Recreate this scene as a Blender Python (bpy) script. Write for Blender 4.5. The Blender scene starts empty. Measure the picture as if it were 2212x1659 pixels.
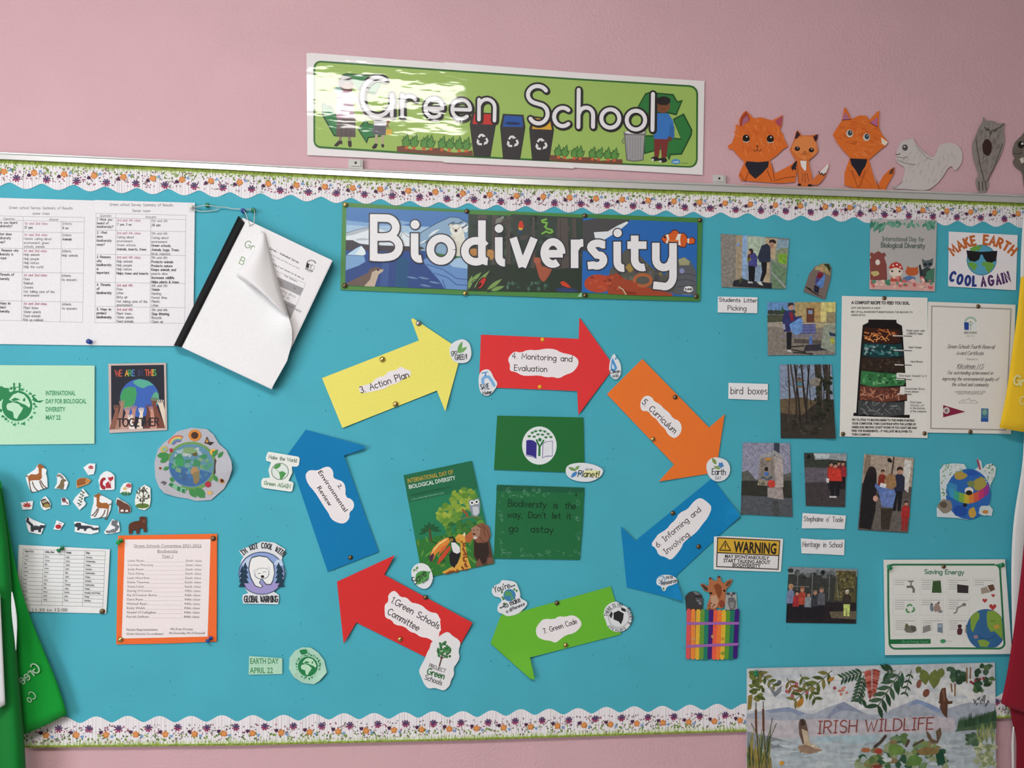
import bpy, bmesh, math, random
from mathutils import Vector, Matrix

# ------------------------------------------------------------------ camera, light, exposure
SC = bpy.context.scene
COL = SC.collection
IW, IH, FPX = 2212.0, 1659.0, 1736.0
CAM = Vector((0.0, -1.736, 1.55))
YAW, PIT, ROL = math.radians(5.75), math.radians(0.75), math.radians(0.9)
_f = Vector((math.sin(YAW) * math.cos(PIT), math.cos(YAW) * math.cos(PIT), math.sin(PIT)))
_r = _f.cross(Vector((0, 0, 1))).normalized()
_u = _r.cross(_f)
_r, _u = _r * math.cos(ROL) + _u * math.sin(ROL), _u * math.cos(ROL) - _r * math.sin(ROL)
cd = bpy.data.cameras.new('camera')
cd.sensor_width = 36.0
cd.lens = 36.0 * FPX / IW
cd.clip_start = 0.02
cam = bpy.data.objects.new('camera', cd)
COL.objects.link(cam)
cam.matrix_world = Matrix(((_r.x, _u.x, -_f.x, CAM.x), (_r.y, _u.y, -_f.y, CAM.y),
                           (_r.z, _u.z, -_f.z, CAM.z), (0, 0, 0, 1)))
SC.camera = cam
LAMP_STRENGTH, WINDOW_STRENGTH = 32.0, 7.0
SC.cycles.max_bounces = 6
SC.cycles.diffuse_bounces = 3
SC.cycles.glossy_bounces = 3
SC.cycles.caustics_reflective = False
SC.cycles.caustics_refractive = False
SC.view_settings.view_transform = 'Standard'
SC.view_settings.look = 'None'
SC.view_settings.exposure = -0.06
SC.view_settings.gamma = 1.0
SC.view_settings.use_curve_mapping = False
wd = bpy.data.worlds.new('world')
SC.world = wd
wd.use_nodes = True
wd.node_tree.nodes['Background'].inputs[0].default_value = (0.75, 0.8, 0.9, 1)
wd.node_tree.nodes['Background'].inputs[1].default_value = 0.5


def P(px, py, mm=0.0):
    """the point of the wall (or of a plane mm millimetres in front of it) seen at a photo pixel"""
    d = _f + _r * ((px - IW / 2) / FPX) - _u * ((py - IH / 2) / FPX)
    t = (-mm * 0.001 - CAM.y) / d.y
    return CAM + d * t


# ------------------------------------------------------------------ materials
def lin(h):
    h = h.lstrip('#')
    if len(h) == 3:
        h = ''.join(c * 2 for c in h)
    o = []
    for i in (0, 2, 4):
        c = int(h[i:i + 2], 16) / 255.0
        o.append(c / 12.92 if c <= 0.04045 else ((c + 0.055) / 1.055) ** 2.4)
    return o


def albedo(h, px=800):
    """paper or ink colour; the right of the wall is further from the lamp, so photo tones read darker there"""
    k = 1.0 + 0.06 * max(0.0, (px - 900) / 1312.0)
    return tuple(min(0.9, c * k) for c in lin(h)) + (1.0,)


_mats = {}


def mat(key, color=None, rough=0.7, metal=0.0, coat=0.0, coat_rough=0.05, noise=0.0, nscale=40.0,
        bump=0.0, bscale=200.0, bdist=0.001, spec=0.4, attr=False, emit=None, strength=0.0, sheen=0.0, bdetail=3.0, stretch=None):
    if key in _mats:
        return _mats[key]
    m = bpy.data.materials.new(key)
    m.use_nodes = True
    nt = m.node_tree
    b = nt.nodes['Principled BSDF']
    b.inputs['Roughness'].default_value = rough
    b.inputs['Metallic'].default_value = metal
    b.inputs['Specular IOR Level'].default_value = spec
    b.inputs['Coat Weight'].default_value = coat
    b.inputs['Coat Roughness'].default_value = coat_rough
    b.inputs['Sheen Weight'].default_value = sheen
    tc = nt.nodes.new('ShaderNodeTexCoord')
    geo = nt.nodes.new('ShaderNodeNewGeometry')
    src = None
    if attr:
        at = nt.nodes.new('ShaderNodeAttribute')
        at.attribute_name = 'ink'
        src = at.outputs['Color']
    else:
        b.inputs['Base Color'].default_value = color
    if noise > 0:
        n = nt.nodes.new('ShaderNodeTexNoise')
        n.inputs['Scale'].default_value = nscale
        n.inputs['Detail'].default_value = 4
        nt.links.new(geo.outputs['Position'], n.inputs['Vector'])
        mr = nt.nodes.new('ShaderNodeMapRange')
        mr.inputs['From Min'].default_value = 0.3
        mr.inputs['From Max'].default_value = 0.7
        mr.inputs['To Min'].default_value = 1 - noise
        mr.inputs['To Max'].default_value = 1 + noise
        nt.links.new(n.outputs['Fac'], mr.inputs['Value'])
        mx = nt.nodes.new('ShaderNodeMix')
        mx.data_type = 'RGBA'
        mx.blend_type = 'MULTIPLY'
        mx.inputs['Factor'].default_value = 1.0
        if src is not None:
            nt.links.new(src, mx.inputs['A'])
        else:
            mx.inputs['A'].default_value = color
        nt.links.new(mr.outputs['Result'], mx.inputs['B'])
        src = mx.outputs['Result']
    if src is not None:
        nt.links.new(src, b.inputs['Base Color'])
    if bump > 0:
        n2 = nt.nodes.new('ShaderNodeTexNoise')
        n2.inputs['Scale'].default_value = bscale
        n2.inputs['Detail'].default_value = bdetail
        if stretch:
            mp_ = nt.nodes.new('ShaderNodeMapping')
            mp_.inputs['Scale'].default_value = stretch
            nt.links.new(geo.outputs['Position'], mp_.inputs['Vector'])
            nt.links.new(mp_.outputs['Vector'], n2.inputs['Vector'])
        else:
            nt.links.new(geo.outputs['Position'], n2.inputs['Vector'])
        bp = nt.nodes.new('ShaderNodeBump')
        bp.inputs['Strength'].default_value = bump
        bp.inputs['Distance'].default_value = bdist
        nt.links.new(n2.outputs['Fac'], bp.inputs['Height'])
        nt.links.new(bp.outputs['Normal'], b.inputs['Normal'])
        if coat > 0:
            nt.links.new(bp.outputs['Normal'], b.inputs['Coat Normal'])
    if emit is not None:
        b.inputs['Emission Color'].default_value = emit
        b.inputs['Emission Strength'].default_value = strength
    _mats[key] = m
    return m


INK = mat('printed_ink', attr=True, rough=0.62, spec=0.3, noise=0.035, nscale=700)
INK_GLOSS = mat('laminated_print', attr=True, rough=0.5, spec=0.3, coat=0.62, coat_rough=0.05, bump=0.16, bscale=6.0, bdist=0.014, bdetail=4.0, stretch=(0.6, 1, 2.0))
INK_PHOTO = mat('photo_print', attr=True, rough=0.45, spec=0.4, coat=0.2, coat_rough=0.3, noise=0.3, nscale=130)
INK_WASH = mat('watercolour_print', attr=True, rough=0.5, spec=0.3, noise=0.17, nscale=70)
INK_SATIN = mat('satin_print', attr=True, rough=0.4, spec=0.4, coat=0.25, coat_rough=0.25, noise=0.05, nscale=500)


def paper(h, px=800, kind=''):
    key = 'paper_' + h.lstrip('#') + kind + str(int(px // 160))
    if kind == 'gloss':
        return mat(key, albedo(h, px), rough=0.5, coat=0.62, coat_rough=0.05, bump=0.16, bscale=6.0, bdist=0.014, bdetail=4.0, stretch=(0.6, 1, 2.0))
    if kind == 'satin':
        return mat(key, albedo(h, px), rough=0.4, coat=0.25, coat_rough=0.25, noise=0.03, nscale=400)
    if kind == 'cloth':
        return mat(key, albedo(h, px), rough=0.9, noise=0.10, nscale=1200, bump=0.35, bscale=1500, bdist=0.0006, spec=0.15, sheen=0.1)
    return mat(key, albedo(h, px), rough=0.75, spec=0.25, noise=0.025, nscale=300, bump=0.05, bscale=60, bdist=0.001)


# ------------------------------------------------------------------ objects
def link(o, parent=None):
    COL.objects.link(o)
    if parent is not None:
        o.parent = parent
    return o


def tag(o, label=None, cat=None, group=None, kind=None):
    if label:
        o['label'] = label
    if cat:
        o['category'] = cat
    if group:
        o['group'] = group
    if kind:
        o['kind'] = kind
    return o


def mesh_obj(name, verts, faces, material, parent=None, smooth=False):
    me = bpy.data.meshes.new(name)
    me.from_pydata([tuple(v) for v in verts], [], faces)
    me.update()
    if material:
        me.materials.append(material)
    if smooth:
        me.polygons.foreach_set('use_smooth', [True] * len(me.polygons))
    return link(bpy.data.objects.new(name, me), parent)


def bm_obj(name, bm, material, parent=None, smooth=False):
    me = bpy.data.meshes.new(name)
    bm.to_mesh(me)
    bm.free()
    if material:
        me.materials.append(material)
    if smooth:
        me.polygons.foreach_set('use_smooth', [True] * len(me.polygons))
    return link(bpy.data.objects.new(name, me), parent)


def box(name, a, b, material, parent=None, bevel=0.0, kind=None):
    bm = bmesh.new()
    bmesh.ops.create_cube(bm, size=1.0)
    for v in bm.verts:
        v.co = Vector(((a[0] + b[0]) / 2 + v.co.x * (b[0] - a[0]), (a[1] + b[1]) / 2 + v.co.y * (b[1] - a[1]),
                       (a[2] + b[2]) / 2 + v.co.z * (b[2] - a[2])))
    if bevel:
        bmesh.ops.bevel(bm, geom=bm.edges[:], offset=bevel, segments=2, affect='EDGES', profile=0.6)
    o = bm_obj(name, bm, material, parent)
    if kind:
        o['kind'] = kind
    return o


def empty(name, loc):
    o = bpy.data.objects.new(name, None)
    o.empty_display_size = 0.02
    o.location = loc
    return link(o)


# ------------------------------------------------------------------ single-stroke lettering
GL = {
 'a': (5.4, '@2.7,3.1,2.7,3.1,0,360;5.4,6.2 5.4,0'), 'b': (5.4, '0,10 0,0;@2.7,3.1,2.7,3.1,0,360'),
 'c': (4.8, '@2.8,3.1,2.8,3.1,50,310'), 'd': (5.4, '5.4,10 5.4,0;@2.7,3.1,2.7,3.1,0,360'),
 'e': (5.4, '0.1,3.2 5.3,3.2 @2.7,3.1,2.7,3.1,0,310'), 'f': (3.4, '@3.2,8.2,1.6,1.8,30,180 1.6,0;0,6 3.4,6'),
 'g': (5.4, '@2.7,3.1,2.7,3.1,0,360;5.4,6.2 5.4,-1.2 @2.9,-1.2,2.5,2.3,0,-150'),
 'h': (5.0, '0,10 0,0;@2.5,3.7,2.5,2.5,180,0 5,0'), 'i': (0.8, '0.4,6.2 0.4,0;0.4,8.5 0.4,8.9'),
 'j': (2.4, '2,6.2 2,-1.6 @0.4,-1.6,1.6,1.8,0,-120;2,8.5 2,8.9'), 'k': (4.6, '0,10 0,0;4.4,6.2 0,2.6;1.6,3.8 4.8,0'),
 'l': (0.8, '0.4,10 0.4,0'), 'm': (7.6, '0,6.2 0,0;@1.9,4.2,1.9,2,180,0 3.8,0;@5.7,4.2,1.9,2,180,0 7.6,0'),
 'n': (4.8, '0,6.2 0,0;@2.4,3.8,2.4,2.4,180,0 4.8,0'), 'o': (5.4, '@2.7,3.1,2.7,3.1,0,360'),
 'p': (5.4, '0,6.2 0,-3.6;@2.7,3.1,2.7,3.1,0,360'), 'q': (5.4, '5.4,6.2 5.4,-3.6;@2.7,3.1,2.7,3.1,0,360'),
 'r': (3.4, '0,6.2 0,0;@2.2,3.6,2.2,2.6,180,50'), 's': (4.2, '@2.2,4.7,1.9,1.5,40,270 @2.2,1.6,2.1,1.6,90,-140'),
 't': (3.6, '1.6,9 1.6,1.5 @3,1.5,1.4,1.5,180,290;0,6.2 3.6,6.2'),
 'u': (4.8, '0,6.2 0,2.5 @2.4,2.5,2.4,2.5,180,360;4.8,6.2 4.8,0'), 'v': (4.8, '0,6.2 2.4,0 4.8,6.2'),
 'w': (7.2, '0,6.2 1.8,0 3.6,5 5.4,0 7.2,6.2'), 'x': (4.8, '0,6.2 4.8,0;4.8,6.2 0,0'), 'y': (5.0, '0,6.2 2.5,0.3;5,6.2 1.2,-3.6'),
 'z': (4.6, '0,6.2 4.6,6.2 0,0 4.6,0'),
 'A': (6.8, '0,0 3.4,10 6.8,0;1.3,3.6 5.5,3.6'), 'B': (6.0, '0,0 0,10 3,10 @3,7.6,2.4,2.4,90,-90 0,5.2;3,5.2 @3.2,2.6,2.8,2.6,90,-90 0,0'),
 'C': (7.0, '@4,5,4,5,50,310'), 'D': (6.6, '0,0 0,10 2,10 @2,5,4.6,5,90,-90 0,0'), 'E': (5.0, '5,10 0,10 0,0 5,0;0,5.2 4.2,5.2'),
 'F': (4.8, '4.8,10 0,10 0,0;0,5.2 4,5.2'), 'G': (8.2, '@4.2,5,4.2,5,50,345 8.2,4.6 5,4.6'), 'H': (6.2, '0,10 0,0;6.2,10 6.2,0;0,5.2 6.2,5.2'),
 'I': (3.0, '0,10 3,10;1.5,10 1.5,0;0,0 3,0'), 'J': (5.0, '4.6,10 4.6,2.4 @2.4,2.4,2.2,2.4,0,-170'), 'K': (5.6, '0,10 0,0;5.2,10 0,4.4;1.5,5.8 5.6,0'),
 'L': (4.6, '0,10 0,0 4.6,0'), 'M': (8.0, '0,0 0.5,10 4,3 7.5,10 8,0'), 'N': (6.4, '0,0 0,10 6.4,0 6.4,10'), 'O': (8.0, '@4,5,4,5,0,360'),
 'P': (5.6, '0,0 0,10 2.8,10 @2.8,7.4,2.8,2.6,90,-90 0,4.8'), 'Q': (8.0, '@4,5,4,5,0,360;5,2.4 8,-0.8'),
 'R': (6.0, '0,0 0,10 2.8,10 @2.8,7.4,2.8,2.6,90,-90 0,4.8;2.6,4.8 6,0'), 'S': (5.8, '@3,7.5,2.6,2.5,35,270 @3,2.5,2.8,2.5,90,-145'),
 'T': (6.4, '0,10 6.4,10;3.2,10 3.2,0'), 'U': (6.2, '0,10 0,3.1 @3.1,3.1,3.1,3.1,180,360 6.2,10'), 'V': (6.6, '0,10 3.3,0 6.6,10'),
 'W': (9.2, '0,10 2.3,0 4.6,8 6.9,0 9.2,10'), 'X': (6.0, '0,10 6,0;6,10 0,0'), 'Y': (6.0, '0,10 3,5 6,10;3,5 3,0'), 'Z': (6.0, '0,10 6,10 0,0 6,0'),
 '0': (5.6, '@2.8,5,2.8,5,0,360'), '1': (2.6, '0,8 2,10 2,0'), '2': (5.2, '@2.6,7.4,2.6,2.6,160,-40 0,0 5.2,0'),
 '3': (5.0, '@2.4,7.6,2.3,2.4,140,-90 @2.4,2.6,2.6,2.6,90,-150'), '4': (5.6, '4,0 4,10 0,3.4 5.6,3.4'), '5': (5.2, '5,10 0.8,10 0.4,5.6 @2.5,3.2,2.7,3.2,120,-150'),
 '6': (5.4, '4.6,10 @2.7,3,2.7,3,150,510'), '7': (5.2, '0,10 5.2,10 1.6,0'), '8': (5.4, '@2.7,7.6,2.3,2.4,0,360;@2.7,2.6,2.7,2.6,0,360'), '9': (5.4, '@2.7,7,2.7,3,0,360;5.4,7 4,0'),
 '.': (0.8, '0.4,0 0.4,0.3'), ',': (1.0, '0.6,0.3 0.1,-1.6'), '!': (0.8, '0.4,10 0.4,3;0.4,0 0.4,0.3'), '?': (4.6, '@2.3,7.6,2.3,2.4,170,-60 2.3,2.6;2.3,0 2.3,0.3'),
 '-': (3.2, '0,4 3.2,4'), "'": (0.8, '0.4,10 0.2,7.8'), '&': (6.4, '6.2,0 1.4,7 @2.8,8.2,1.6,1.7,210,-30 @2.6,2.5,2.6,2.5,130,330 6.4,4.4'),
 '(': (2.0, '1.8,10.5 0.3,7 0.3,3 1.8,-0.8'), ')': (2.0, '0.2,10.5 1.7,7 1.7,3 0.2,-0.8'), ':': (0.8, '0.4,5 0.4,5.3;0.4,0.6 0.4,0.9'), '/': (3.6, '0,-1 3.6,10.4'), ' ': (3.2, ''),
}


def arc(cx, cy, rx, ry, a0, a1, n=None):
    n = n or max(3, int(abs(a1 - a0) / 24))
    return [(cx + rx * math.cos(math.radians(a0 + (a1 - a0) * i / n)), cy + ry * math.sin(math.radians(a0 + (a1 - a0) * i / n))) for i in range(n + 1)]


_gl = {}


def glyph(ch):
    if ch not in _gl:
        adv, s = GL.get(ch, GL['o'])
        st = []
        for part in s.split(';'):
            pts = []
            for tk in part.split():
                if tk[0] == '@':
                    pts += arc(*[float(v) for v in tk[1:].split(',')])
                else:
                    pts.append(tuple(float(v) for v in tk.split(',')))
            if pts:
                st.append(pts)
        _gl[ch] = (adv, st)
    return _gl[ch]


def crop(x0, y0, s):
    return lambda x, y: (x0 + x / s, y0 + y / s)


def quad_frame(q, w, h, base=None):
    """maps 0..w, 0..h onto the quad (top left, top right, bottom right, bottom left)"""
    q = [base(*p) for p in q] if base else q

    def f(x, y):
        u, v = x / w, y / h
        return tuple((q[0][i] * (1 - u) + q[1][i] * u) * (1 - v) + (q[3][i] * (1 - u) + q[2][i] * u) * v for i in (0, 1))
    return f


IDENT = lambda x, y: (x, y)


class T:
    """one thing on the wall: an Empty with a sheet part and a flat print part, traced in photo pixels"""

    def __init__(self, name, label, cat, depth, m=IDENT, group=None, finish=''):
        self.name, self.label, self.cat, self.group = name, label, cat, group
        self.depth, self.m, self.finish = depth, m, finish
        self.root = None
        self.reset(depth)

    def reset(self, d):
        self.v, self.f, self.c, self.layer = [], [], [], 0.0
        self.inkd = d
        self.any = False

    def ensure(self, px, py):
        if self.root is None:
            self.root = empty(self.name, P(px, py, self.depth))
            tag(self.root, self.label, self.cat, self.group)

    # -- solid parts
    def sheet(self, pts, col, th=0.4, lift=None, name='sheet', mt=None, depth=None, cut=None, parent=None, mp=True, z=None):
        q = [self.m(*p) for p in pts] if mp else list(pts)
        bot = max(p[1] for p in q)
        cx = sum(p[0] for p in q) / len(q)
        self.ensure(cx, bot)
        d = self.depth if depth is None else depth
        L = self.root.location
        mt = mt or paper(col, cx, self.finish)
        area = sum(q[i - 1][0] * q[i][1] - q[i][0] * q[i - 1][1] for i in range(len(q)))
        if area < 0:
            q = q[::-1]
        if lift is None:
            n = len(q)
            vs = [P(x, y, d + th) - L for x, y in q] + [P(x, y, d) - L for x, y in q]
            fs = [list(range(n))[::-1], list(range(n, 2 * n))] + [[i, (i + 1) % n, n + (i + 1) % n, n + i] for i in range(n)]
            o = mesh_obj(name, vs, fs, mt, self.root if parent is None else parent)
        else:
            bm = bmesh.new()
            bm.faces.new([bm.verts.new((x, y, 0)) for x, y in q])
            cut = cut or 14
            xs = [p[0] for p in q]
            ys = [p[1] for p in q]
            for ax, lo, hi in ((0, min(xs), max(xs)), (1, min(ys), max(ys))):
                k = lo + cut
                while k < hi - 1:
                    co = [0, 0, 0]
                    no = [0, 0, 0]
                    co[ax] = k
                    no[ax] = 1
                    bmesh.ops.bisect_plane(bm, geom=bm.verts[:] + bm.edges[:] + bm.faces[:], plane_co=co, plane_no=no)
                    k += cut
            fl = bm.verts[:]
            bm.verts.index_update()
            n = len(fl)
            vs = [P(v.co.x, v.co.y, d + th + lift(v.co.x, v.co.y)) - L for v in fl]
            vs += [P(v.co.x, v.co.y, d + lift(v.co.x, v.co.y)) - L for v in fl]
            fs = []
            for fa in bm.faces:
                ix = [v.index for v in fa.verts]
                fs.append(ix[::-1])
                fs.append([n + i for i in ix])
            for e in bm.edges:
                if len(e.link_faces) == 1:
                    a, b = e.verts[0].index, e.verts[1].index
                    fs.append([a, b, n + b, n + a])
            bm.free()
            o = mesh_obj(name, vs, fs, mt, self.root if parent is None else parent, smooth=False)
        self.inkd = d + th + 0.03
        self.layer = 0.0
        return o

    # -- flat print
    def _add(self, pts, col, mp=True):
        b = len(self.v)
        q = [self.m(*p) for p in pts] if mp else pts
        self.n = getattr(self, 'n', 0) + 1   # overlapping ink faces never share a plane
        dz = self.inkd + self.layer + (self.n % 7) * 0.0008
        for x, y in q:
            self.v.append((x, y, dz))
        self.f.append(list(range(b, b + len(q))))
        self.c.append((col, q[0][0]))

    def up(self, k=1.0):
        self.layer += 0.006 * k

    def poly(self, pts, col):
        self._add(pts, col)
        self.up()

    def polys(self, col, *many):
        for p in many:
            self._add(p, col)
        self.up()

    def rect(self, x0, y0, x1, y1, col):
        self.poly([(x0, y0), (x1, y0), (x1, y1), (x0, y1)], col)

    def rrect(self, x0, y0, x1, y1, r, col):
        self.poly(rr(x0, y0, x1, y1, r), col)

    def ell(self, cx, cy, rx, ry, col, rot=0, n=22):
        c, s = math.cos(math.radians(rot)), math.sin(math.radians(rot))
        self.poly([(cx + rx * math.cos(t) * c - ry * math.sin(t) * s, cy + rx * math.cos(t) * s + ry * math.sin(t) * c)
                   for t in [i * 2 * math.pi / n for i in range(n)]], col)

    def line(self, pts, w, col, closed=False, cap='round', up=True):
        pts = [tuple(p) for i, p in enumerate(pts) if i == 0 or math.dist(p, pts[i - 1]) > 1e-6]
        if closed and math.dist(pts[0], pts[-1]) < 1e-6:
            pts = pts[:-1]
        n = len(pts)
        if n == 1:
            self.ell(pts[0][0], pts[0][1], w / 2, w / 2, col, n=8)
            return
        h = w / 2
        Lf, Rt = [], []
        for i in range(n):
            if closed:
                a, b = pts[i - 1], pts[(i + 1) % n]
            else:
                a, b = pts[max(0, i - 1)], pts[min(n - 1, i + 1)]
            p = pts[i]
            d1 = (p[0] - a[0], p[1] - a[1])
            d2 = (b[0] - p[0], b[1] - p[1])
            l1 = math.hypot(*d1)
            l2 = math.hypot(*d2)
            d1 = (d1[0] / l1, d1[1] / l1) if l1 > 1e-9 else None
            d2 = (d2[0] / l2, d2[1] / l2) if l2 > 1e-9 else None
            d1 = d1 or d2
            d2 = d2 or d1
            t = (d1[0] + d2[0], d1[1] + d2[1])
            tl = math.hypot(*t)
            if tl < 0.35:
                nx, ny, k = -d1[1], d1[0], 1.0
            else:
                nx, ny = -t[1] / tl, t[0] / tl
                k = min(1.9, 1.0 / max(0.3, nx * -d1[1] + ny * d1[0]))
            Lf.append((p[0] + nx * h * k, p[1] + ny * h * k))
            Rt.append((p[0] - nx * h * k, p[1] - ny * h * k))
        keep = self.layer
        m = n if closed else n - 1
        for i in range(m):
            j = (i + 1) % n
            self._add([Lf[i], Lf[j], Rt[j], Rt[i]], col)
        if cap == 'round' and not closed:
            for p in (pts[0], pts[-1]):
                self.layer += 0.0012
                self._add([(p[0] + h * math.cos(t), p[1] + h * math.sin(t)) for t in [i * math.pi / 4 for i in range(8)]], col)
        self.layer = keep
        if up:
            self.up()

    def text(self, s, x, y, size, col, w=None, ang=0.0, align='l', hs=1.0, slant=0.0, gap=1.9, space=None, path=None, width=None):
        """stroke lettering; size = cap height, y = baseline; ang clockwise on the photo; path = (cx, cy, r, midangle) for arched text"""
        k = size / 10.0
        w = w or size * 0.12
        tot = sum(((space if (c == ' ' and space) else glyph(c)[0]) + gap) * hs for c in s) - gap * hs
        if width:
            f_ = width / (tot * k)
            hs *= f_
            tot *= f_
        ox = {'l': 0, 'c': -tot / 2, 'r': -tot}[align]
        c, sn = math.cos(math.radians(ang)), math.sin(math.radians(ang))
        q = 0
        for ch in s:
            adv, st = glyph(ch)
            if ch == ' ' and space:
                adv = space
            for pts in st:
                o = []
                for gx, gy in pts:
                    lx = (ox + gx * hs + gy * slant) * k
                    ly = -gy * k
                    if path:
                        cx, cy, r, mid = path
                        mdl = (ox + adv * hs / 2) * k
                        a = math.radians(mid) + mdl / r
                        rx_, ry_ = lx - mdl, ly
                        o.append((cx + r * math.sin(a) + rx_ * math.cos(a) - ry_ * math.sin(a),
                                  cy - r * math.cos(a) + rx_ * math.sin(a) + ry_ * math.cos(a)))
                    else:
                        o.append((x + lx * c - ly * sn, y + lx * sn + ly * c))
                lay = self.layer
                self.layer += (q % 3) * 0.0018
                q += 1
                self.line(o, w, col, up=False)
                self.layer = lay
            ox += (adv + gap) * hs
        self.up(1.3)
        return tot * k

    def btext(self, s, x, y, size, col, ang=0.0, align='l', hs=1.0, slant=0.0, bold=0.0, width=None):
        """filled lettering from the built-in typeface; size = cap height"""
        cu = bpy.data.curves.new('t', 'FONT')
        cu.body = s
        cu.resolution_u = 2
        cu.offset = bold
        ob = bpy.data.objects.new('t', cu)
        me = ob.to_mesh()
        k = size / 0.73
        xs = [v.co.x for v in me.vertices] or [0]
        lo, hi = min(xs), max(xs)
        if width:
            hs = width / max(1e-6, (hi - lo) * k)
        o0 = {'l': lo, 'c': (lo + hi) / 2, 'r': hi}[align]
        c, sn = math.cos(math.radians(ang)), math.sin(math.radians(ang))
        b = len(self.v)
        dz = self.inkd + self.layer
        for v in me.vertices:
            lx, ly = ((v.co.x - o0) * hs + v.co.y * slant) * k, -v.co.y * k
            px, py = self.m(x + lx * c - ly * sn, y + lx * sn + ly * c)
            self.v.append((px, py, dz))
        x0 = self.v[b][0] if len(self.v) > b else 0
        for p in me.polygons:
            self.f.append([b + i for i in p.vertices])
            self.c.append((col, x0))
        ob.to_mesh_clear()
        bpy.data.objects.remove(ob)
        bpy.data.curves.remove(cu)
        self.up(1.3)

    def flush(self, name='print', parent=None, label=None, lift=None):
        """turns the collected print into one mesh part"""
        if not self.f:
            return None
        L = self.root.location
        vs = [P(x, y, d + (lift(x, y) if lift else 0)) - L for x, y, d in self.v]
        me = bpy.data.meshes.new(name)
        # the front of every printed face looks into the room
        fs = []
        for fa in self.f:
            ar = sum(self.v[fa[i - 1]][0] * self.v[fa[i]][1] - self.v[fa[i]][0] * self.v[fa[i - 1]][1] for i in range(len(fa)))
            fs.append(fa[::-1] if ar > 0 else fa)
        me.from_pydata([tuple(v) for v in vs], [], fs)
        at = me.color_attributes.new('ink', 'FLOAT_COLOR', 'CORNER')
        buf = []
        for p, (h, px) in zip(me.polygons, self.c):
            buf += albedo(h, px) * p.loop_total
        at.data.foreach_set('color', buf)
        me.materials.append({'gloss': INK_GLOSS, 'satin': INK_SATIN, 'photo': INK_PHOTO, 'wash': INK_WASH}.get(self.finish, INK))
        o = link(bpy.data.objects.new(name, me), parent or self.root)
        if label:
            o['label'] = label
        d = self.inkd
        self.reset(d)
        return o


def rr(x0, y0, x1, y1, r, n=5):
    o = []
    for cx, cy, a in ((x1 - r, y0 + r, -90), (x1 - r, y1 - r, 0), (x0 + r, y1 - r, 90), (x0 + r, y0 + r, 180)):
        o += arc(cx, cy, r, r, a, a + 90, n)
    return o


def blob(cx, cy, rx, ry, seed, n=18, rough=0.12, rot=0.0):
    rnd = random.Random(seed)
    c, s = math.cos(math.radians(rot)), math.sin(math.radians(rot))
    o = []
    for i in range(n):
        t = i * 2 * math.pi / n
        k = 1 + rnd.uniform(-rough, rough)
        x, y = rx * k * math.cos(t), ry * k * math.sin(t)
        o.append((cx + x * c - y * s, cy + x * s + y * c))
    return o


def leaf(x0, y0, x1, y1, w):
    dx, dy = x1 - x0, y1 - y0
    l = math.hypot(dx, dy) or 1
    nx, ny = -dy / l, dx / l
    o = []
    for t, k in ((0, 0), (0.2, 0.7), (0.45, 1), (0.7, 0.75), (1, 0)):
        o.append((x0 + dx * t + nx * w * k / 2, y0 + dy * t + ny * w * k / 2))
    for t, k in ((0.7, 0.75), (0.45, 1), (0.2, 0.7)):
        o.append((x0 + dx * t - nx * w * k / 2, y0 + dy * t - ny * w * k / 2))
    return o


def bumps(*bs):
    """smooth lifts of a sheet away from the board: (px, py, radius px, height mm)"""
    def f(x, y):
        return sum(h * math.exp(-((x - a) ** 2 + (y - b) ** 2) / (2 * (r * 0.55) ** 2)) for a, b, r, h in bs)
    return f


# zoomed views the tracing was done in
cA, cB, cC = crop(0, 320, 4.608), crop(0, 640, 4.608), crop(0, 960, 6.1444)
cD, cE, cF = crop(0, 1140, 4.2538), crop(0, 1259, 4.150), crop(370, 420, 5.53)
cG, cH, cI, cJ = crop(650, 100, 4.9156), crop(1050, 100, 4.424), crop(720, 400, 5.2667), crop(1110, 400, 4.9156)
cK, cL, cM, cN = crop(1540, 210, 3.2917), crop(1530, 460, 3.2434), crop(1560, 930, 3.385), crop(1580, 1380, 3.5)
cO, cP, cQ, cR = crop(640, 680, 5.2667), crop(1010, 670, 3.7492), crop(840, 880, 4.6083), crop(320, 900, 4.2538)
cS, cT, cU = crop(480, 1180, 3.8138), crop(1020, 1080, 3.16), crop(0, 1000, 2.517)
cV, cW, cX, cY = crop(2080, 470, 3.318), crop(2100, 960, 2.3734), crop(1810, 630, 5.185), crop(2000, 640, 5.3519)
cZ, cAA, cAB = crop(1900, 1200, 7.09), crop(1460, 1140, 5.53), crop(1540, 490, 5.7207)
# ------------------------------------------------------------------ the room
PINK = mat('pink_wall_paint', albedo('#dab0b7'), rough=0.6, spec=0.35, bump=0.5, bscale=160, bdist=0.0027, noise=0.03, nscale=6, bdetail=2.5)
WHITEW = mat('white_room_paint', (0.66, 0.64, 0.6, 1), rough=0.9)
DIMW = mat('tan_room_paint', (0.36, 0.32, 0.28, 1), rough=0.9)
FLOORM = mat('grey_floor_vinyl', (0.35, 0.32, 0.28, 1), rough=0.6, noise=0.1, nscale=30)
RX0, RX1, RY0, RZ1 = -2.6, 3.4, -5.2, 3.1
box('wall_back', (RX0 - .1, 0, 0), (RX1 + .1, 0.12, RZ1), PINK, kind='structure')
box('wall_left', (RX0 - .1, RY0, 0), (RX0, 0, RZ1), WHITEW, kind='structure')
box('wall_right', (RX1, RY0, 0), (RX1 + .1, 0, RZ1), DIMW, kind='structure')
box('wall_rear', (RX0 - .1, RY0 - .1, 0), (RX1 + .1, RY0, RZ1), DIMW, kind='structure')
box('floor', (RX0 - .1, RY0 - .1, -0.1), (RX1 + .1, 0.12, 0), FLOORM, kind='structure')
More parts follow.
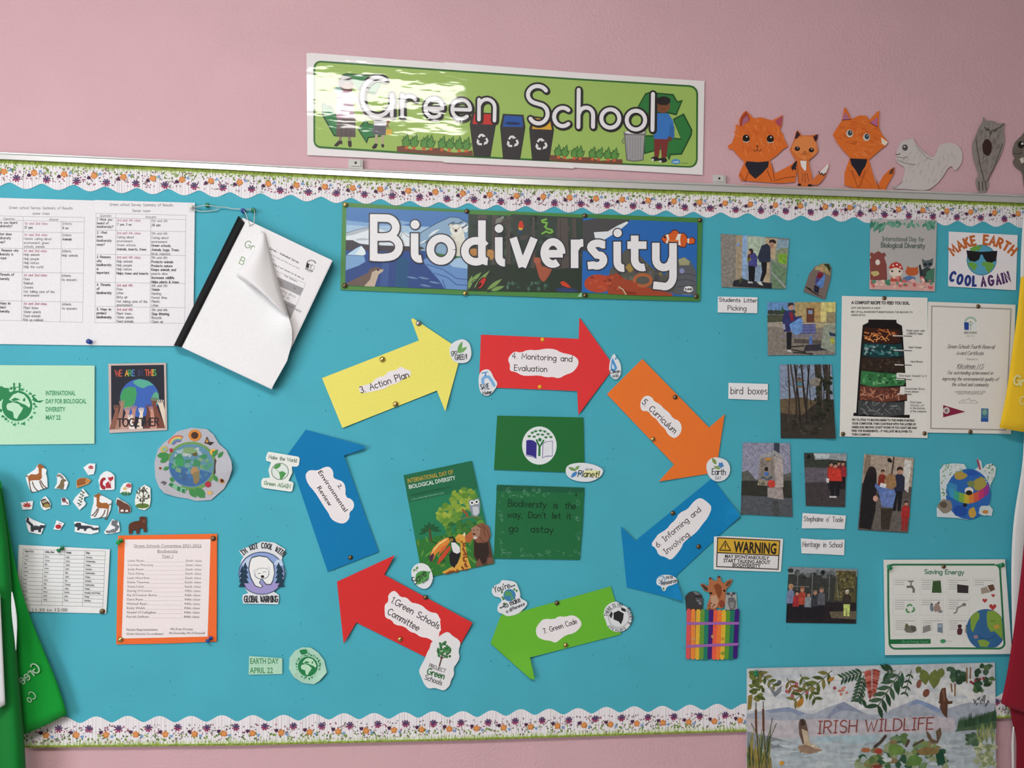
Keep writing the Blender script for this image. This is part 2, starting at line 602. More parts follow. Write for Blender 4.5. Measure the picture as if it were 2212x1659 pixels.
box('ceiling', (RX0 - .1, RY0 - .1, RZ1), (RX1 + .1, 0.12, RZ1 + .1), WHITEW, kind='structure')

# daylight window in the left wall, behind the photographer's shoulder
WFR = mat('window_frame_paint', (0.8, 0.8, 0.78, 1), rough=0.4)
PANE = mat('bright_window_pane', (0.8, 0.85, 0.9, 1), rough=0.2, emit=(0.86, 0.93, 1.0, 1), strength=WINDOW_STRENGTH)
w1 = empty('window_1', (RX0 + 0.02, -2.5, 0.75))
tag(w1, kind='structure')
for (a, b) in (((0, -1.1, 0), (.03, -1.05, 1.7)), ((0, 1.05, 0), (.03, 1.1, 1.7)), ((0, -1.05, 0), (.03, 1.05, .05)),
               ((0, -1.05, 1.65), (.03, 1.05, 1.7)), ((0, -.025, .05), (.03, .025, 1.65))):
    box('frame_bar', a, b, WFR, w1)
for s in (-1, 1):
    box('pane', (0, min(s * .025, s * 1.05), .05), (.012, max(s * .025, s * 1.05), 1.65), PANE, w1)

# ceiling luminaire above and to the left of the photographer
LAMPM = mat('lamp_diffuser', (0.9, 0.9, 0.9, 1), rough=0.4, emit=(1.0, 0.965, 0.93, 1), strength=LAMP_STRENGTH)
HOUS = mat('lamp_housing', (0.75, 0.75, 0.75, 1), rough=0.4)
lmp = empty('ceiling_light', (-0.62, -2.3, RZ1 - 0.09))
tag(lmp, 'long white ceiling light with a glowing diffuser above the photographer', 'ceiling light')
box('housing', (-.78, -.24, .02), (.78, .24, .09), HOUS, lmp, bevel=.004)
box('diffuser', (-.75, -.21, 0), (.75, .21, .02), LAMPM, lmp)

# ------------------------------------------------------------------ the display board
def strip_px(top, bot, n):
    """n+1 pairs of photo points along two polylines of equal length"""
    def at(pl, t):
        for a, b in zip(pl, pl[1:]):
            if t <= b[0]:
                return a[1] + (b[1] - a[1]) * (t - a[0]) / (b[0] - a[0])
        return pl[-1][1]
    x0, x1 = top[0][0], top[-1][0]
    return [((x0 + (x1 - x0) * i / n, at(top, x0 + (x1 - x0) * i / n)), (x0 + (x1 - x0) * i / n, at(bot, x0 + (x1 - x0) * i / n))) for i in range(n + 1)]


def at_line(pl, x):
    for a, b in zip(pl, pl[1:]):
        if x <= b[0]:
            return a[1] + (b[1] - a[1]) * (x - a[0]) / (b[0] - a[0])
    a, b = pl[-2:]
    return b[1] + (b[1] - a[1]) * (x - b[0]) / (b[0] - a[0])


FRAME_TOP = [(-260, 316), (0, 327), (480, 349), (650, 359), (1100, 378.5), (1550, 396), (2212, 420), (2450, 428.5)]
TRIM_TOP = [(-260, 333), (0, 344.5), (480, 366.6), (650, 375.6), (1100, 398), (1550, 414.5), (2212, 439), (2450, 447.5)]
TRIM_BOT = [(-260, 1618), (55, 1615), (533, 1610), (1040, 1598), (1610, 1580), (2180, 1551), (2450, 1536.5)]

BLUE = mat('blue_backing_paper', albedo('#4bb0c3'), rough=0.7, spec=0.3, noise=0.035, nscale=9, bump=0.35, bscale=9, bdist=0.006, bdetail=5)
CORK = mat('board_core', (0.35, 0.24, 0.14, 1), rough=0.9)
ALU = mat('aluminium_frame', (0.86, 0.86, 0.84, 1), rough=0.3, metal=0.6)
PLAST = mat('grey_plastic_clip', (0.62, 0.60, 0.57, 1), rough=0.45)

board = empty('display_board', P(1106, 1590, 0))
tag(board, 'wide display board covered in bright blue backing paper, on pink wall', 'display board')
BL = board.location


def slab(name, pairs, d0, d1, material, parent, L):
    vs, fs = [], []
    for a, b in pairs:
        vs += [P(a[0], a[1], d1) - L, P(b[0], b[1], d1) - L, P(a[0], a[1], d0) - L, P(b[0], b[1], d0) - L]
    for i in range(len(pairs) - 1):
        k = 4 * i
        fs += [[k, k + 1, k + 5, k + 4], [k + 2, k + 6, k + 7, k + 3], [k, k + 4, k + 6, k + 2], [k + 1, k + 3, k + 7, k + 5]]
    fs += [[0, 2, 3, 1], [len(vs) - 4, len(vs) - 3, len(vs) - 1, len(vs) - 2]]
    return mesh_obj(name, vs, fs, material, parent)


bt = [(x, y + 1) for x, y in TRIM_TOP]
bb = [(x, y - 5) for x, y in TRIM_BOT]
lo = [(x, at_line(bb, x)) for x, _ in bt]
slab('board_core', strip_px(bt, lo, 40), 0.5, 11.5, CORK, board, BL)
slab('backing_paper', strip_px(bt, lo, 40), 11.5, 12.3, BLUE, board, BL)
# frame: back lip, rounded front rail, groove line
fx = FRAME_TOP
prof = [(0, 0.0, 0.5), (0, 0.0, 13), (0.12, 0.0, 17.5), (0.24, 0, 17.3), (0.30, 0, 15), (0.36, 0, 17.5), (0.94, 0, 18.6), (1.0, 0, 17.8), (1.0, 0, 13.2), (1.0, 0, 0.5)]
vs, fs = [], []
ns = 40
for i in range(ns + 1):
    x = -260 + 2710 * i / ns
    ya, yb = at_line(FRAME_TOP, x), at_line(TRIM_TOP, x) - 0.4
    for t, _, d in prof:
        vs.append(P(x, ya + (yb - ya) * t, d) - BL)
m = len(prof)
for i in range(ns):
    for j in range(m - 1):
        fs.append([i * m + j, i * m + j + 1, (i + 1) * m + j + 1, (i + 1) * m + j])
    fs.append([i * m + m - 1, i * m, (i + 1) * m, (i + 1) * m + m - 1])
fs += [list(range(m)), [ns * m + j for j in range(m)][::-1]]
o = mesh_obj('top_rail', vs, fs, ALU, board)
bmx = bmesh.new(); bmx.from_mesh(o.data); bmesh.ops.recalc_face_normals(bmx, faces=bmx.faces); bmx.to_mesh(o.data); bmx.free()


def clip(x0, y0, x1, y1):
    q = quad_frame([(x0, y0), (x1, y0 + 1), (x1, y1 + 1), (x0, y1)], 10, 10)
    e = P(*q(5, 5), 0) - BL

    def part(name, a, b, d0, d1, m, be=0.0006):
        bm = bmesh.new()
        vv = [bm.verts.new(P(*q(*p), d) - BL) for d in (d0, d1) for p in ((a[0], a[1]), (b[0], a[1]), (b[0], b[1]), (a[0], b[1]))]
        for f in ((0, 1, 2, 3), (7, 6, 5, 4), (0, 4, 5, 1), (1, 5, 6, 2), (2, 6, 7, 3), (3, 7, 4, 0)):
            bm.faces.new([vv[i] for i in f])
        bmesh.ops.recalc_face_normals(bm, faces=bm.faces)
        bmesh.ops.bevel(bm, geom=bm.edges[:], offset=be, segments=2, affect='EDGES')
        return bm_obj(name, bm, m, board)
    c = part('fixing_clip', (0, 0), (10, 10), 0.6, 9, PLAST)
    c['label'] = 'grey plastic fixing clip above the rail'
    a = part('clip_plate', (1.4, 0.3), (8.6, 6.8), 9, 11, PLAST)
    a.parent = c
    bm = bmesh.new()
    bmesh.ops.create_uvsphere(bm, u_segments=10, v_segments=6, radius=0.0026)
    ctr = P(*q(4.9, 3.4), 11.3) - BL
    for v in bm.verts:
        v.co = Vector((v.co.x, v.co.y * 0.4, v.co.z)) + ctr
    bm_obj('screw', bm, mat('dark_screw', (0.06, 0.055, 0.05, 1), rough=0.4, metal=0.8), c, smooth=True)


clip(753, 343.5, 784, 366)
clip(1540, 377.5, 1568, 399)

# ------------------------------------------------------------------ scalloped floral border strips
def border(name, label, edge, down, pitch, spitch, phase, sphase, h_lo, h_hi, seed, band=7.2):
    """edge: photo polyline of the straight (green) side; down=+1 hangs down from it, -1 stands up on it"""
    t = T(name, label, 'border strip', 13.0)
    rnd = random.Random(seed)
    xs, x = [], -250.0
    # arc length in metres along the wall, so that the print keeps a true pitch
    S = {}
    def pos(xm):
        """photo x of a wall position xm metres from the strip's start"""
        return IWx(xm)
    x_start = P(-240, at_line(edge, -240), 13).x
    def IWx(xm):
        lo_, hi_ = -300.0, 2600.0
        for _ in range(26):
            mid = (lo_ + hi_) / 2
            if P(mid, at_line(edge, mid), 13).x < x_start + xm:
                lo_ = mid
            else:
                hi_ = mid
        return lo_
    def pt(xm, up_mm):
        """photo point xm metres along and up_mm across the strip, away from the straight edge"""
        px = IWx(xm)
        py = at_line(edge, px)
        w = P(px, py, 13)
        k = (P(px, py + 10, 13).z - w.z) / 10.0   # metres per photo pixel
        return (px + 0.014 * up_mm * -down, py + down * up_mm * 0.001 / -k)
    total = P(2448, at_line(edge, 2448), 13).x - x_start
    n = int(total / 0.0045)
    topv, botv = [], []
    def depth_h(xm):
        ph = 2 * math.pi * (xm - sphase) / spitch
        s = 0.5 + 0.5 * math.cos(ph)
        return h_lo + (h_hi - h_lo) * (s ** 0.8) + 0.6 * math.sin(xm * 31)
    for i in range(n + 1):
        xm = total * i / n
        topv.append(pt(xm, 0))
        botv.append(pt(xm, depth_h(xm)))
    t.ensure(*pt(total / 2, 0))
    slab_pairs = list(zip(topv, botv))
    o = slab('paper_strip', slab_pairs if down > 0 else [(b, a) for a, b in slab_pairs], 13.0, 13.5, paper('#f5eef1', 800), t.root, t.root.location)
    t.inkd = 13.55
    t.m = lambda x, y: pt(x, y)
    PP = lambda pts, c: t.poly(pts, c)
    mmx = 0.001
    # fine grey trunks, staggered
    xm = 0.0
    while xm < total:
        w_ = rnd.uniform(0.0009, 0.0022)
        h = depth_h(xm) - 0.6
        t._add([(xm, 3.5), (xm + w_, 3.5), (xm + w_, h), (xm, h)], rnd.choice(['#e2d9de', '#d8ced4', '#e4dae0', '#e8dee4', '#d2c7cd']))
        xm += rnd.uniform(0.004, 0.0075)
    t.up(2)
    # green band and grass
    xm = 0.0
    while xm < total:
        w_ = rnd.uniform(0.003, 0.005)
        t._add([(xm, 0), (xm + w_ + .0004, 0), (xm + w_ + .0004, band), (xm, band)], rnd.choice(['#8fa43c', '#869a38', '#97ac46', '#7b8f32']))
        xm += w_
    t.up(2)
    xm = 0.0
    while xm < total:
        h = rnd.uniform(10, 17)
        w_ = 0.0026
        t._add([(xm, band - .4), (xm + w_, band - .4), (xm + w_ / 2 + rnd.uniform(-.002, .002), h)], rnd.choice(['#9cb452', '#b8cc86', '#8ea648', '#c8d8a2', '#e0eaca']))
        xm += rnd.uniform(0.0016, 0.0034)
    t.up(2)
    # leaves and specks
    for i in range(int(total / 0.00145)):
        xm = rnd.uniform(0, total)
        y = 8 + (rnd.random() ** 0.9) * 36
        if y > depth_h(xm) - 2.5:
            continue
        r = rnd.uniform(1.1, 2.2)
        col = rnd.choice(['#7d9448', '#5f7a3c', '#8a8f6c', '#7a6a72', '#8d7f86', '#6f5a62', '#a06a78', '#93a25a'] if y < 24 else
                         ['#8d7f86', '#7a6a72', '#a7607a', '#6f5a62', '#978c90', '#8a8f6c', '#b0506c', '#857a7e'])
        a = rnd.uniform(0, 3.14)
        q = [(xm + mmx * (r * 1.25 * math.cos(u) * math.cos(a) - r * .8 * math.sin(u) * math.sin(a)),
              y + r * 1.25 * math.cos(u) * math.sin(a) + r * .8 * math.sin(u) * math.cos(a)) for u in [k * math.pi / 3 for k in range(6)]]
        t.layer += 0.0009 * (i % 3)
        t._add(q, col)
        t.layer -= 0.0009 * (i % 3)
    t.up(2)
    for i in range(int(total / 0.0075)):
        xm = rnd.uniform(0, total)
        y = rnd.uniform(9, 21)
        a = rnd.uniform(-1.2, 1.2) + 1.57
        q = leaf(xm, y, xm + mmx * 6 * math.cos(a), y + 6 * math.sin(a), 1)
        lw = 3.6
        dx, dy = math.cos(a), math.sin(a)
        q = []
        for tt, k in ((0, 0), (.3, .9), (.6, 1), (1, 0)):
            q.append((xm + mmx * (dx * 6.5 * tt - dy * lw / 2 * k), y + dy * 6.5 * tt + dx * lw / 2 * k))
        for tt, k in ((.6, 1), (.3, .9)):
            q.append((xm + mmx * (dx * 6.5 * tt + dy * lw / 2 * k), y + dy * 6.5 * tt - dx * lw / 2 * k))
        t._add(q, rnd.choice(['#6d8a3c', '#7f9c4a', '#a2bb6a', '#58763a']))
    t.up(2)
    def flower(xm, y, r, n, k, col, c2):
        for j in range(n):
            a = 2 * math.pi * j / n + 0.3
            c, s = math.cos(a), math.sin(a)
            q = []
            for l, w_ in ((0.1, .3), (.6, 1), (.92, .8), (1.0, 0), (.92, -.8), (.6, -1), (.1, -.3)):
                q.append((xm + mmx * r * (c * l - s * w_ * k), y + r * (s * l + c * w_ * k)))
            t._add(q, col if not isinstance(col, (list, tuple)) else col[0 if (s * down > -0.2) else 1])
        t.up()
        t._add([(xm + mmx * r * .34 * math.cos(u), y + r * .34 * math.sin(u)) for u in [i * math.pi / 4 for i in range(8)]], c2)
        t.up()
    k = -1
    while True:
        k += 1
        x0 = phase + k * pitch
        if x0 > total - 0.03:
            break
        if x0 < 0.02:
            continue
        rv = lambda v: v
        # daisy
        yd = 37 + rnd.uniform(-1, 1)
        flower(x0, yd, 8.2, 8, 0.2, ['#9a3460', '#5a3f68'], '#4d4468')
        # dark tulip
        xt, yt = x0 - 0.0345, 30
        PP([(xt - .0034, yt - 2.2), (xt + .0034, yt - 2.2), (xt + .0042, yt + 2.8), (xt + .0018, yt + 1.6), (xt, yt + 3.6), (xt - .0018, yt + 1.6), (xt - .0042, yt + 2.8), ] if True else [], '#4e2a48')
        PP([(xt - .0034, yt - 2.2), (xt, yt - 5.2), (xt + .0034, yt - 2.2)], '#4e2a48')
        # orange star flower
        flower(x0 - 0.0245, 24.5, 6.8, 5, 0.4, '#d9803a', '#eab070')
        flower(x0 - 0.0245, 24.5, 4.0, 5, 0.36, '#e7a566', '#c98a4c')
        # blue bell
        xb, yb = x0 - 0.0125, 21
        PP([(xb - .0032, yb + 2.6), (xb - .0026, yb - 1.5), (xb, yb - 4.2), (xb + .0026, yb - 1.5), (xb + .0032, yb + 2.6), (xb, yb + 1.4)], '#7fa0cf')
    t.layer += 0.01
    t.flush()
    return t


border('floral_border', 'white scalloped border strip with purple and orange flowers along board top', TRIM_TOP, 1, 0.0582, 0.0622, 0.010, 0.012, 45.5, 57.5, 4)
border('floral_border', 'white scalloped border strip with purple and orange flowers along board bottom', TRIM_BOT, -1, 0.0582, 0.0622, 0.03, 0.02, 49, 62, 9, 4.0)
# ------------------------------------------------------------------ pins and tacks
BRASS = mat('brass', (0.62, 0.43, 0.16, 1), rough=0.28, metal=1.0)
BRONZE = mat('dark_bronze', (0.20, 0.135, 0.075, 1), rough=0.38, metal=0.9)
STEEL = mat('dull_steel', (0.42, 0.42, 0.44, 1), rough=0.35, metal=0.9)
YELP = mat('yellow_plastic', albedo('#f0b62a'), rough=0.35)
GRNP = mat('green_plastic', albedo('#0f7a4a'), rough=0.3, coat=0.3)
LGRNP = mat('bright_green_plastic', albedo('#1f9a3e'), rough=0.3, coat=0.3)
BLUP = mat('blue_plastic', albedo('#24489a'), rough=0.3, coat=0.3)
BLKP = mat('black_plastic', (0.012, 0.012, 0.014, 1), rough=0.4)
WHTP = mat('clear_white_plastic', (0.78, 0.76, 0.72, 1), rough=0.25, coat=0.4)
_lathe = {}


def lathe_mesh(name, prof, m, n=14):
    """profile of (radius, height above the board) turned about the pin's axis; height runs towards the room (-y)"""
    key = (name, m.name)
    if key in _lathe:
        return _lathe[key]
    vs, fs = [], []
    k = len(prof)
    for i in range(n):
        a = 2 * math.pi * i / n
        for r, h in prof:
            vs.append((r * math.cos(a), -h, r * math.sin(a)))
    for i in range(n):
        for j in range(k - 1):
            fs.append([i * k + j, i * k + j + 1, ((i + 1) % n) * k + j + 1, ((i + 1) % n) * k + j])
    fs.append([i * k for i in range(n)])
    fs.append([i * k + k - 1 for i in range(n)][::-1])
    me = bpy.data.meshes.new(name)
    me.from_pydata(vs, [], fs)
    bm = bmesh.new()
    bm.from_mesh(me)
    bmesh.ops.recalc_face_normals(bm, faces=bm.faces)
    bm.to_mesh(me)
    bm.free()
    me.polygons.foreach_set('use_smooth', [True] * len(me.polygons))
    me.materials.append(m)
    _lathe[key] = me
    return me


DOME = [(0.0058, 0.0), (0.0062, 0.0006), (0.0060, 0.0015), (0.0050, 0.0030), (0.0034, 0.0041), (0.0014, 0.0047), (0.0004, 0.0048)]
DISC = [(0.0048, 0.0), (0.0050, 0.0006), (0.0046, 0.0013), (0.003, 0.0017), (0.0004, 0.0018)]
TACKS = {'brass': (DOME, BRASS), 'bronze': (DOME, BRONZE), 'steel': (DOME, STEEL), 'yellow': (DISC, YELP), 'black': (DISC, BLKP), 'brown': (DOME, BRONZE)}


def tack(px, py, depth, kind, where, size=1.0):
    prof, m = TACKS[kind]
    me = lathe_mesh('thumb_tack_' + kind, prof, m)
    word = {'brass': 'shiny brass domed', 'bronze': 'dark bronze domed', 'steel': 'dull silver domed', 'yellow': 'flat yellow', 'black': 'small flat black', 'brown': 'brown domed'}[kind]
    o = link(bpy.data.objects.new('thumb_tack', me))
    o.location = P(px, py, depth + 0.02)
    o.scale = (size,) * 3
    tag(o, word + ' thumb tack ' + where, 'thumb tack', 'thumb tacks on the display board')
    return o


FLANGE = [(0.0046, 0), (0.005, 0.0006), (0.0048, 0.0015), (0.003, 0.0024), (0.0024, 0.003)]
BARREL = [(0.0024, 0.003), (0.0022, 0.006), (0.0026, 0.0085)]
KNOB = [(0.0026, 0.0085), (0.0044, 0.0092), (0.0048, 0.0102), (0.0044, 0.0116), (0.0030, 0.0122), (0.0004, 0.0123)]


def push_pin(px, py, depth, m, colour, where, tilt=(0.0, 0.0)):
    r = empty('push_pin', P(px, py, depth + 0.02))
    for nm, pr in (('flange', FLANGE), ('barrel', BARREL), ('knob', KNOB)):
        o = link(bpy.data.objects.new(nm, lathe_mesh('push_pin_' + nm, pr, m)), r)
    r.rotation_euler = (tilt[0], 0, tilt[1])
    tag(r, colour + ' plastic push pin ' + where, 'push pin', 'push pins on the display board')
    return r


# ------------------------------------------------------------------ the seven step arrows
def arrow(label, m, pts, col, lab, texts, lift=None, depth=15.0, font='stroke', lw=None):
    t = T('paper_arrow', label, 'paper arrow', depth, m, 'step arrows on the display board')
    t.sheet(pts, col, th=0.5, lift=lift, name='arrow_card', cut=16)
    lo = t.sheet(smooth_loop(lab), '#f3ecee', th=0.25, name='name_label', depth=depth + 0.7)
    lo['label'] = 'white cut-out paper label with black lettering'
    for s, x, y, size, ang, wd_ in texts:
        if font == 'stroke':
            t.text(s, x, y, size, '#3a3434', w=size * 0.135, ang=ang, space=4.6, width=wd_)
        else:
            t.btext(s, x, y, size, '#332e2e', ang=ang, width=lw.get(s) if lw else None, bold=.012)
    t.flush('lettering', parent=lo)
    return t


def smooth_loop(pts, k=1):
    for _ in range(k):
        o = []
        n = len(pts)
        for i in range(n):
            a, b = pts[i], pts[(i + 1) % n]
            o.append((a[0] * .75 + b[0] * .25, a[1] * .75 + b[1] * .25))
            o.append((a[0] * .25 + b[0] * .75, a[1] * .25 + b[1] * .75))
        pts = o
    return pts


arrow('yellow card arrow with a white label reading 3. Action Plan', cO,
      [(292, 720), (1395, 292), (1308, 58), (1318, 42), (1335, 42), (1884, 408), (1695, 1100), (1600, 862), (525, 1288)], '#fbe973',
      [(712, 815), (780, 800), (865, 775), (890, 735), (945, 705), (1000, 698), (1050, 640), (1130, 632), (1190, 585), (1240, 618), (1300, 636), (1308, 680),
       (1260, 710), (1200, 740), (1150, 782), (1060, 800), (1000, 845), (880, 870), (760, 895), (715, 868)],
      [('3. Action Plan', 738, 892, 72, -18.5, 575)], bumps((960, 885, 60, 3.0), (735, 925, 60, 1.5), (892, 688, 40, 1.0)))
arrow('red card arrow with a white label reading 4. Monitoring and Evaluation', cP,
      [(108, 198), (900, 232), (905, 65), (912, 66), (1190, 460), (897, 848), (888, 655), (92, 622)], '#e4393b',
      [(335, 375), (380, 332), (430, 345), (490, 320), (560, 325), (640, 310), (710, 316), (760, 345), (830, 358), (880, 380), (902, 415), (890, 460), (850, 505), (790, 525),
       (740, 554), (690, 540), (640, 545), (580, 528), (500, 532), (440, 530), (390, 500), (340, 492), (345, 440), (328, 410)],
      [('4. Monitoring and', 362, 390, 45, 3.2, 484), ('Evaluation', 378, 488, 45, 2.6, 264)], bumps((1250, 890, 60, 3.0)))
arrow('orange card arrow with a white label reading 5. Curriculum', cP,
      [(1415, 395), (1955, 950), (2082, 842), (2011, 1315), (1548, 1388), (1672, 1250), (1128, 680)], '#fd7a31',
      [(1402, 735), (1430, 698), (1465, 690), (1500, 712), (1508, 735), (1560, 763), (1592, 800), (1632, 828), (1665, 878), (1710, 893), (1735, 935), (1730, 990), (1695, 1030), (1665, 1037),
       (1620, 1005), (1603, 965), (1560, 927), (1530, 882), (1490, 857), (1465, 817), (1412, 817), (1398, 780)],
      [('5. Curriculum', 1410, 752, 47, 43.5, 360)], bumps((1425, 1040, 50, 2.5), (1565, 895, 50, 1.5)))
arrow('blue card arrow with a white label reading 6. Informing and Involving', cT,
      [(1640, -150), (1832, 108), (1390, 520), (1440, 690), (1055, 595), (1015, 180), (1115, 278)], '#0d84be',
      [(1218, 305), (1255, 255), (1268, 235), (1330, 198), (1350, 168), (1390, 133), (1412, 90), (1470, 63), (1490, 38), (1520, 3), (1560, -18), (1610, 18), (1638, 50), (1610, 120), (1572, 165),
       (1540, 210), (1510, 237), (1440, 292), (1432, 322), (1390, 378), (1355, 412), (1320, 390), (1272, 377), (1255, 330)],
      [('6. Informing and', 1268, 326, 36, -40.5, 388), ('Involving', 1325, 370, 36, -38.5, 203)], bumps((1599, 1114, 30, 7), (1475, 1298, 36, 8), (1342, 1137, 50, 3)), depth=14.6)
arrow('blue card arrow with a white label reading 2. Environmental Review', cR,
      [(1448, 120), (1985, 268), (1994, 280), (1988, 294), (1800, 358), (2118, 1243), (1650, 1425), (1330, 480), (1262, 375)], '#087bb4',
      [(1443, 545), (1460, 508), (1490, 490), (1560, 496), (1620, 463), (1665, 458), (1702, 500), (1700, 562), (1740, 580), (1785, 593), (1814, 640), (1812, 738), (1870, 758), (1895, 800), (1885, 850),
       (1848, 880), (1852, 930), (1820, 972), (1780, 985), (1720, 967), (1680, 937), (1655, 882), (1628, 845), (1600, 802), (1575, 760), (1530, 690), (1468, 620)],
      [('2.', 1738, 634, 37, 57, 0), ('Environmental', 1560, 512, 43, 56.3, 0), ('Review', 1550, 655, 43, 57, 0)],
      bumps((787, 966, 60, 7)), font='b', lw={'Environmental': 440, 'Review': 205, '2.': 42})
arrow('red card arrow numbered 1, its white label naming a committee', cS,
      [(945, 292), (1422, 72), (1335, 235), (2062, 630), (1856, 1003), (1105, 628), (1000, 802)], '#da3231',
      [(1338, 480), (1370, 455), (1366, 400), (1410, 363), (1440, 380), (1470, 420), (1520, 420), (1560, 466), (1600, 470), (1650, 490), (1680, 520), (1720, 545), (1770, 550), (1790, 590), (1822, 640), (1815, 680),
       (1790, 702), (1785, 748), (1740, 788), (1700, 757), (1630, 747), (1590, 715), (1550, 707), (1500, 660), (1420, 647), (1395, 607), (1343, 590), (1338, 540)],
      [('1.Green Schools', 1388, 462, 52, 29.5, 446), ('Committee', 1358, 556, 52, 29.5, 290)], bumps((853, 1199, 55, 6), (742, 1390, 55, 4), (1020, 1345, 60, 4)))
arrow('bright green card arrow with a white label reading 7. Green Code', cT,
      [(125, 980), (190, 800), (235, 745), (330, 762), (945, 590), (975, 690), (1015, 918), (395, 1075), (428, 1226), (398, 1222)], '#6cbb35',
      [(432, 880), (458, 840), (488, 810), (560, 815), (590, 793), (630, 798), (680, 785), (722, 800), (752, 845), (727, 885), (690, 912), (640, 922), (602, 950), (570, 977), (530, 960), (490, 957), (442, 935)],
      [('7. Green Code', 492, 913, 34, -17.5, 236)], bumps((1152, 1466, 60, 7), (1060, 1390, 50, 2)))

for x, y, k, w in ((980, 508, 'brass', 'on upper edge of the yellow arrow'), (1130, 1017, 'brass', 'on lower edge of the yellow arrow'),
                   (1392, 98, 'steel', 'on top barb of the yellow arrow')):
    tack(*cO(x, y), 15.9 if k != 'steel' else 16.2, k, w)
for x, y, k, w in ((607, 238, 'yellow', 'on upper edge of red arrow 4'), (585, 621, 'yellow', 'on lower edge of red arrow 4'),
                   (1681, 705, 'bronze', 'on upper edge of the orange arrow'), (1502, 1045, 'brass', 'on lower edge of the orange arrow')):
    tack(*cP(x, y), 15.6, k, w, 0.86)
for x, y, k, w in ((1369, 90, 'bronze', 'on upper edge of blue arrow 6'), (1545, 318, 'bronze', 'on lower edge of blue arrow 6'),
                   (578, 703, 'bronze', 'on upper edge of the bright green arrow'), (638, 990, 'brass', 'on lower edge of the bright green arrow')):
    tack(*cT(x, y), 16.0, k, w, 0.86)
tack(*cR(1859, 1294), 15.6, 'bronze', 'near the tail of blue arrow 2', 0.8)
tack(*cS(1676, 421), 15.6, 'bronze', 'on upper edge of red arrow 1', 0.84)
tack(*cS(1466, 765), 15.6, 'brass', 'on lower edge of red arrow 1', 0.88)
# ------------------------------------------------------------------ "Green School" banner on the wall above the board
GREENB = [(662, 115), (960, 136), (1242, 156), (1522, 175), (1518, 378), (1240, 362), (958, 350), (664, 335)]
gb = T('wall_banner', 'long laminated green banner reading Green School on the pink wall', 'banner', 3.0, cG, finish='gloss')


def panel(i, pts, d, **k):
    return gb.sheet(pts, '#efe9e8', th=0.5, name='laminated_panel', depth=d, mp=False, **k)


panel(0, [(662, 115), (672, 114), (963, 136), (961, 349), (664, 335)], 3.0)
panel(1, [(960, 134), (1244, 156), (1240, 364), (958, 351)], 3.6)
panel(2, [(1241, 156), (1522, 175), (1518, 378), (1237, 362)], 3.0)
gb.inkd = 4.3
IN = [(682, 131), (963, 150), (1242, 169), (1506, 187), (1509, 195), (1507, 355), (1498, 363), (1240, 351), (958, 337), (690, 320), (679, 312), (678, 142)]


def fit(poly_, base):
    return poly_


gb.m = IDENT
outer = [(690, 131), (963, 150), (1242, 169), (1490, 184)] + arc(1490, 202, 18, 18, -88, 0) + [(1507, 345)] + arc(1490, 345, 17, 17, 0, 95) + \
        [(1240, 351.5), (958, 337.5), (692, 320)] + arc(692, 304, 15, 16, 92, 178) + arc(692, 146, 15, 15, 182, 265)
gb.poly(outer, '#2f6a2a')
inn = [(691, 135), (963, 154), (1242, 173), (1489, 188)] + arc(1489, 203, 15, 15, -86, 0) + [(1503.5, 344)] + arc(1489, 344, 14.5, 15, 0, 92) + \
      [(1240, 347.5), (958, 333.5), (693, 316)] + arc(693, 304, 12, 12, 92, 178) + arc(693, 147, 12, 12, 182, 265)
gb.poly(inn, '#a3c263')
gb.m = cG
# left recycling arrows behind the children
gb.poly([(385, 380), (440, 300), (480, 286), (740, 302), (790, 330), (880, 360), (790, 520), (700, 500), (640, 480), (600, 460), (560, 400), (520, 360)], '#1c3a1c')
gb.poly([(400, 380), (450, 310), (485, 298), (735, 312), (780, 340), (862, 372), (785, 505), (705, 485), (640, 465), (600, 440), (560, 390), (520, 350)], '#2f8045')
gb.poly([(220, 600), (330, 640), (390, 760), (400, 960), (350, 955), (225, 735)], '#1c3a1c')
gb.poly([(235, 620), (325, 655), (380, 765), (388, 945), (356, 940), (240, 730)], '#2f8045')
gb.poly([(600, 880), (690, 770), (720, 820), (880, 835), (860, 960), (720, 975), (700, 1035)], '#1c3a1c')
gb.poly([(615, 882), (688, 788), (712, 835), (870, 848), (850, 948), (712, 962), (695, 1012)], '#2f8045')
# pupil in a striped cardigan
gb.ell(480, 400, 78, 92, '#2b2422')
gb.ell(490, 440, 62, 60, '#6b4632')
gb.poly([(330, 470), (400, 420), (470, 490), (430, 520)], '#8fb2a8')
gb.poly([(390, 500), (450, 470), (540, 480), (575, 520), (560, 620), (575, 770), (380, 765), (370, 620)], '#c7a4b4')
for y in (500, 570, 640, 700):
    gb.poly([(445, y), (515, y + 4), (513, y + 32), (443, y + 28)], '#f2eff2')
gb.line([(560, 520), (640, 640), (690, 720)], 42, '#bda0ae')
gb.poly([(385, 765), (580, 772), (580, 965), (372, 960)], '#5f5350')
for x in (430, 480, 530):
    gb.line([(x, 800), (x - 4, 955)], 5, '#463c3a')
gb.polys('#8a7a6a', [(405, 960), (435, 960), (432, 1010), (405, 1005)], [(500, 962), (530, 962), (530, 1010), (505, 1010)])
gb.poly([(352, 1050), (400, 1000), (440, 1005), (440, 1045), (420, 1035), (385, 1065), (360, 1062)], '#3a2a2a')
gb.poly([(498, 1005), (538, 1005), (540, 1065), (515, 1075), (500, 1050)], '#3a2a2a')
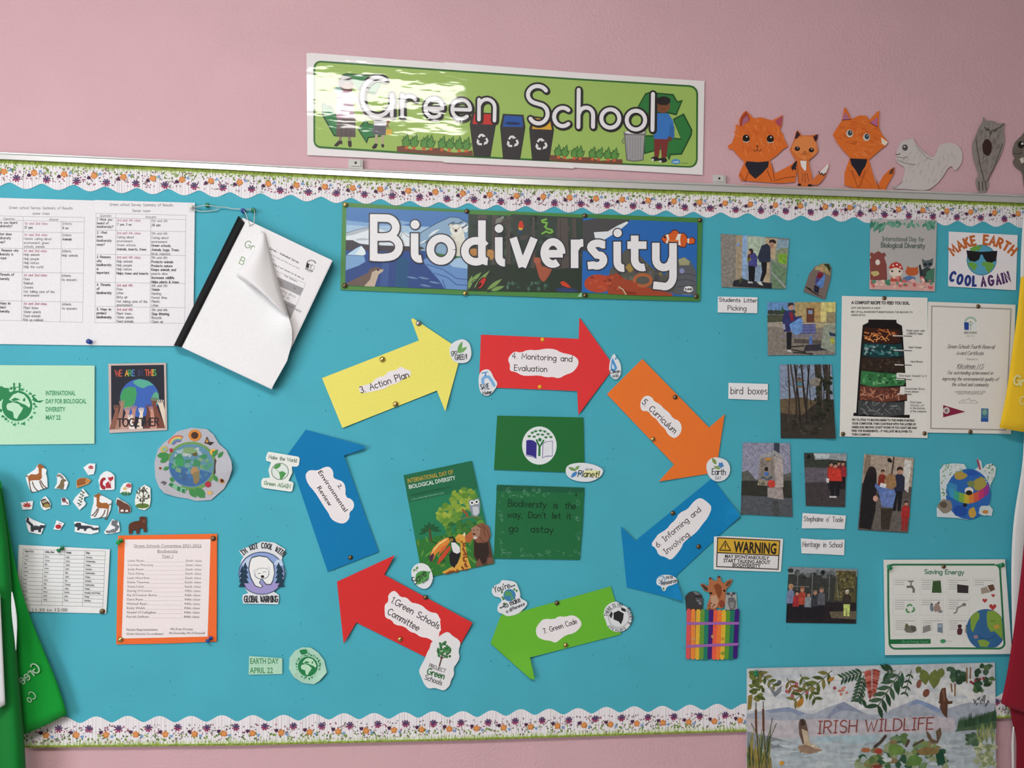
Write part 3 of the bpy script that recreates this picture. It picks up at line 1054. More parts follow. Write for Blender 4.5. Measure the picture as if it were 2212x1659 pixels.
# pupil in a skirt
gb.poly([(775, 740), (910, 745), (905, 845), (775, 842)], '#e6e4e8')
gb.poly([(930, 745), (945, 800), (920, 860), (905, 850), (915, 790)], '#8d5a40')
gb.poly([(772, 840), (908, 845), (900, 945), (750, 930)], '#63616a')
for x in (795, 830, 865):
    gb.line([(x, 855), (x - 6, 930)], 4, '#45434c')
gb.poly([(905, 880), (965, 885), (968, 942), (900, 940)], '#dfb340')
gb.line([(915, 882), (930, 850), (950, 884)], 6, '#8a6a2a')
gb.polys('#b9a98c', [(788, 935), (818, 938), (810, 1040), (785, 1035)], [(850, 945), (882, 945), (878, 1040), (856, 1040)])
gb.poly([(752, 1075), (785, 1032), (818, 1038), (800, 1080), (770, 1092)], '#2c2226')
gb.poly([(850, 1040), (882, 1040), (884, 1070), (862, 1078)], '#2c2226')


def carrots(mm, x0, y0, n, dx, s, slope, soil):
    gb.m = mm
    gb.poly(soil, '#7a4a38')
    for i in range(n):
        x, y = x0 + i * dx[i % len(dx)] if False else x0 + sum(dx[j % len(dx)] for j in range(i)), y0 + slope * (sum(dx[j % len(dx)] for j in range(i)))
        gb.poly([(x - 18 * s, y + 34 * s), (x - 14 * s, y + 6 * s), (x, y - 2 * s), (x + 16 * s, y + 8 * s), (x + 18 * s, y + 34 * s)], '#d4663c')
        for a, l, w in ((-118, 88, 30), (-78, 140, 36), (-48, 92, 30), (-98, 110, 30), (-150, 50, 24), (-30, 50, 22)):
            a2 = math.radians(a + (i % 3 - 1) * 8)
            gb._add(leaf(x, y, x + l * s * math.cos(a2), y + l * s * math.sin(a2), (w + 12) * s), '#35552e')
        gb.up()
        for a, l, w in ((-118, 80, 24), (-78, 130, 30), (-48, 84, 24), (-98, 100, 24), (-150, 44, 18), (-30, 44, 16)):
            a2 = math.radians(a + (i % 3 - 1) * 8)
            gb._add(leaf(x, y, x + l * s * math.cos(a2), y + l * s * math.sin(a2), w * s), '#5f9646')
        gb.up()


carrots(cG, 1120, 1058, 8, [80, 105, 75, 115], 1.0, 0.055,
        [(1018, 1065), (1080, 1055), (1150, 1090), (1230, 1100), (1330, 1105), (1400, 1080), (1480, 1080), (1560, 1120), (1640, 1130), (1740, 1120), (1820, 1105), (1830, 1165), (1520, 1160), (1020, 1118)])
carrots(cH, 690, 1045, 8, [60, 90, 60, 115], 0.82, 0.055,
        [(610, 1040), (660, 1040), (760, 1080), (840, 1070), (930, 1060), (990, 1060), (1090, 1095), (1160, 1090), (1250, 1080), (1302, 1080), (1305, 1125), (860, 1110), (612, 1092)])


def recycle(cx, cy, r, col, s=1.0):
    """three chasing arrows around a triangle"""
    for j in range(3):
        a = math.radians(j * 120 - 90)
        def q(u, v):
            return (cx + r * (u * math.cos(a) - v * math.sin(a)), cy + r * (u * math.sin(a) + v * math.cos(a)))
        gb.line([q(.42, -.62), q(.86, -.3), q(.86, .06)], r * .36, col, cap='butt')
        gb._add([q(.98, .04), q(.98, .2) if False else q(1.12, .06), q(.62, .62), q(.48, .02)], col)
    gb.up()


def bin_(mm, pts, lid, cx, cy, r):
    gb.m = mm
    gb.poly(pts, '#201d1e')
    gb.poly([(p[0] * .965 + cx * .035, p[1] * .975 + cy * .025) for p in pts], '#353132')
    gb.poly(lid[1], lid[0])
    recycle(cx, cy, r, '#ece9ea')


bin_(cG, [(1820, 700), (2060, 710), (2070, 830), (2012, 1175), (1835, 1168), (1793, 830)], ('#c8322c', [(1840, 715), (2050, 722), (2035, 832), (1822, 825)]), 1925, 995, 62)
bin_(cH, [(160, 645), (358, 655), (375, 775), (325, 1082), (162, 1078), (134, 770)], ('#2456a4', [(178, 662), (345, 670), (352, 772), (160, 768)]), 253, 912, 56)
gb.ell(255, 737, 75, 15, '#1a2f5e', 2)
bin_(cH, [(440, 665), (630, 690), (648, 800), (604, 1095), (440, 1090), (412, 790)], ('#e2ac2e', [(455, 685), (610, 700), (628, 798), (440, 790)]), 527, 938, 56)
# bin of paper and recycling loop with a pupil
gb.m = cH
gb.poly([(1440, 590), (1520, 450), (1560, 436), (1790, 456), (1830, 525), (1880, 512), (1820, 660), (1730, 640), (1650, 640), (1520, 660)], '#1d4a20')
gb.poly([(1452, 590), (1527, 462), (1563, 450), (1782, 470), (1825, 540), (1862, 530), (1812, 645), (1735, 625), (1650, 625), (1520, 645)], '#2d7a3a')
gb.poly([(1785, 695), (1890, 640), (1972, 800), (1965, 850), (1870, 1035), (1765, 1040), (1750, 1090), (1690, 980), (1510, 1030), (1505, 850), (1600, 850), (1760, 870), (1860, 880)], '#1d4a20')
gb.poly([(1800, 705), (1882, 658), (1960, 802), (1950, 850), (1862, 1022), (1756, 1026), (1744, 1066), (1690, 968), (1520, 1015), (1517, 862), (1600, 862), (1760, 882), (1868, 892)], '#2d7a3a')
gb.poly([(1310, 815), (1535, 815), (1520, 850), (1505, 1090), (1420, 1102), (1340, 1090), (1318, 850)], '#6d6b6c')
gb.poly([(1330, 850), (1512, 850), (1495, 1082), (1420, 1092), (1350, 1082)], '#a3a1a2')
for x in (1350, 1375, 1400, 1425, 1450, 1475):
    gb.line([(x, 865), (x + 2, 1078)], 5, '#858384')
gb.ell(1422, 825, 110, 22, '#8b898a')
gb.ell(1422, 822, 95, 16, '#e8e6e6')
gb.line([(1312, 880), (1300, 910), (1315, 930)], 8, '#777')
gb.poly([(1625, 640), (1740, 640), (1790, 720), (1800, 860), (1750, 890), (1605, 885), (1600, 700)], '#3778c2')
gb.poly([(1760, 740), (1800, 770), (1795, 880), (1740, 890)], '#2f69ac')
gb.ell(1755, 885, 24, 22, '#6b4030')
gb.poly([(1605, 885), (1745, 890), (1722, 1065), (1678, 1065), (1668, 930), (1650, 1055), (1608, 1055)], '#7e2f2c')
gb.polys('#23211f', blob(1615, 1075, 40, 22, 3, 12, 0.05), blob(1690, 1088, 42, 24, 4, 12, 0.05))
gb.polys('#e6e4e2', blob(1592, 1085, 12, 12, 5, 8, .05), blob(1665, 1100, 14, 11, 6, 8, .05))
gb.ell(1690, 575, 70, 62, '#7d4c30')
gb.ell(1695, 520, 68, 42, '#1f1a1a')
gb.line([(1660, 560), (1680, 556)], 6, '#3a2418')
gb.line([(1715, 562), (1735, 560)], 6, '#3a2418')
gb.line(arc(1690, 590, 22, 12, 20, 160), 5, '#5a2e1c')
gb.poly(blob(1812, 1102, 42, 26, 8, 14, 0.14), '#4a90c4')
gb.text('twinkl', 1812, 1112, 16, '#d8ecf5', w=3.4, align='c')
gb.text('twinkl.co.uk', 1868, 1120, 9, '#7f9a50', w=2)
# the round lettering
ARCS = []
gb.m = cG
G1 = [arc(815, 535, 165, 205, -62, -352, 22) + [(965, 590)], [(965, 515), (965, 735)]]
L1 = [[(1075, 520), (1075, 745)], arc(1150, 610, 78, 78, -175, -35, 8),
      [(1325, 657), (1500, 662)], arc(1412, 655, 92, 98, 4, -310, 20),
      [(1610, 670), (1795, 675)], arc(1702, 668, 96, 100, 4, -310, 20),
      [(1892, 565), (1890, 780)], arc(1975, 650, 84, 88, -170, 0, 8) + [(2055, 790)]]
gb.m = cH
S1 = [arc(492, 462, 92, 82, -28, -250, 14) + arc(500, 645, 88, 92, -65, 150, 14),
      arc(732, 675, 82, 88, -48, -312, 14),
      [(885, 415), (882, 772)], arc(955, 655, 68, 70, -170, 0, 8) + [(1022, 770)],
      arc(1187, 690, 86, 88, 0, 360, 22), arc(1432, 705, 88, 90, 0, 360, 22),
      [(1595, 455), (1590, 800)]]
def both(mm, L_, wb, ww, off):
    gb.m = mm
    for st in L_:
        gb.line(st, wb, '#241f20', up=False)
        gb.line([(x + off, y + off) for x, y in st], wb, '#241f20', up=False)
        gb.up()
    gb.up(3)
    for st in L_:
        gb.line(st, ww, '#efecee', up=True)
both(cG, G1, 84, 40, 10)
both(cG, L1, 78, 38, 10)
both(cH, S1, 74, 38, 6)
gb.flush()

# ------------------------------------------------------------------ "Biodiversity" banner pinned to the board
bd = T('board_banner', 'long picture banner with white lettering reading Biodiversity, pinned to board', 'banner', 15.0, cI, finish='satin')
BPX = lambda p: p
bd.sheet([(739.5, 437), (1012, 454), (1010, 637), (735, 626)], '#4f8a44', th=0.5, mp=False, name='picture_panel')
bd.sheet([(1009, 453), (1262, 463), (1258, 645), (1007, 636)], '#4f8a44', th=0.5, mp=False, name='picture_panel', depth=15.5)
bd.sheet([(1259, 462), (1517, 471), (1512, 651), (1255, 644)], '#4a8440', th=0.5, mp=False, name='picture_panel', depth=16.0)
bd.inkd = 16.7
# polar scene
SKY = [(150, 250), (1535, 312), (1520, 1195), (135, 1135)]
bd.poly([(150, 250), (1535, 312), (1533, 560), (143, 520)], '#4f80bd')
bd.poly([(148, 440), (500, 420), (900, 470), (1530, 480), (1530, 720), (143, 640)], '#a9c8e2')
bd.poly([(146, 400), (420, 430), (760, 400), (900, 430), (800, 450), (400, 470), (146, 450)], '#86acd6')
bd.poly([(145, 560), (300, 500), (420, 470), (560, 510), (700, 560), (800, 530), (900, 580), (980, 560), (1000, 720), (143, 690)], '#e4ecf2')
bd.poly([(145, 545), (270, 505), (410, 475), (400, 510), (230, 565), (145, 580)], '#b4bfc9')
bd.line([(145, 545), (270, 505), (415, 475)], 5, '#4a5866')
bd.poly([(255, 615), (330, 600), (400, 610), (400, 625), (260, 630)], '#b9c4ce')
bd.line([(760, 600), (790, 530), (850, 590), (900, 580)], 5, '#4a5866')
bd.poly([(960, 560), (1180, 430), (1330, 362), (1420, 368), (1534, 430), (1530, 830), (975, 740)], '#8fb0cc')
bd.line([(960, 560), (1180, 430), (1330, 362), (1420, 368), (1534, 430)], 7, '#2c3a4e')
rnd = random.Random(3)
for k in range(24):
    x = rnd.uniform(1010, 1510)
    y = 560 - (x - 980) * 0.42 + rnd.uniform(25, 210) if x < 1370 else rnd.uniform(420, 560)
    bd.poly(blob(x, y, rnd.uniform(20, 60), rnd.uniform(8, 22), k, 9, 0.35, -28), rnd.choice(['#e9eff3', '#f2f5f7', '#5c6e80', '#cfdbe5']))
bd.poly([(142, 625), (220, 625), (300, 665), (420, 680), (700, 690), (1000, 700), (1040, 720), (900, 760), (140, 745)], '#45414a')
bd.poly([(140, 742), (700, 755), (1060, 750), (1060, 1175), (137, 1135)], '#2b4f92')
bd.poly([(137, 900), (700, 840), (1530, 960), (1522, 1192), (137, 1135)], '#2f4b88')
bd.poly([(720, 820), (860, 830), (850, 1165), (700, 1160)], '#235680')
bd.poly([(560, 850), (640, 850), (620, 1155), (530, 1152)], '#3e5b98')
bd.poly([(1000, 860), (1060, 830), (1534, 840), (1524, 1192), (1260, 1180), (1200, 1080)], '#6d95cb')
bd.poly([(1310, 890), (1400, 830), (1534, 820), (1530, 950), (1360, 930)], '#a8c8e6')
for q in ([(1060, 900), (1250, 960), (1400, 1060), (1522, 1075)], [(1150, 1000), (1300, 1050), (1400, 1130), (1520, 1140)], [(1240, 1080), (1280, 1180)], [(1010, 865), (1200, 1080), (1265, 1180)]):
    bd.line(q, 10, '#41629c')
bd.poly([(150, 790), (250, 720), (320, 685), (365, 740), (375, 780), (350, 805), (220, 800)], '#bcdaf0')
bd.poly([(320, 690), (350, 720), (372, 780), (330, 800), (250, 790)], '#e6f1f9')
bd.poly([(145, 795), (350, 808), (365, 870), (290, 915), (140, 970)], '#7fa8d2')
bd.line([(150, 790), (250, 720), (320, 685), (365, 740), (372, 785), (345, 805), (150, 795)], 6, '#2c4a7c')
bd.poly([(140, 1120), (300, 1040), (390, 1000), (420, 950), (480, 930), (540, 945), (576, 960), (560, 985), (520, 1010), (490, 1090), (470, 1155), (150, 1140)], '#6b5a52')
bd.poly([(350, 1150), (420, 1070), (440, 990), (500, 960), (574, 958), (560, 985), (515, 1015), (490, 1090), (470, 1155)], '#c4b09c')
bd.ell(510, 965, 14, 10, '#2d2522')
for x, y in ((830, 1040), (960, 1045), (1085, 1095), (980, 1130)):
    bd.poly(leaf(x, y, x + 140, y + 25, 22), '#6f8fb4')
# polar bear
bd.poly(blob(1420, 640, 80, 170, 7, 20, 0.05), '#e8e6d8')
bd.poly([(1340, 560), (1310, 620), (1350, 640), (1400, 600)], '#dcd9ca')
bd.poly(blob(1395, 505, 66, 62, 8, 16, 0.04), '#efeee4')
bd.polys('#e0dccf', blob(1340, 462, 22, 20, 1, 10, .05), blob(1440, 470, 20, 20, 2, 10, .05))
bd.ell(1392, 518, 30, 26, '#d8d2c2')
bd.ell(1394, 516, 16, 15, '#26221f')
bd.line([(1360, 490), (1366, 494)], 9, '#26221f')
bd.line([(1420, 492), (1426, 494)], 9, '#26221f')
bd.poly([(1380, 640), (1440, 640), (1450, 800), (1390, 800)], '#dedac9')
# forest scene
bd.m = cI
bd.poly([(1538, 328), (1760, 338), (2212, 352), (2212, 1210), (1522, 1198)], '#39473f')
bd.m = cJ
bd.poly([(-30, 308), (735, 345), (722, 1140), (-30, 1130)], '#3b4840')
rnd = random.Random(5)
bd.m = IDENT
for k in range(60):
    x, y = rnd.uniform(1014, 1252), rnd.uniform(468, 626)
    bd.poly(blob(x, y, min(rnd.uniform(5, 16), x - 1011, 1255 - x), rnd.uniform(4, 12), k, 9, 0.3), rnd.choice(['#46574a', '#2f3b34', '#4f6152', '#3f4643', '#55504c', '#2a322e', '#4a4744']))
for x, w in ((1042, 20), (1098, 7), (1215, 22), (1152, 6), (1240, 8), (1070, 12)):
    bd.poly([(x - w / 2, 463 + (x - 1010) * .04), (x + w / 2, 463 + (x - 1010) * .04), (x + w * .7, 600), (x - w * .8, 600)], '#59524e')
    bd.line([(x - w * .2, 468 + (x - 1010) * .04), (x - w * .1, 590)], 1.2, '#403a37')
bd.poly([(1012, 575), (1100, 570), (1180, 585), (1256, 575), (1255, 632), (1012, 628)], '#2f3b31')
for k in range(26):
    x, y = rnd.uniform(1095, 1190), rnd.uniform(610, 624)
    bd.poly(blob(x, y, rnd.uniform(2, 4), rnd.uniform(3, 5), k, 8, 0.1), rnd.choice(['#4f6e5c', '#3b5a48', '#2c4438', '#5c7a66']))
for a, b in (((1015, 612), (1040, 588)), ((1024, 622), (1058, 584)), ((1052, 626), (1085, 602)), ((1060, 628), (1090, 618)), ((1012, 625), (1020, 595))):
    bd.poly(leaf(a[0], a[1], b[0], b[1], 9), '#7fa05a')
bd.m = cI
bd.poly(blob(1685, 1115, 85, 40, 3, 16, 0.06, -55), '#26211f')
bd.poly(blob(1690, 1112, 72, 28, 4, 16, 0.08, -55), '#c8352f')
bd.poly(blob(1665, 1135, 34, 14, 5, 10, 0.08, -55), '#2c1a18')
bd.line([(1740, 1030), (1800, 1000), (1830, 1030)], 6, '#201c1a')
bd.line([(1640, 1070), (1590, 1080), (1570, 1110)], 6, '#201c1a')
bd.poly(blob(1590, 765, 60, 45, 6, 14, 0.1), '#b98549')
bd.poly(blob(1780, 790, 55, 65, 7, 14, 0.08), '#c08d52')
for k in range(14):
    bd.ell(rnd.uniform(1550, 1820), rnd.uniform(740, 830), 6, 5, '#6a4a26')
bd.poly(blob(1885, 400, 50, 28, 9, 12, 0.15, -35), '#84867e')
bd.ell(1925, 368, 18, 16, '#8e908a')
bd.line([(1760, 480), (1900, 440), (2050, 380), (2130, 345)], 14, '#4a4441')
bd.poly([(2100, 470), (2120, 410), (2150, 405), (2170, 470), (2150, 500)], '#cf4030')
bd.poly([(2105, 480), (2160, 490), (2140, 520), (2110, 510)], '#e0b03c')
bd.poly([(2105, 505), (2145, 515), (2130, 540), (2140, 550), (2118, 560)], '#2c4a86')
bd.m = cJ
sn = [(345, 362), (300, 375), (305, 392), (350, 400), (345, 425), (330, 440), (352, 462), (400, 475), (410, 495), (385, 508), (340, 492), (300, 515)]
bd.line(sn, 26, '#3f6a34')
bd.line(sn, 19, '#7fb850')
bd.poly([(205, 735), (225, 770), (270, 790), (300, 860), (410, 880), (380, 950), (330, 1020), (300, 1025), (270, 980), (240, 880)], '#a85a44')
bd.ell(250, 800, 40, 34, '#b0614a')
bd.poly([(490, 1030), (530, 1018), (575, 1050), (610, 1090), (560, 1085), (510, 1062)], '#d2452c')
bd.poly([(440, 1100), (520, 1085), (640, 1100), (700, 1130), (560, 1140), (460, 1130)], '#33426c')
# reef scene
bd.poly([(735, 348), (1950, 398), (1938, 1188), (722, 1140)], '#2a6ab6')
bd.poly([(735, 345), (1235, 365), (1180, 440), (1050, 490), (960, 580), (730, 600)], '#4e4d4e')
bd.poly([(735, 600), (900, 570), (850, 700), (728, 700)], '#45484c')
bd.poly([(850, 500), (1000, 490), (1100, 430), (1200, 385), (1215, 400), (1120, 480), (960, 580), (860, 560)], '#e8ecf0')
bd.poly([(735, 345), (880, 350), (735, 380)], '#2a6ab6')
bd.poly([(1020, 900), (1130, 760), (1180, 690), (1250, 680), (1340, 750), (1420, 830), (1500, 900), (1720, 1000), (1740, 1150), (1000, 1060)], '#5b5b55')
rnd = random.Random(9)
for k in range(46):
    x = rnd.uniform(1060, 1900)
    y = rnd.uniform(max(720, 980 - 0.9 * (x - 1040)) if x < 1300 else (800 + (x - 1300) * 0.35 if x < 1680 else 800), 1080)
    bd.poly(blob(x, y, rnd.uniform(12, 45), rnd.uniform(10, 32), k, 9, 0.25), rnd.choice(['#6c6b60', '#4a4a4c', '#7a735a', '#55505c', '#5f4a58', '#3c4248', '#867a4e', '#6a5f70']))
bd.poly([(1180, 870), (1240, 820), (1270, 900), (1230, 930)], '#a98a4a')
bd.poly([(1730, 800), (1800, 765), (1870, 800), (1930, 900), (1942, 1170), (1700, 1160), (1740, 950)], '#5f6268')
bd.poly([(1745, 790), (1810, 765), (1870, 810), (1860, 850), (1760, 850)], '#a3a27c')
bd.ell(1785, 910, 26, 28, '#8b90c0')
for q in ([(1750, 950), (1850, 940), (1930, 960)], [(1740, 1010), (1840, 1000), (1930, 1030)], [(1730, 1080), (1930, 1060)]):
    bd.line(q, 8, '#45484e')
bd.poly(blob(900, 1045, 155, 95, 2, 22, 0.04), '#b8492f')
bd.poly([(980, 960), (1100, 935), (1180, 1000), (1280, 1020), (1400, 1080), (1560, 1120), (1680, 1150), (1690, 1178), (1300, 1170), (1000, 1155)], '#a5482e')
bd.line(arc(1370, 1010, 90, 60, -190, 120, 14), 34, '#b4683e')
bd.line([(1120, 1090), (1200, 1140), (1290, 1150)], 30, '#8e3322')
bd.line([(1115, 1080), (1160, 1110), (1190, 1160)], 14, '#c7b494')
for k in range(16):
    bd.poly(blob(rnd.uniform(800, 1150), rnd.uniform(980, 1110), 20, 14, k, 8, 0.3), rnd.choice(['#9c3a24', '#c25a3a', '#8a3320']))
# clownfish
bd.poly([(1560, 570), (1600, 525), (1660, 505), (1690, 470), (1740, 478), (1760, 510), (1810, 505), (1840, 540), (1850, 575), (1890, 545), (1930, 575), (1920, 625), (1870, 632), (1840, 615), (1820, 665), (1770, 660), (1740, 640), (1640, 630), (1590, 610)], '#4a2420')
bd.poly([(1568, 570), (1605, 532), (1662, 513), (1694, 480), (1736, 487), (1755, 518), (1806, 513), (1832, 545), (1845, 582), (1890, 553), (1922, 578), (1913, 618), (1872, 624), (1838, 606), (1815, 656), (1773, 651), (1742, 632), (1640, 622), (1596, 604)], '#d8602a')
bd.poly([(1612, 528), (1640, 520), (1650, 570), (1632, 622), (1612, 614), (1630, 570)], '#efe9dc')
bd.poly([(1740, 520), (1775, 515), (1765, 570), (1772, 640), (1745, 632), (1750, 600), (1715, 582)], '#efe9dc')
bd.poly([(1842, 570), (1862, 562), (1860, 620), (1844, 614)], '#efe9dc')
bd.ell(1603, 553, 12, 12, '#2a1814')
bd.line([(1650, 590), (1740, 592)], 22, '#e0783c')
bd.line([(1650, 604), (1740, 606)], 6, '#4a2420')
bd.poly(blob(1855, 1105, 52, 32, 3, 16, 0.12), '#f0f0ee')
bd.text('twinkl', 1855, 1115, 24, '#2a2a2a', w=6, align='c')
bd.line([(1790, 1160), (1880, 1163)], 3, '#b8c4cc')
# the big white lettering
W_ = []
bd.m = IDENT
i2 = lambda L_: [[cI(*p) for p in s] for s in L_]
j2 = lambda L_: [[cJ(*p) for p in s] for s in L_]
LET = i2([[(460, 330), (458, 858)],
          [(440, 372), (560, 374)] + arc(600, 480, 112, 106, -80, 80, 9) + [(560, 590), (450, 590)],
          [(450, 588), (580, 590)] + arc(620, 702, 128, 116, -80, 84, 9) + [(560, 824), (440, 820)],
          [(925, 548), (925, 770)] + arc(985, 780, 60, 60, 178, 70, 6),
          arc(1225, 733, 122, 130, 0, 360, 26)]) + \
      i2([arc(1622, 752, 126, 120, -30, -330, 20), [(1691, 400), (1690, 788)] + arc(1750, 800, 60, 68, 180, 85, 6),
          [(1882, 592), (1883, 800)] + arc(1945, 815, 62, 68, 180, 82, 6)]) + \
      j2([[(-8, 558), (90, 868)], [(215, 562), (90, 868)],
          [(325, 728), (520, 728)], arc(415, 720, 92, 118, 4, -305, 22),
          [(645, 578), (645, 880)], arc(730, 712, 82, 100, 200, 275, 6),
          [(970, 632)] + arc(890, 660, 72, 44, -40, -200, 8) + [(880, 740)] + arc(880, 795, 72, 62, -50, 120, 8) + [(785, 855)],
          [(1097, 600), (1098, 800)] + arc(1160, 812, 62, 70, 180, 78, 6),
          [(1283, 535), (1283, 790)] + arc(1365, 790, 82, 85, 180, 70, 7), [(1205, 637), (1408, 637)],
          [(1508, 612), (1508, 780)] + arc(1592, 785, 84, 90, 180, 15, 8) + [(1690, 760)],
          [(1690, 615), (1690, 960)] + arc(1600, 965, 90, 112, 0, 108, 9) + [(1480, 1062)]])
DOTS = [cI(930, 448) + (9.6,), cI(1885, 493) + (9.2,), cJ(1102, 508) + (9.0,)]
for st in LET:
    bd.line([p for p in st], 21.5, '#3a3a44', cap='butt', up=False)
for x, y, r in DOTS:
    bd._add([(x + (r + 2.4) * math.cos(u), y + (r + 2.4) * math.sin(u)) for u in [i * math.pi / 9 for i in range(18)]], '#3a3a44')
for st in LET:   # rounded outline at stroke ends
    for a, b in ((st[0], st[1]), (st[-1], st[-2])):
        d = math.dist(a, b) or 1
        e = ((a[0] - b[0]) / d * 2.6, (a[1] - b[1]) / d * 2.6)
        bd.line([a, (a[0] + e[0], a[1] + e[1])], 21.5, '#3a3a44', cap='butt', up=False)
bd.up(4)
for k_, st in enumerate(LET):
    bd.layer += 0.002
    bd.line(st, 16.4, '#f0eef0', cap='butt', up=False)
bd.up()
for x, y, r in DOTS:
    bd.ell(x, y, r, r, '#f0eef0')
bd.m = cJ
bd.poly([(672, 1185), (716, 1135), (724, 1188)], '#9fcfae')
bd.flush()
for (m_, x, y, k, w) in ((cI, 138, 222, 'brass', 'at top corner of Biodiversity banner above the sea lion picture'), (cI, 1518, 297, 'bronze', 'on Biodiversity banner top edge near the letter d'),
                         (cI, 130, 1142, 'bronze', 'on Biodiversity banner beside the sea lion'), (cI, 1500, 1230, 'brass', 'on Biodiversity banner bottom edge below the letter d'),
                         (cJ, 752, 325, 'bronze', 'on Biodiversity banner top edge above the letter s'), (cJ, 757, 1170, 'bronze', 'on Biodiversity banner bottom edge beside the octopus'),
                         (cJ, 1975, 370, 'bronze', 'on Biodiversity banner top corner above the clownfish'), (cJ, 1935, 1182, 'bronze', 'on Biodiversity banner bottom corner below the white cloud logo')):
    tack(*m_(x, y), 17.6, k, w, 0.86)
# ------------------------------------------------------------------ survey result sheets
GR, RD, DK = '#6f6b6e', '#b0566c', '#4b474a'


def survey(t, m, title, sub, tx, sx, ty, sy, rows, tsz=25):
    t.m = m
    t.text(title, tx, ty, tsz, GR, w=3.6, ang=0.6, align='c', slant=0.12, space=4.5)
    t.text(sub, sx, sy, tsz, GR, w=3.6, ang=0.6, align='c', slant=0.1, space=4.5)
    for x, y, s, c in rows:
        bold = c == DK
        t.text(s, x, y, tsz * .95, c, w=4.4 if bold else 3.2, ang=0.6, slant=0.08, hs=0.93, space=4.2)


s1 = T('survey_sheet', 'white survey results sheet headed Junior room, cut off by photo edge', 'paper sheet', 15.0, IDENT, 'survey result sheets')
s1.sheet([(-14, 427), (205, 433), (201.5, 746), (-14, 743)], '#ece9ec', th=0.4)
s1.m = cA
TL = '#a5a1a6'
for q in ([(-20, 675), (840, 690), (822, 1735), (-20, 1712)],):
    s1.line(q, 3.5, TL, closed=True)
for q in ([(-20, 715), (838, 735)], [(-20, 828), (836, 845)], [(-20, 995), (833, 1005)], [(-20, 1232), (830, 1245)], [(-20, 1518), (826, 1533)], [(230, 680), (215, 1720)], [(612, 722), (600, 1728)]):
    s1.line(q, 3.5, TL)
survey(s1, cA, 'Green school Survey Summary of Results', 'Junior room', 405, 405, 607, 662, [
    (35, 713, 'Question', GR), (490, 720, 'Answer', GR),
    (-70, 750, '1. Have you heard', DK), (-80, 785, 'of biodiversity?', DK), (243, 760, '1st and 2nd class', RD), (243, 800, '12 yes', DK), (622, 762, 'Infants', GR), (622, 806, '8 no', DK),
    (-60, 865, '2. What does', DK), (-40, 905, 'biodiversity', DK), (-30, 945, 'mean?', DK), (240, 872, '1st and 2nd class', RD), (238, 912, 'Nature, caring about', GR), (238, 952, 'environment, green', GR), (238, 990, 'schools, animals', GR), (620, 876, 'Infants', GR), (620, 917, 'Animals', DK),
    (-20, 1027, '3. Reasons why', DK), (-50, 1066, 'biodiversity is', DK), (-60, 1105, 'important', DK), (235, 1032, '1st and 2nd class', RD), (235, 1070, 'Help animals', GR), (235, 1112, 'Help people', GR), (235, 1152, 'Help nature', GR), (235, 1192, 'Help the world', GR), (616, 1036, 'Infants', GR), (614, 1078, 'Help animals', GR),
    (-40, 1268, '4. Threats of', DK), (-55, 1310, 'biodiversity', DK), (235, 1274, '1st and 2nd class', RD), (235, 1314, 'Fires', GR), (235, 1355, 'Rubbish', GR), (235, 1396, 'Oceans', GR), (235, 1438, 'Not taking care of the', GR), (235, 1476, 'environment', GR), (613, 1280, 'Infants', GR), (612, 1320, 'No answers', GR),
    (-40, 1554, '5. Ways to', DK), (-40, 1594, 'protect', DK), (-55, 1634, 'biodiversity.', DK), (235, 1558, '1st and 2nd class', RD), (235, 1600, 'Plant trees', GR), (235, 1640, 'Water plants', GR), (235, 1680, 'Feed animals', GR), (228, 1720, 'Pick up rubbish', GR), (616, 1564, 'Infants', GR), (614, 1606, 'No answers', GR)])
s1.flush()
s2 = T('survey_sheet', 'white survey results sheet headed Senior room, beside the bound booklet', 'paper sheet', 15.5, IDENT, 'survey result sheets')
s2.sheet([(204.5, 432), (421, 438), (417, 748), (200.5, 746)], '#eeebee', th=0.4)
s2.m = cA
s2.line([(955, 648), (1850, 668), (1838, 1744), (945, 1738)], 3.5, TL, closed=True)
for q in ([(953, 690), (1848, 712)], [(952, 815), (1846, 832)], [(950, 1055), (1843, 1070)], [(948, 1335), (1842, 1348)], [(947, 1575), (1840, 1588)], [(1155, 653), (1145, 1740)], [(1502, 700), (1492, 1742)]):
    s2.line(q, 3.5, TL)
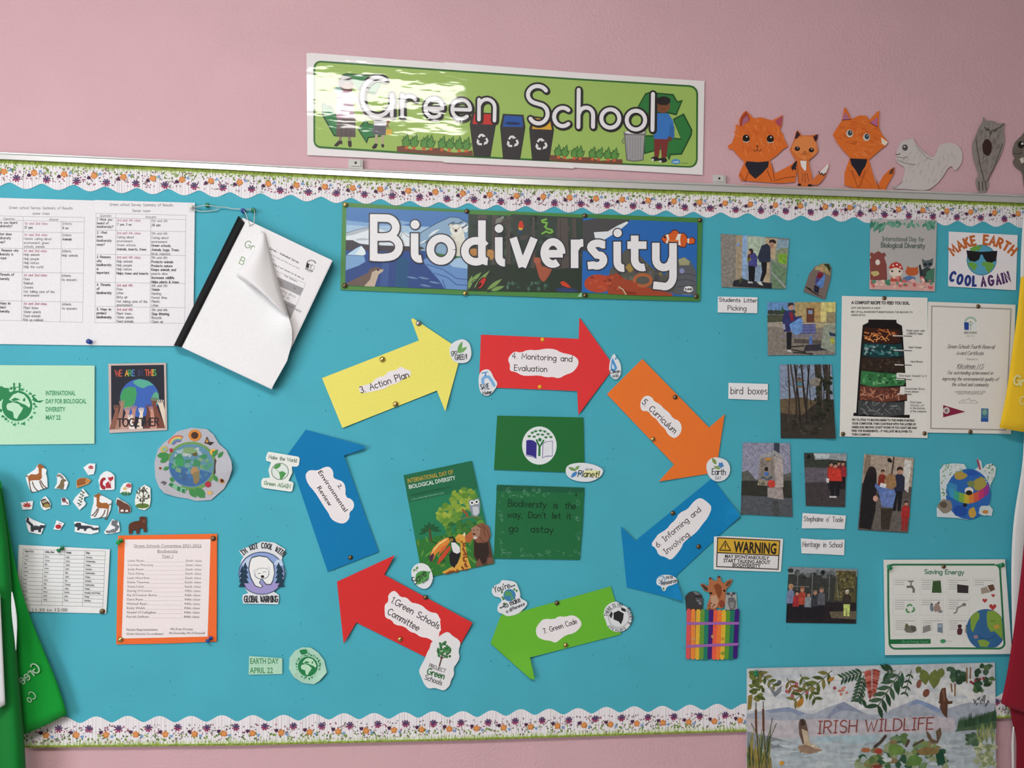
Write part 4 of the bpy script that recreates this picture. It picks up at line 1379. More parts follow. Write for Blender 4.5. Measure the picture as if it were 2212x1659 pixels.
survey(s2, cA, 'Green school Survey Summary of Results', 'Senior room', 1405, 1405, 576, 635, [
    (995, 683, 'Question', GR), (1448, 695, 'Answers', GR),
    (965, 720, '1. Have you', DK), (965, 757, 'heard of', DK), (965, 792, 'biodiversity?', DK), (1165, 728, '3rd and 4th class', RD), (1165, 770, '7 yes 3 no', DK), (1510, 735, '5th and 6th', GR), (1510, 776, 'All yes', DK),
    (965, 850, '2. What', DK), (963, 890, 'does', DK), (963, 930, 'biodiversity', DK), (963, 970, 'mean?', DK), (1163, 856, '3rd and 4th class', RD), (1162, 896, 'Caring about', GR), (1162, 935, 'environment.', GR), (1162, 975, 'Green schools,', GR), (1162, 1016, 'Animals, insects, trees', DK),
    (1508, 860, '5th and 6th', GR), (1508, 902, 'Caring about', GR), (1508, 942, 'environment.', GR), (1508, 980, 'Green schools,', DK), (1508, 1022, 'Animals, bugs, Trees,', DK), (1508, 1062, 'birds, habitats', GR),
    (962, 1093, '3. Reasons', DK), (962, 1133, 'why', DK), (962, 1172, 'biodiversity', DK), (962, 1212, 'is', DK), (962, 1250, 'important.', DK), (1162, 1097, '3rd and 4th class', RD), (1160, 1137, 'Help animals', GR), (1160, 1176, 'Help people', GR), (1160, 1215, 'Help nature', GR), (1160, 1256, 'Helps trees and insects', DK),
    (1506, 1100, '5th and 6th', GR), (1506, 1142, 'Protects animals', DK), (1506, 1182, 'Protects nature', DK), (1506, 1220, 'Keeps animals and', DK), (1506, 1260, 'insects alive', GR), (1506, 1300, 'Increases wildlife', DK), (1506, 1342, 'Helps plants & trees', DK),
    (962, 1370, '4. Threats', DK), (962, 1410, 'of', DK), (962, 1450, 'biodiversity', DK), (1160, 1376, '3rd and 4th', RD), (1160, 1414, 'Fires', GR), (1160, 1453, 'Litter', GR), (1160, 1494, 'Dirty air', GR), (1160, 1536, 'Not taking care of the', GR), (1160, 1572, 'environment', GR),
    (1508, 1380, '5th and 6th', GR), (1508, 1418, 'Waste', DK), (1508, 1458, 'Hunting', GR), (1508, 1498, 'Forest fires', GR), (1508, 1537, 'Plastic', GR), (1508, 1576, 'Litter', GR),
    (962, 1614, '5. Ways to', DK), (962, 1652, 'protect', DK), (962, 1692, 'biodiversity.', DK), (1160, 1616, '3rd and 4th', RD), (1160, 1656, 'Plant trees', GR), (1160, 1694, 'Water plants', GR), (1160, 1734, 'Feed animals', GR), (1508, 1620, '5th and 6th', GR), (1508, 1660, 'Stop littering', DK), (1508, 1698, 'Recycle', GR), (1508, 1738, 'Clean air', GR)])
s2.flush()
push_pin(190.5, 737, 16.0, BLUP, 'small blue', 'at the bottom seam between the two survey sheets', (0.2, 0.75))
push_pin(415, 448, 16.0, WHTP, 'clear white', 'at top corner of the Senior room survey sheet')

# ------------------------------------------------------------------ string and pins that hold the bound booklet
def tube(name, pts, r, m, parent=None, n=6):
    cu = bpy.data.curves.new(name, 'CURVE')
    cu.dimensions = '3D'
    sp = cu.splines.new('POLY')
    sp.points.add(len(pts) - 1)
    for p, q in zip(sp.points, pts):
        p.co = (*q, 1)
    cu.bevel_depth = r
    cu.bevel_resolution = 1
    ob = bpy.data.objects.new(name, cu)
    me = bpy.data.meshes.new_from_object(ob)
    bpy.data.objects.remove(ob)
    bpy.data.curves.remove(cu)
    me.materials.clear()
    me.materials.append(m)
    me.polygons.foreach_set('use_smooth', [True] * len(me.polygons))
    return link(bpy.data.objects.new(name, me), parent)


STR = mat('pale_string', (0.62, 0.62, 0.58, 1), rough=0.85, noise=0.2, nscale=900)
st = empty('string', P(480, 455, 14))
tag(st, 'pale twisted string stretched from survey sheet pin to booklet pins', 'string')
SL = st.location
tube('strand', [P(*cF(x, y), d) - SL for x, y, d in ((285, 155, 19), (350, 140, 22), (420, 128, 25), (480, 138, 24), (560, 150, 20), (650, 155, 18), (720, 170, 18), (820, 175, 19), (930, 180, 20), (1000, 183, 24))], 0.0009, STR, st)
tube('strand', [P(*cF(x, y), d) - SL for x, y, d in ((285, 185, 19), (360, 203, 17), (430, 203, 16), (500, 192, 17), (570, 178, 19))], 0.0009, STR, st)
loop = empty('string', P(540, 470, 20))
tag(loop, 'short white string loop hanging the bound booklet from two pins', 'string')
SL = loop.location
tube('strand', [P(*cF(x, y), d) - SL for x, y, d in ((868, 195, 24), (890, 230, 30), (915, 305, 37), (938, 372, 40.5))], 0.0008, STR, loop)
tube('strand', [P(*cF(x, y), d) - SL for x, y, d in ((995, 190, 24), (995, 250, 30), (990, 310, 36), (985, 350, 38.2), (940, 372, 40.5))], 0.0008, STR, loop)
push_pin(*cF(432, 132), 12.4, GRNP, 'green', 'on the string beside the Senior room sheet', (0.15, 0.2))
push_pin(*cF(862, 198), 12.4, BLUP, 'blue', 'holding the string above the bound booklet', (0.1, 0.1))
push_pin(*cF(982, 192), 12.4, GRNP, 'green', 'at the end of the string above the bound booklet', (0.1, 0.2))

# ------------------------------------------------------------------ spiral-free bound booklet with a curled cover page
bk = T('bound_booklet', 'white bound survey booklet with black spine and curled page', 'booklet', 16.0, IDENT)
TLc, TRc, BRc, BLc = (527, 474), (719, 563), (590, 840), (392, 745)
bk.sheet([(524, 470), (718.5, 563), (587, 841), (388, 748)], '#e6e2e4', th=21.0, name='page_block')
# page edge lines on the visible right side of the block
L = bk.root.location
top = bk.sheet([(525, 471), (716, 561.5), (585.5, 838), (389, 747)], '#f2eef0', th=0.3, depth=37.0, name='printed_page')
bk.m = cF
tx = lambda s, x, y, sz, w_, col='#4d494c', ww=3.4: bk.text(s, x, y, sz, col, w=ww, ang=26.5, width=w_, space=4.5)
tx("e's Survey - Individual Survey", 1120, 625, 22, 445, '#3b383a', 4.6)
tx('complete this page, and then sort out each', 1120, 690, 15, 455, '#8d898c', 2.6)
tx('in turn', 1190, 770, 15, 40, '#8d898c', 2.6)
tx('Page in your answers for all other Qs', 1220, 840, 17, 400, '#5a5659', 3.4)
tx('Your Answers', 1345, 972, 19, 170, '#5a5659', 3.6)
bk.line([(1230, 905), (1605, 1065), (1430, 1470)], 3.5, '#9a969a')
bk.poly([(1262, 982), (1580, 1122), (1538, 1210), (1300, 1100)], '#a29ea0')
bk.line([(1390, 1050), (1395, 1130)], 3, '#8a8688')
tx('No', 1460, 1120, 16, 28, '#5e5a5c')
tx('Yes', 1290, 1045, 16, 34, '#77737a')
bk.poly([(1345, 1262), (1488, 1325), (1415, 1495), (1400, 1440)], '#a09c9e')
bk.text('ting abou', 1310, 1160, 34, '#9a9698', w=4, ang=24)
bk.text('or id', 1318, 1220, 34, '#9a9698', w=4, ang=24)
bk.text('litter more', 1375, 1330, 34, '#6d696b', w=4, ang=26, width=190)
# school logo on the page
bk.poly([(1618, 815), (1650, 830), (1640, 885), (1605, 870)], '#2c2a2b')
bk.poly([(1680, 845), (1712, 860), (1700, 900), (1668, 890)], '#f4f2f2')
bk.line([(1680, 845), (1712, 860), (1700, 900), (1668, 890)], 4, '#5d595b', closed=True)
bk.line([(1655, 830), (1665, 850), (1690, 835)], 5, '#3a3839')
bk.line([(1665, 850), (1655, 885)], 5, '#3a3839')
for a in range(7):
    u = math.radians(-168 + a * 26)
    bk.ell(1672 + 50 * math.cos(u), 825 + 38 * math.sin(u), 8, 8, '#3a3839', n=8)
bk.text('green schools', 1600, 888, 14, '#4d494b', w=4, ang=22, width=95)
bk.text('Ireland', 1618, 912, 9, '#8d898b', w=2.4, ang=22, width=55)
bk.flush('print', parent=top)
# title words on the cover sheet that stays flat near the spine
covd = 37.5
cv = bk.sheet([(525, 471), (571, 493), (571, 505), (596, 590), (625, 690), (631, 712), (631, 740), (620, 780), (587, 838.5), (389, 747)], '#f6f2f3', th=0.3, depth=covd, name='cover_page', mp=False,
              lift=bumps((628, 700, 46, 13)), cut=7)
cv.data.polygons.foreach_set('use_smooth', [False] * len(cv.data.polygons))
bk.m = cF
bk.text('Gr', 868, 622, 85, '#8fa682', w=11, ang=25)
bk.text('B', 808, 822, 85, '#8fa682', w=11, ang=25)
bk.ell(934, 376, 9, 9, '#b5b1b2')
bk.flush('cover_print', parent=cv)
# the curled flap: a cone-like roll from the top edge to the lower right edge, traced fold by fold
def cf(x, y, d):
    return P(*cF(x, y), d) - L
rows = [  # (fold side point, crest, tip side) down the curl
    [((1040, 440), 38), ((1075, 440), 40), ((1112, 460), 42), ((1122, 490), 39.0)],
    [((1010, 640), 38), ((1050, 600), 46), ((1108, 560), 49), ((1150, 600), 40)],
    [((905, 800), 38), ((970, 760), 52), ((1070, 740), 57), ((1200, 790), 41)],
    [((800, 890), 38), ((850, 880), 56), ((1000, 900), 64), ((1240, 930), 43)],
    [((772, 960), 38), ((790, 930), 56), ((960, 990), 69), ((1290, 1100), 46)],
    [((800, 1000), 38), ((840, 985), 55), ((1020, 1110), 71), ((1335, 1250), 50)],
    [((850, 1020), 38), ((890, 1000), 53), ((1120, 1190), 70), ((1380, 1390), 53)],
    [((950, 1100), 38), ((960, 1060), 50), ((1220, 1300), 66), ((1420, 1500), 55)],
]
vs, fs = [], []
for r_ in rows:
    for (x, y), d in r_:
        vs.append(cf(x, y, d))
for i in range(len(rows) - 1):
    for j in range(3):
        a = i * 4 + j
        fs.append([a, a + 1, a + 5, a + 4])
fl = mesh_obj('curled_page', vs, fs, mat('curled_paper', albedo('#ece9ea'), rough=0.75), bk.root, smooth=True)
md = fl.modifiers.new('smooth', 'SUBSURF')
md.levels = md.render_levels = 2
so = fl.modifiers.new('thick', 'SOLIDIFY')
so.thickness = 0.0003
# black slide-on spine with rounded back
spm = mat('black_spine_plastic', (0.006, 0.006, 0.007, 1), rough=0.5, spec=0.15)
vs, fs = [], []
A0, A1 = (515, 466), (528.5, 481)     # top end: outer and inner edge
B0, B1 = (375, 746.5), (392, 750)     # bottom end
prof = [(0, 14.5), (0, 30), (0.08, 36), (0.3, 40), (0.6, 40.5), (0.9, 40), (1.0, 39), (1.0, 38.0)]
for i in range(3):
    t_ = i / 2
    a = (A0[0] + (B0[0] - A0[0]) * t_, A0[1] + (B0[1] - A0[1]) * t_)
    b = (A1[0] + (B1[0] - A1[0]) * t_, A1[1] + (B1[1] - A1[1]) * t_)
    for u, d in prof:
        vs.append(P(a[0] + (b[0] - a[0]) * u, a[1] + (b[1] - a[1]) * u, d) - L)
k = len(prof)
for i in range(2):
    for j in range(k - 1):
        fs.append([i * k + j, i * k + j + 1, (i + 1) * k + j + 1, (i + 1) * k + j])
fs += [list(range(k)), [2 * k + j for j in range(k)][::-1], [0, k, 2 * k, 3 * k - 1, 2 * k - 1, k - 1]]
sp_ = mesh_obj('spine', vs, fs, spm, bk.root)
sp_['label'] = 'black plastic slide-on spine'

# ------------------------------------------------------------------ pale green May 22 card, hands poster
c = T('printed_card', 'pale green card with a green globe reading International Day for Biological Diversity', 'card', 15.0, cB)
c.sheet([(-60, 685), (942, 690), (940, 1468), (-60, 1478)], '#bfe6c6')
g = '#23834c'
def green_globe(c, cx, cy, r, seed=0):
    """dark green globe print ringed by small plant and animal shapes"""
    rn = random.Random(seed)
    c.ell(cx, cy, r, r, g, n=36)
    pale = '#bfe6c6'
    k = r / 150.0
    c.poly([(cx + x * k, cy + y * k) for x, y in ((-95, -20), (-40, -35), (15, -18), (40, 10), (60, 20), (40, 60), (15, 95), (0, 130), (-30, 120), (-40, 60), (-95, 40), (-105, 5))], pale)
    c.poly([(cx + x * k, cy + y * k) for x, y in ((-80, -60), (-40, -110), (10, -130), (70, -110), (110, -60), (130, -10), (120, 20), (80, -10), (40, -25), (0, -45), (-45, -42))], pale)
    c.polys(g, [(cx + x * k, cy + y * k) for x, y in ((-60, -60), (-20, -80), (10, -70), (30, -60), (0, -52), (-40, -45))], blob(cx + 70 * k, cy - 60 * k, 14 * k, 18 * k, 3, 9, .3))
    for j in range(34):
        a = 2 * math.pi * j / 34 + rn.uniform(-.05, .05)
        rr_ = r * rn.uniform(1.02, 1.14)
        x, y = cx + rr_ * math.cos(a), cy + rr_ * math.sin(a)
        l = r * rn.uniform(0.14, 0.34)
        b_ = a + rn.uniform(-.6, .6)
        c._add(leaf(x, y, x + l * math.cos(b_), y + l * math.sin(b_), r * rn.uniform(.08, .16)), rn.choice([g, g, '#4f9f70', '#6cb285']))
        if j % 3 == 0:
            c._add(blob(x + l * .6 * math.cos(b_ + .5), y + l * .6 * math.sin(b_ + .5), r * .1, r * .07, j, 8, .3), g)
    c.up()
green_globe(c, 170, 1090, 152, 2)
c.poly(blob(30, 960, 70, 60, 5, 14, .2), g)
for x in (140, 195):
    c.line([(x, 880), (x, 945)], 18, g)
    c.ell(x, 872, 11, 11, g)
c.line([(140, 905), (195, 905)], 8, g)
c.poly([(310, 980), (350, 1010), (380, 1040), (440, 1035), (400, 1060), (340, 1050)], g)
for i, s in enumerate(('INTERNATIONAL', 'DAY FOR BIOLOGICAL', 'DIVERSITY', 'MAY 22')):
    c.btext(s, 456, 985 + i * 81 - (0 if i else 0), 46, '#3c9464', width=(295, 405, 195, 148)[i], bold=0.03)
c.flush()

h = T('small_poster', 'small dark poster of hands under a globe reading We are in this together', 'poster', 15.0, cB)
h.sheet([(1078, 672), (1652, 662), (1664, 1332), (1088, 1362)], '#cbb6b0')
h.m = quad_frame([(1105, 690), (1632, 682), (1645, 1312), (1108, 1326)], 100, 120, cB)
h.rect(0, 0, 100, 120, '#20212e')
cols = ['#c65040', '#c65040', None, '#e0a83a', '#4c9a5a', '#4a7ab8', None, '#3a3a60', '#3a3a60', None, '#c65040', '#c8603a', '#d9a040', '#57a05a']
x = 8
for ch, co in zip('WE ARE IN THIS', cols):
    if co:
        h.text(ch, x, 20, 11, co, w=1.9, hs=0.75)
    x += (4.2 if ch == ' ' else 2.6 if ch == 'I' else 8.0 if ch == 'W' else 6.6)
E_ = [(53 + 36.5 * math.cos(u), 62 + 36 * math.sin(u)) for u in [i * math.pi / 20 for i in range(40)]]
h.poly(E_, '#3a62b4')
h.poly([(17, 58), (22, 45), (34, 40), (46, 42), (48, 55), (44, 72), (34, 80), (25, 82), (18, 72)], '#3f9a5c')
h.poly([(42, 30), (53, 26), (70, 30), (80, 38), (70, 39), (60, 44), (50, 40), (42, 34)], '#57ab94')
h.poly([(89, 55), (89, 66), (86, 75), (78, 76), (74, 66), (78, 56), (84, 50)], '#5aa886')
for xb, xt, yt, co, wd_ in ((2, 10, 76, '#8a5a4a', 10), (12, 20, 68, '#a87c6a', 9), (22, 30, 80, '#c4978a', 10), (34, 42, 78, '#b9877a', 10), (38, 36, 95, '#f0e4dc', 9), (52, 56, 82, '#e8d8c8', 9),
                            (66, 70, 76, '#6a3c32', 11), (78, 76, 80, '#c98f7e', 10), (92, 80, 64, '#7a4638', 12), (102, 92, 68, '#e4d4c0', 11)):
    h.poly([(xb - wd_ * .6, 120), (xt - wd_ * .3, yt + 10), (xt - wd_ * .4, yt + 4), (xt + wd_ * .4, yt + 4), (xt + wd_ * .32, yt + 12), (xb + wd_ * .7, 120)] if xb < 98 else
           [(100, 120), (xt - 2, yt + 14), (xt - 5, yt + 4), (xt + 5, yt + 4), (100, yt + 18)], co)
    for a in (-.36, -.12, .12, .36):
        if xt + a * wd_ < 98:
            h.line([(xt + a * wd_, yt + 6), (xt + a * wd_ * 1.35, yt - 2 + abs(a) * 4)], 1.7, co)
h.text('TOGETHER', 50, 115, 14.5, '#2c2024', w=2.5, align='c', width=76)
h.flush()

# ------------------------------------------------------------------ watercolour globe cut-out, "make the world green again"
w = T('paper_cutout', 'grey cut-out of a watercolour globe ringed by flowers, rainbow and leaves', 'paper cut-out', 15.0, cR)
w.sheet([(90, 300), (150, 235), (210, 190), (270, 135), (400, 102), (540, 115), (600, 165), (650, 250), (720, 310), (765, 410), (772, 480), (745, 570), (700, 660), (580, 765), (440, 775), (370, 755), (250, 735), (150, 705), (100, 650), (65, 560), (58, 420)],
        '#b9b8c0', lift=bumps((499, 1012, 28, 7), (345, 1068, 24, 4)), cut=12)
w.inkd += 0.6
lf = bumps((499, 1012, 28, 7), (345, 1068, 24, 4))
w.poly([(395 + 235 * math.cos(u), 455 + 225 * math.sin(u)) for u in [i * math.pi / 16 - 2.9 for i in range(26)]] + [(395 + 190 * math.cos(u), 450 + 190 * math.sin(u)) for u in [(25 - i) * math.pi / 16 - 2.9 for i in range(26)]], '#6f9a52')
w.poly([(610, 380), (640, 420), (635, 500), (600, 540)], '#4a3a44')
w.ell(395, 450, 208, 200, '#5f8da6', n=36)
rn = random.Random(11)
w.poly([(395 + 200 * math.cos(u), 450 + 192 * math.sin(u)) for u in [math.radians(a) for a in range(20, 200, 12)]], '#3d6a9e')
for i in range(60):
    a, r_ = rn.uniform(0, 6.28), 165 * math.sqrt(rn.random())
    x, y = 395 + r_ * math.cos(a), 450 + r_ * math.sin(a)
    co = rn.choice(['#a7b8b4', '#b6c2c0', '#8fb0a8', '#9fb6be'] if y < 360 else (['#4f9a6c', '#3f8a5c', '#6f9f94', '#4f8a86', '#7f9f7c'] if y < 500 else ['#4a74a4', '#3f628f', '#5f8f9c', '#4a7f8f', '#5f8da6']))
    w.poly(blob(x, y, rn.uniform(14, 40), rn.uniform(10, 26), i, 10, .25, rn.uniform(-40, 40)), co)
for q, co in ((blob(290, 420, 40, 38, 1, 12, .2), '#3d9a5a'), (blob(430, 500, 38, 40, 2, 12, .2), '#b0885a'), (blob(440, 560, 34, 60, 3, 12, .2), '#8a7a52'), (blob(430, 345, 30, 22, 4, 10, .2), '#5f5a34'), (blob(380, 310, 70, 26, 5, 12, .25), '#7fa070')):
    w.poly(q, co)
for i in range(14):
    u = 2 * math.pi * i / 14
    w._add(leaf(428 + 26 * math.cos(u), 172 + 26 * math.sin(u), 428 + 64 * math.cos(u), 172 + 58 * math.sin(u), 26), '#d98a34')
w.up()
w.ell(428, 172, 34, 32, '#4a2c22')
for x, y, r_ in ((680, 588, 30), (110, 474, 15)):
    for i in range(10):
        u = 2 * math.pi * i / 10
        w._add(leaf(x, y, x + r_ * math.cos(u), y + r_ * math.sin(u), r_ * .6), '#c07a3a')
    w.up()
    w.ell(x, y, r_ * .5, r_ * .5, '#3a2018')
for i in range(6):
    u = 2 * math.pi * i / 6
    w._add(leaf(597, 325, 597 + 34 * math.cos(u), 325 + 34 * math.sin(u), 26), '#e8b048')
w.up()
w.ell(597, 325, 8, 8, '#4a3020')
for i, co in enumerate(('#c8645a', '#d99a5a', '#d8c86a', '#7aa88a', '#5a86b4', '#7a6aa8')):
    w.line(arc(275, 265, 92 - i * 10, 90 - i * 10, -165, -65, 8), 10, co)
for q in ((80, 360, 200, 350, 60), (110, 420, 190, 370, 50), (640, 380, 690, 320, 40), (590, 370, 640, 300, 40), (380, 660, 440, 745, 60), (520, 745, 430, 650, 80), (600, 540, 640, 600, 40), (140, 490, 190, 460, 36), (200, 560, 240, 600, 40)):
    w.poly(leaf(*q), '#3f8a4a')
w.ell(550, 622, 28, 28, '#b03048')
w.ell(212, 310, 18, 20, '#a83444')
w.ell(145, 300, 34, 28, '#c9b25a', -20)
w.ell(150, 302, 18, 18, '#7fb0a0')
for q in ([(515, 245), (540, 180), (560, 230), (605, 235), (570, 265), (545, 250)],):
    w.poly(q, '#3a3028')
    w.poly([(525, 240), (540, 200), (555, 235)], '#c9924a')
w.polys('#6a6064', [(110, 605), (140, 590), (170, 605), (150, 635), (135, 615)])
for i in range(18):
    w.ell(rn.uniform(645, 735), rn.uniform(400, 510), 6, 4, '#8a8690', n=6)
w.poly([(185, 625), (210, 600), (280, 640), (350, 660), (340, 705), (270, 680)], '#7fbf9a')
w.polys('#2f7a4a', [(185, 625), (210, 605), (235, 625), (215, 650)], [(270, 640), (300, 650), (290, 690), (265, 675)], [(310, 665), (340, 665), (335, 705), (310, 695)])
w.ell(565, 700, 24, 18, '#d9b06a')
w.flush()

mk = T('paper_sticker', 'white cut-out sticker with small green globe reading Make the World Green Again', 'sticker', 16.4, cR, 'cut-out stickers')
mk.sheet([(1082, 375), (1095, 335), (1110, 322), (1380, 368), (1393, 385), (1385, 445), (1365, 460), (1320, 458), (1325, 515), (1290, 590), (1325, 600), (1336, 615), (1325, 680), (1308, 690), (1060, 655), (1040, 640), (1040, 590), (1055, 565), (1120, 560), (1105, 490), (1130, 420), (1085, 405)], '#edf0ea')
mk.text('Make the World', 1108, 385, 33, '#6c7a6a', w=6, ang=8, width=256, space=5)
mk.text('Green AGAIN', 1066, 624, 34, '#5f8a5f', w=6.5, ang=8.5, width=240, space=5)
mk.ell(1212, 503, 82, 80, '#8f9a90')
mk.ell(1212, 503, 73, 71, '#e3ebe4')
mk.poly([(1150, 470), (1175, 440), (1215, 430), (1220, 450), (1195, 475), (1165, 480)], '#4f9a52')
mk.poly([(1200, 510), (1235, 500), (1268, 520), (1250, 550), (1225, 580), (1212, 575), (1210, 540)], '#4f9a52')
mk.line([(1170, 480), (1190, 495), (1205, 510)], 5, '#6f9a72')
mk.flush()

nb = T('paper_sticker', 'round polar bear sticker reading I am not cool with global warming', 'sticker', 15.0, cS, 'cut-out stickers')
nb.sheet([(138, 40), (180, 15), (240, 0), (330, -40), (430, -30), (520, 25), (500, 80), (490, 110), (520, 210), (490, 300), (425, 375), (465, 400), (468, 440), (460, 478), (172, 472), (165, 430), (170, 400), (215, 385), (160, 310), (133, 210), (160, 110), (175, 90)], '#e4e6ea', th=0.35)
nb.ell(326, 222, 192, 178, '#4d5a78', n=40)
nb.ell(326, 222, 184, 170, '#8fa6d8', n=40)
nb.poly([(326 + 182 * math.cos(u), 222 + 168 * math.sin(u)) for u in [math.radians(a) for a in range(25, 156, 8)]], '#a59ad0')
nb.poly([(165, 150), (200, 100), (250, 80), (230, 130), (215, 170)], '#c4d4ec')
nb.poly([(420, 150), (450, 110), (490, 110), (505, 160)], '#c4d4ec')
for cx in (165, 190, 465, 485):
    y0 = 130 if cx in (190, 465) else 160
    for j in range(4):
        nb._add([(cx, y0 + j * 40), (cx - 22 - j * 3, y0 + 55 + j * 40), (cx + 22 + j * 3, y0 + 55 + j * 40)], '#1f3a4c')
nb.up()
nb.poly([(240, 90), (300, 75), (370, 85), (425, 140), (435, 220), (420, 290), (400, 320), (360, 318), (345, 300), (325, 270), (310, 300), (340, 330), (320, 345), (270, 330), (230, 260), (215, 190), (222, 130)], '#3e4656')
nb.poly([(245, 98), (302, 83), (368, 93), (418, 145), (428, 220), (413, 286), (396, 312), (364, 310), (350, 294), (325, 262), (302, 300), (330, 330), (317, 338), (274, 323), (238, 256), (223, 190), (230, 134)], '#f2f1f0')
nb.poly(blob(327, 225, 62, 48, 4, 18, .04), '#4a5060')
nb.poly(blob(327, 224, 57, 44, 4, 18, .04), '#f2f1f0')
nb.polys('#e4e2e2', blob(268, 205, 16, 18, 2, 10, .05), blob(382, 185, 14, 20, 3, 10, .05))
nb.ell(332, 250, 14, 12, '#26262a')
nb.line(arc(305, 228, 10, 7, 180, 350, 5), 4, '#33363e')
nb.line(arc(348, 216, 10, 7, 180, 350, 5), 4, '#33363e')
nb.text("I'M NOT COOL WITH", 0, 0, 42, '#3c3c40', w=9, align='c', hs=0.55, gap=2.6, path=(330, 245, 230, 2), space=8)
nb.text('GLOBAL WARMING', 182, 460, 50, '#34343a', w=9.5, width=275, space=5)
nb.flush()

ed = T('printed_card', 'small pale green card reading Earth Day April 22', 'card', 15.0, cS)
ed.sheet([(222, 905), (495, 922), (495, 1052), (218, 1058)], '#b5dfc4', th=.4)
ed.btext('EARTH DAY', 230, 968, 48, '#4a8f62', width=235, bold=.02)
ed.btext('APRIL 22', 226, 1045, 48, '#4a8f62', width=192, bold=.02)
ed.inkd += .4
ed.flush()
eg = T('paper_cutout', 'round pale green cut-out printed with a green globe and animals', 'paper cut-out', 15.0, cS)
eg.sheet([(555, 920), (600, 860), (660, 832), (730, 835), (790, 875), (840, 940), (862, 1040), (800, 1110), (755, 1137), (660, 1125), (590, 1080), (550, 1010)], '#b2dcc6', lift=bumps((627, 1466, 20, 5), (703, 1470, 20, 5)), cut=10)
eg.inkd += .5
green_globe(eg, 705, 990, 82, 7)
eg.poly(blob(670, 870, 36, 22, 3, 12, .15), g)
eg.flush()

# ------------------------------------------------------------------ timetable and committee list
tb = T('timetable_sheet', 'white timetable sheet with a printed table, partly behind the green flag', 'paper sheet', 15.0, cD)
tb.sheet([(172, 157), (1010, 198), (1000, 400), (976, 788), (150, 770)], '#e9e9e8')
x4 = [(215, 195), (403, 203), (595, 208), (778, 210), (968, 215)]
b4 = [(185, 705), (380, 712), (572, 718), (758, 722), (945, 730)]
def tpt(i, v):
    a, b = x4[i], b4[i]
    return (a[0] + (b[0] - a[0]) * v, a[1] + (b[1] - a[1]) * v)
for i in range(5):
    tb.line([tpt(i, 0), tpt(i, 1)], 3.4, '#8d8b8e')
for j in range(15):
    v = 0 if j == 0 else 0.085 + (j - 1) * (0.915 / 13)
    tb.line([tpt(i, v) for i in range(5)], 3.4, '#8d8b8e')
hd = ['Sept-Oct', '30th-31st', 'Week', 'Day']
nm = ['Tommy', 'Sarah', 'Liam', 'Anna', 'Conor', 'Emma', 'Jack', 'Dara', 'Ella', 'Tara', 'Jody', 'Kai']
rn = random.Random(3)
dy = ['Monday', 'Wednesday', 'Friday', 'Monday', 'Wednesday', 'Friday', 'Monday', 'Wednesday', 'Friday', 'Monday and Friday', 'Friday', 'Monday']
for i in range(4):
    p = tpt(i, 0.055)
    tb.text(hd[i], p[0] + 14, p[1], 17, '#5c5a5c', w=4.2, ang=2, hs=.9)
    for j in range(12):
        p = tpt(i, 0.135 + j * 0.0704)
        tb.text(dy[j] if i == 3 else rn.choice(nm), p[0] + 14, p[1], 14.5, '#7c7a7d', w=3.2, ang=1.5, hs=.9)
tb.btext('Time, 11:30 to 12:00', 618, 770, 32, '#605d60', align='r', width=475)
tb.flush()
push_pin(*cD(576, 182), 15.5, GRNP, 'dark green', 'at top of the timetable sheet', (0.5, -0.5))
tack(*cD(941, 768), 15.5, 'bronze', 'at bottom corner of the timetable sheet', .9)

cm = T('committee_list', 'white committee name list mounted on orange card', 'paper sheet', 15.0, cD)
cm.sheet([(1085, 72), (1995, 55), (1990, 1046), (1600, 1062), (1068, 1072)], '#f97035', th=0.5, name='backing_card')
pg = cm.sheet([(1148, 108), (1935, 106), (1908, 1000), (1118, 1018)], '#f6e8e8', th=0.3, depth=15.6, name='list_page')
K = '#4c4548'
cm.btext('Green Schools Committee 2021-2022', 1540, 178, 27, K, align='c', width=620)
cm.line([(1230, 184), (1850, 182)], 3.2, K)
cm.btext('Biodiversity', 1540, 226, 26, K, align='c', width=185)
cm.line([(1447, 232), (1634, 231)], 3.2, K)
cm.btext('Year 1', 1538, 273, 26, K, align='c', width=102)
cm.line([(1485, 280), (1590, 279)], 3.2, K)
names = [('Liam Ryan', 148, 6), ('Cormac Moroney', 235, 6), ('Jody Reen', 146, 6), ('Tara Fahey', 152, 6), ('Leah Hourihan', 202, 6), ('Dylan Twomey', 202, 6), ('Siana Lane', 152, 6), ("Danóg O'Connor", 230, 5),
         ("Kai O'Connor Burke", 272, 5), ('Dara Ryan', 145, 5), ('Micheál Ryan', 184, 5), ('Emily Walsh', 165, 5), ("Sineád O'Callaghan", 268, 5), ('Farrah Sullivan', 204, 5)]
for i, (s, wd_, k) in enumerate(names):
    y = 312 + i * 39.6
    x = 1176 - i * 0.9
    cm.btext(s, x, y, 21, K, width=wd_)
    xr = 1854 - i * 1.7
    cm.btext('Sixth class' if k == 6 else 'Fifth class', xr, y + 1, 21, K, align='r', width=147 if k == 6 else 140)
    cm.line([(x + wd_ + 8, y + 2), (xr - 152, y + 2)], 1.8, '#b5a8ac')
cm.btext('Parent Representative', 1162, 946, 21, K, width=288)
cm.btext('Ms Fran Forsey', 1568, 941, 21, K, width=205)
cm.btext('Green Schools Co-ordinator', 1162, 984, 20, K, width=342)
cm.btext("Ms Donnelly, Ms O'Driscoll", 1555, 977, 20, K, width=325)
cm.flush('print', parent=pg)
push_pin(*cD(1112, 118), 15.6, LGRNP, 'bright green', 'at top corner of the orange committee card', (0.25, -0.2))
tack(*cD(1960, 98), 15.6, 'bronze', 'at top corner of the orange committee card', .9)
tack(*cD(1110, 1027), 15.6, 'brass', 'at bottom corner of the orange committee card', .9)
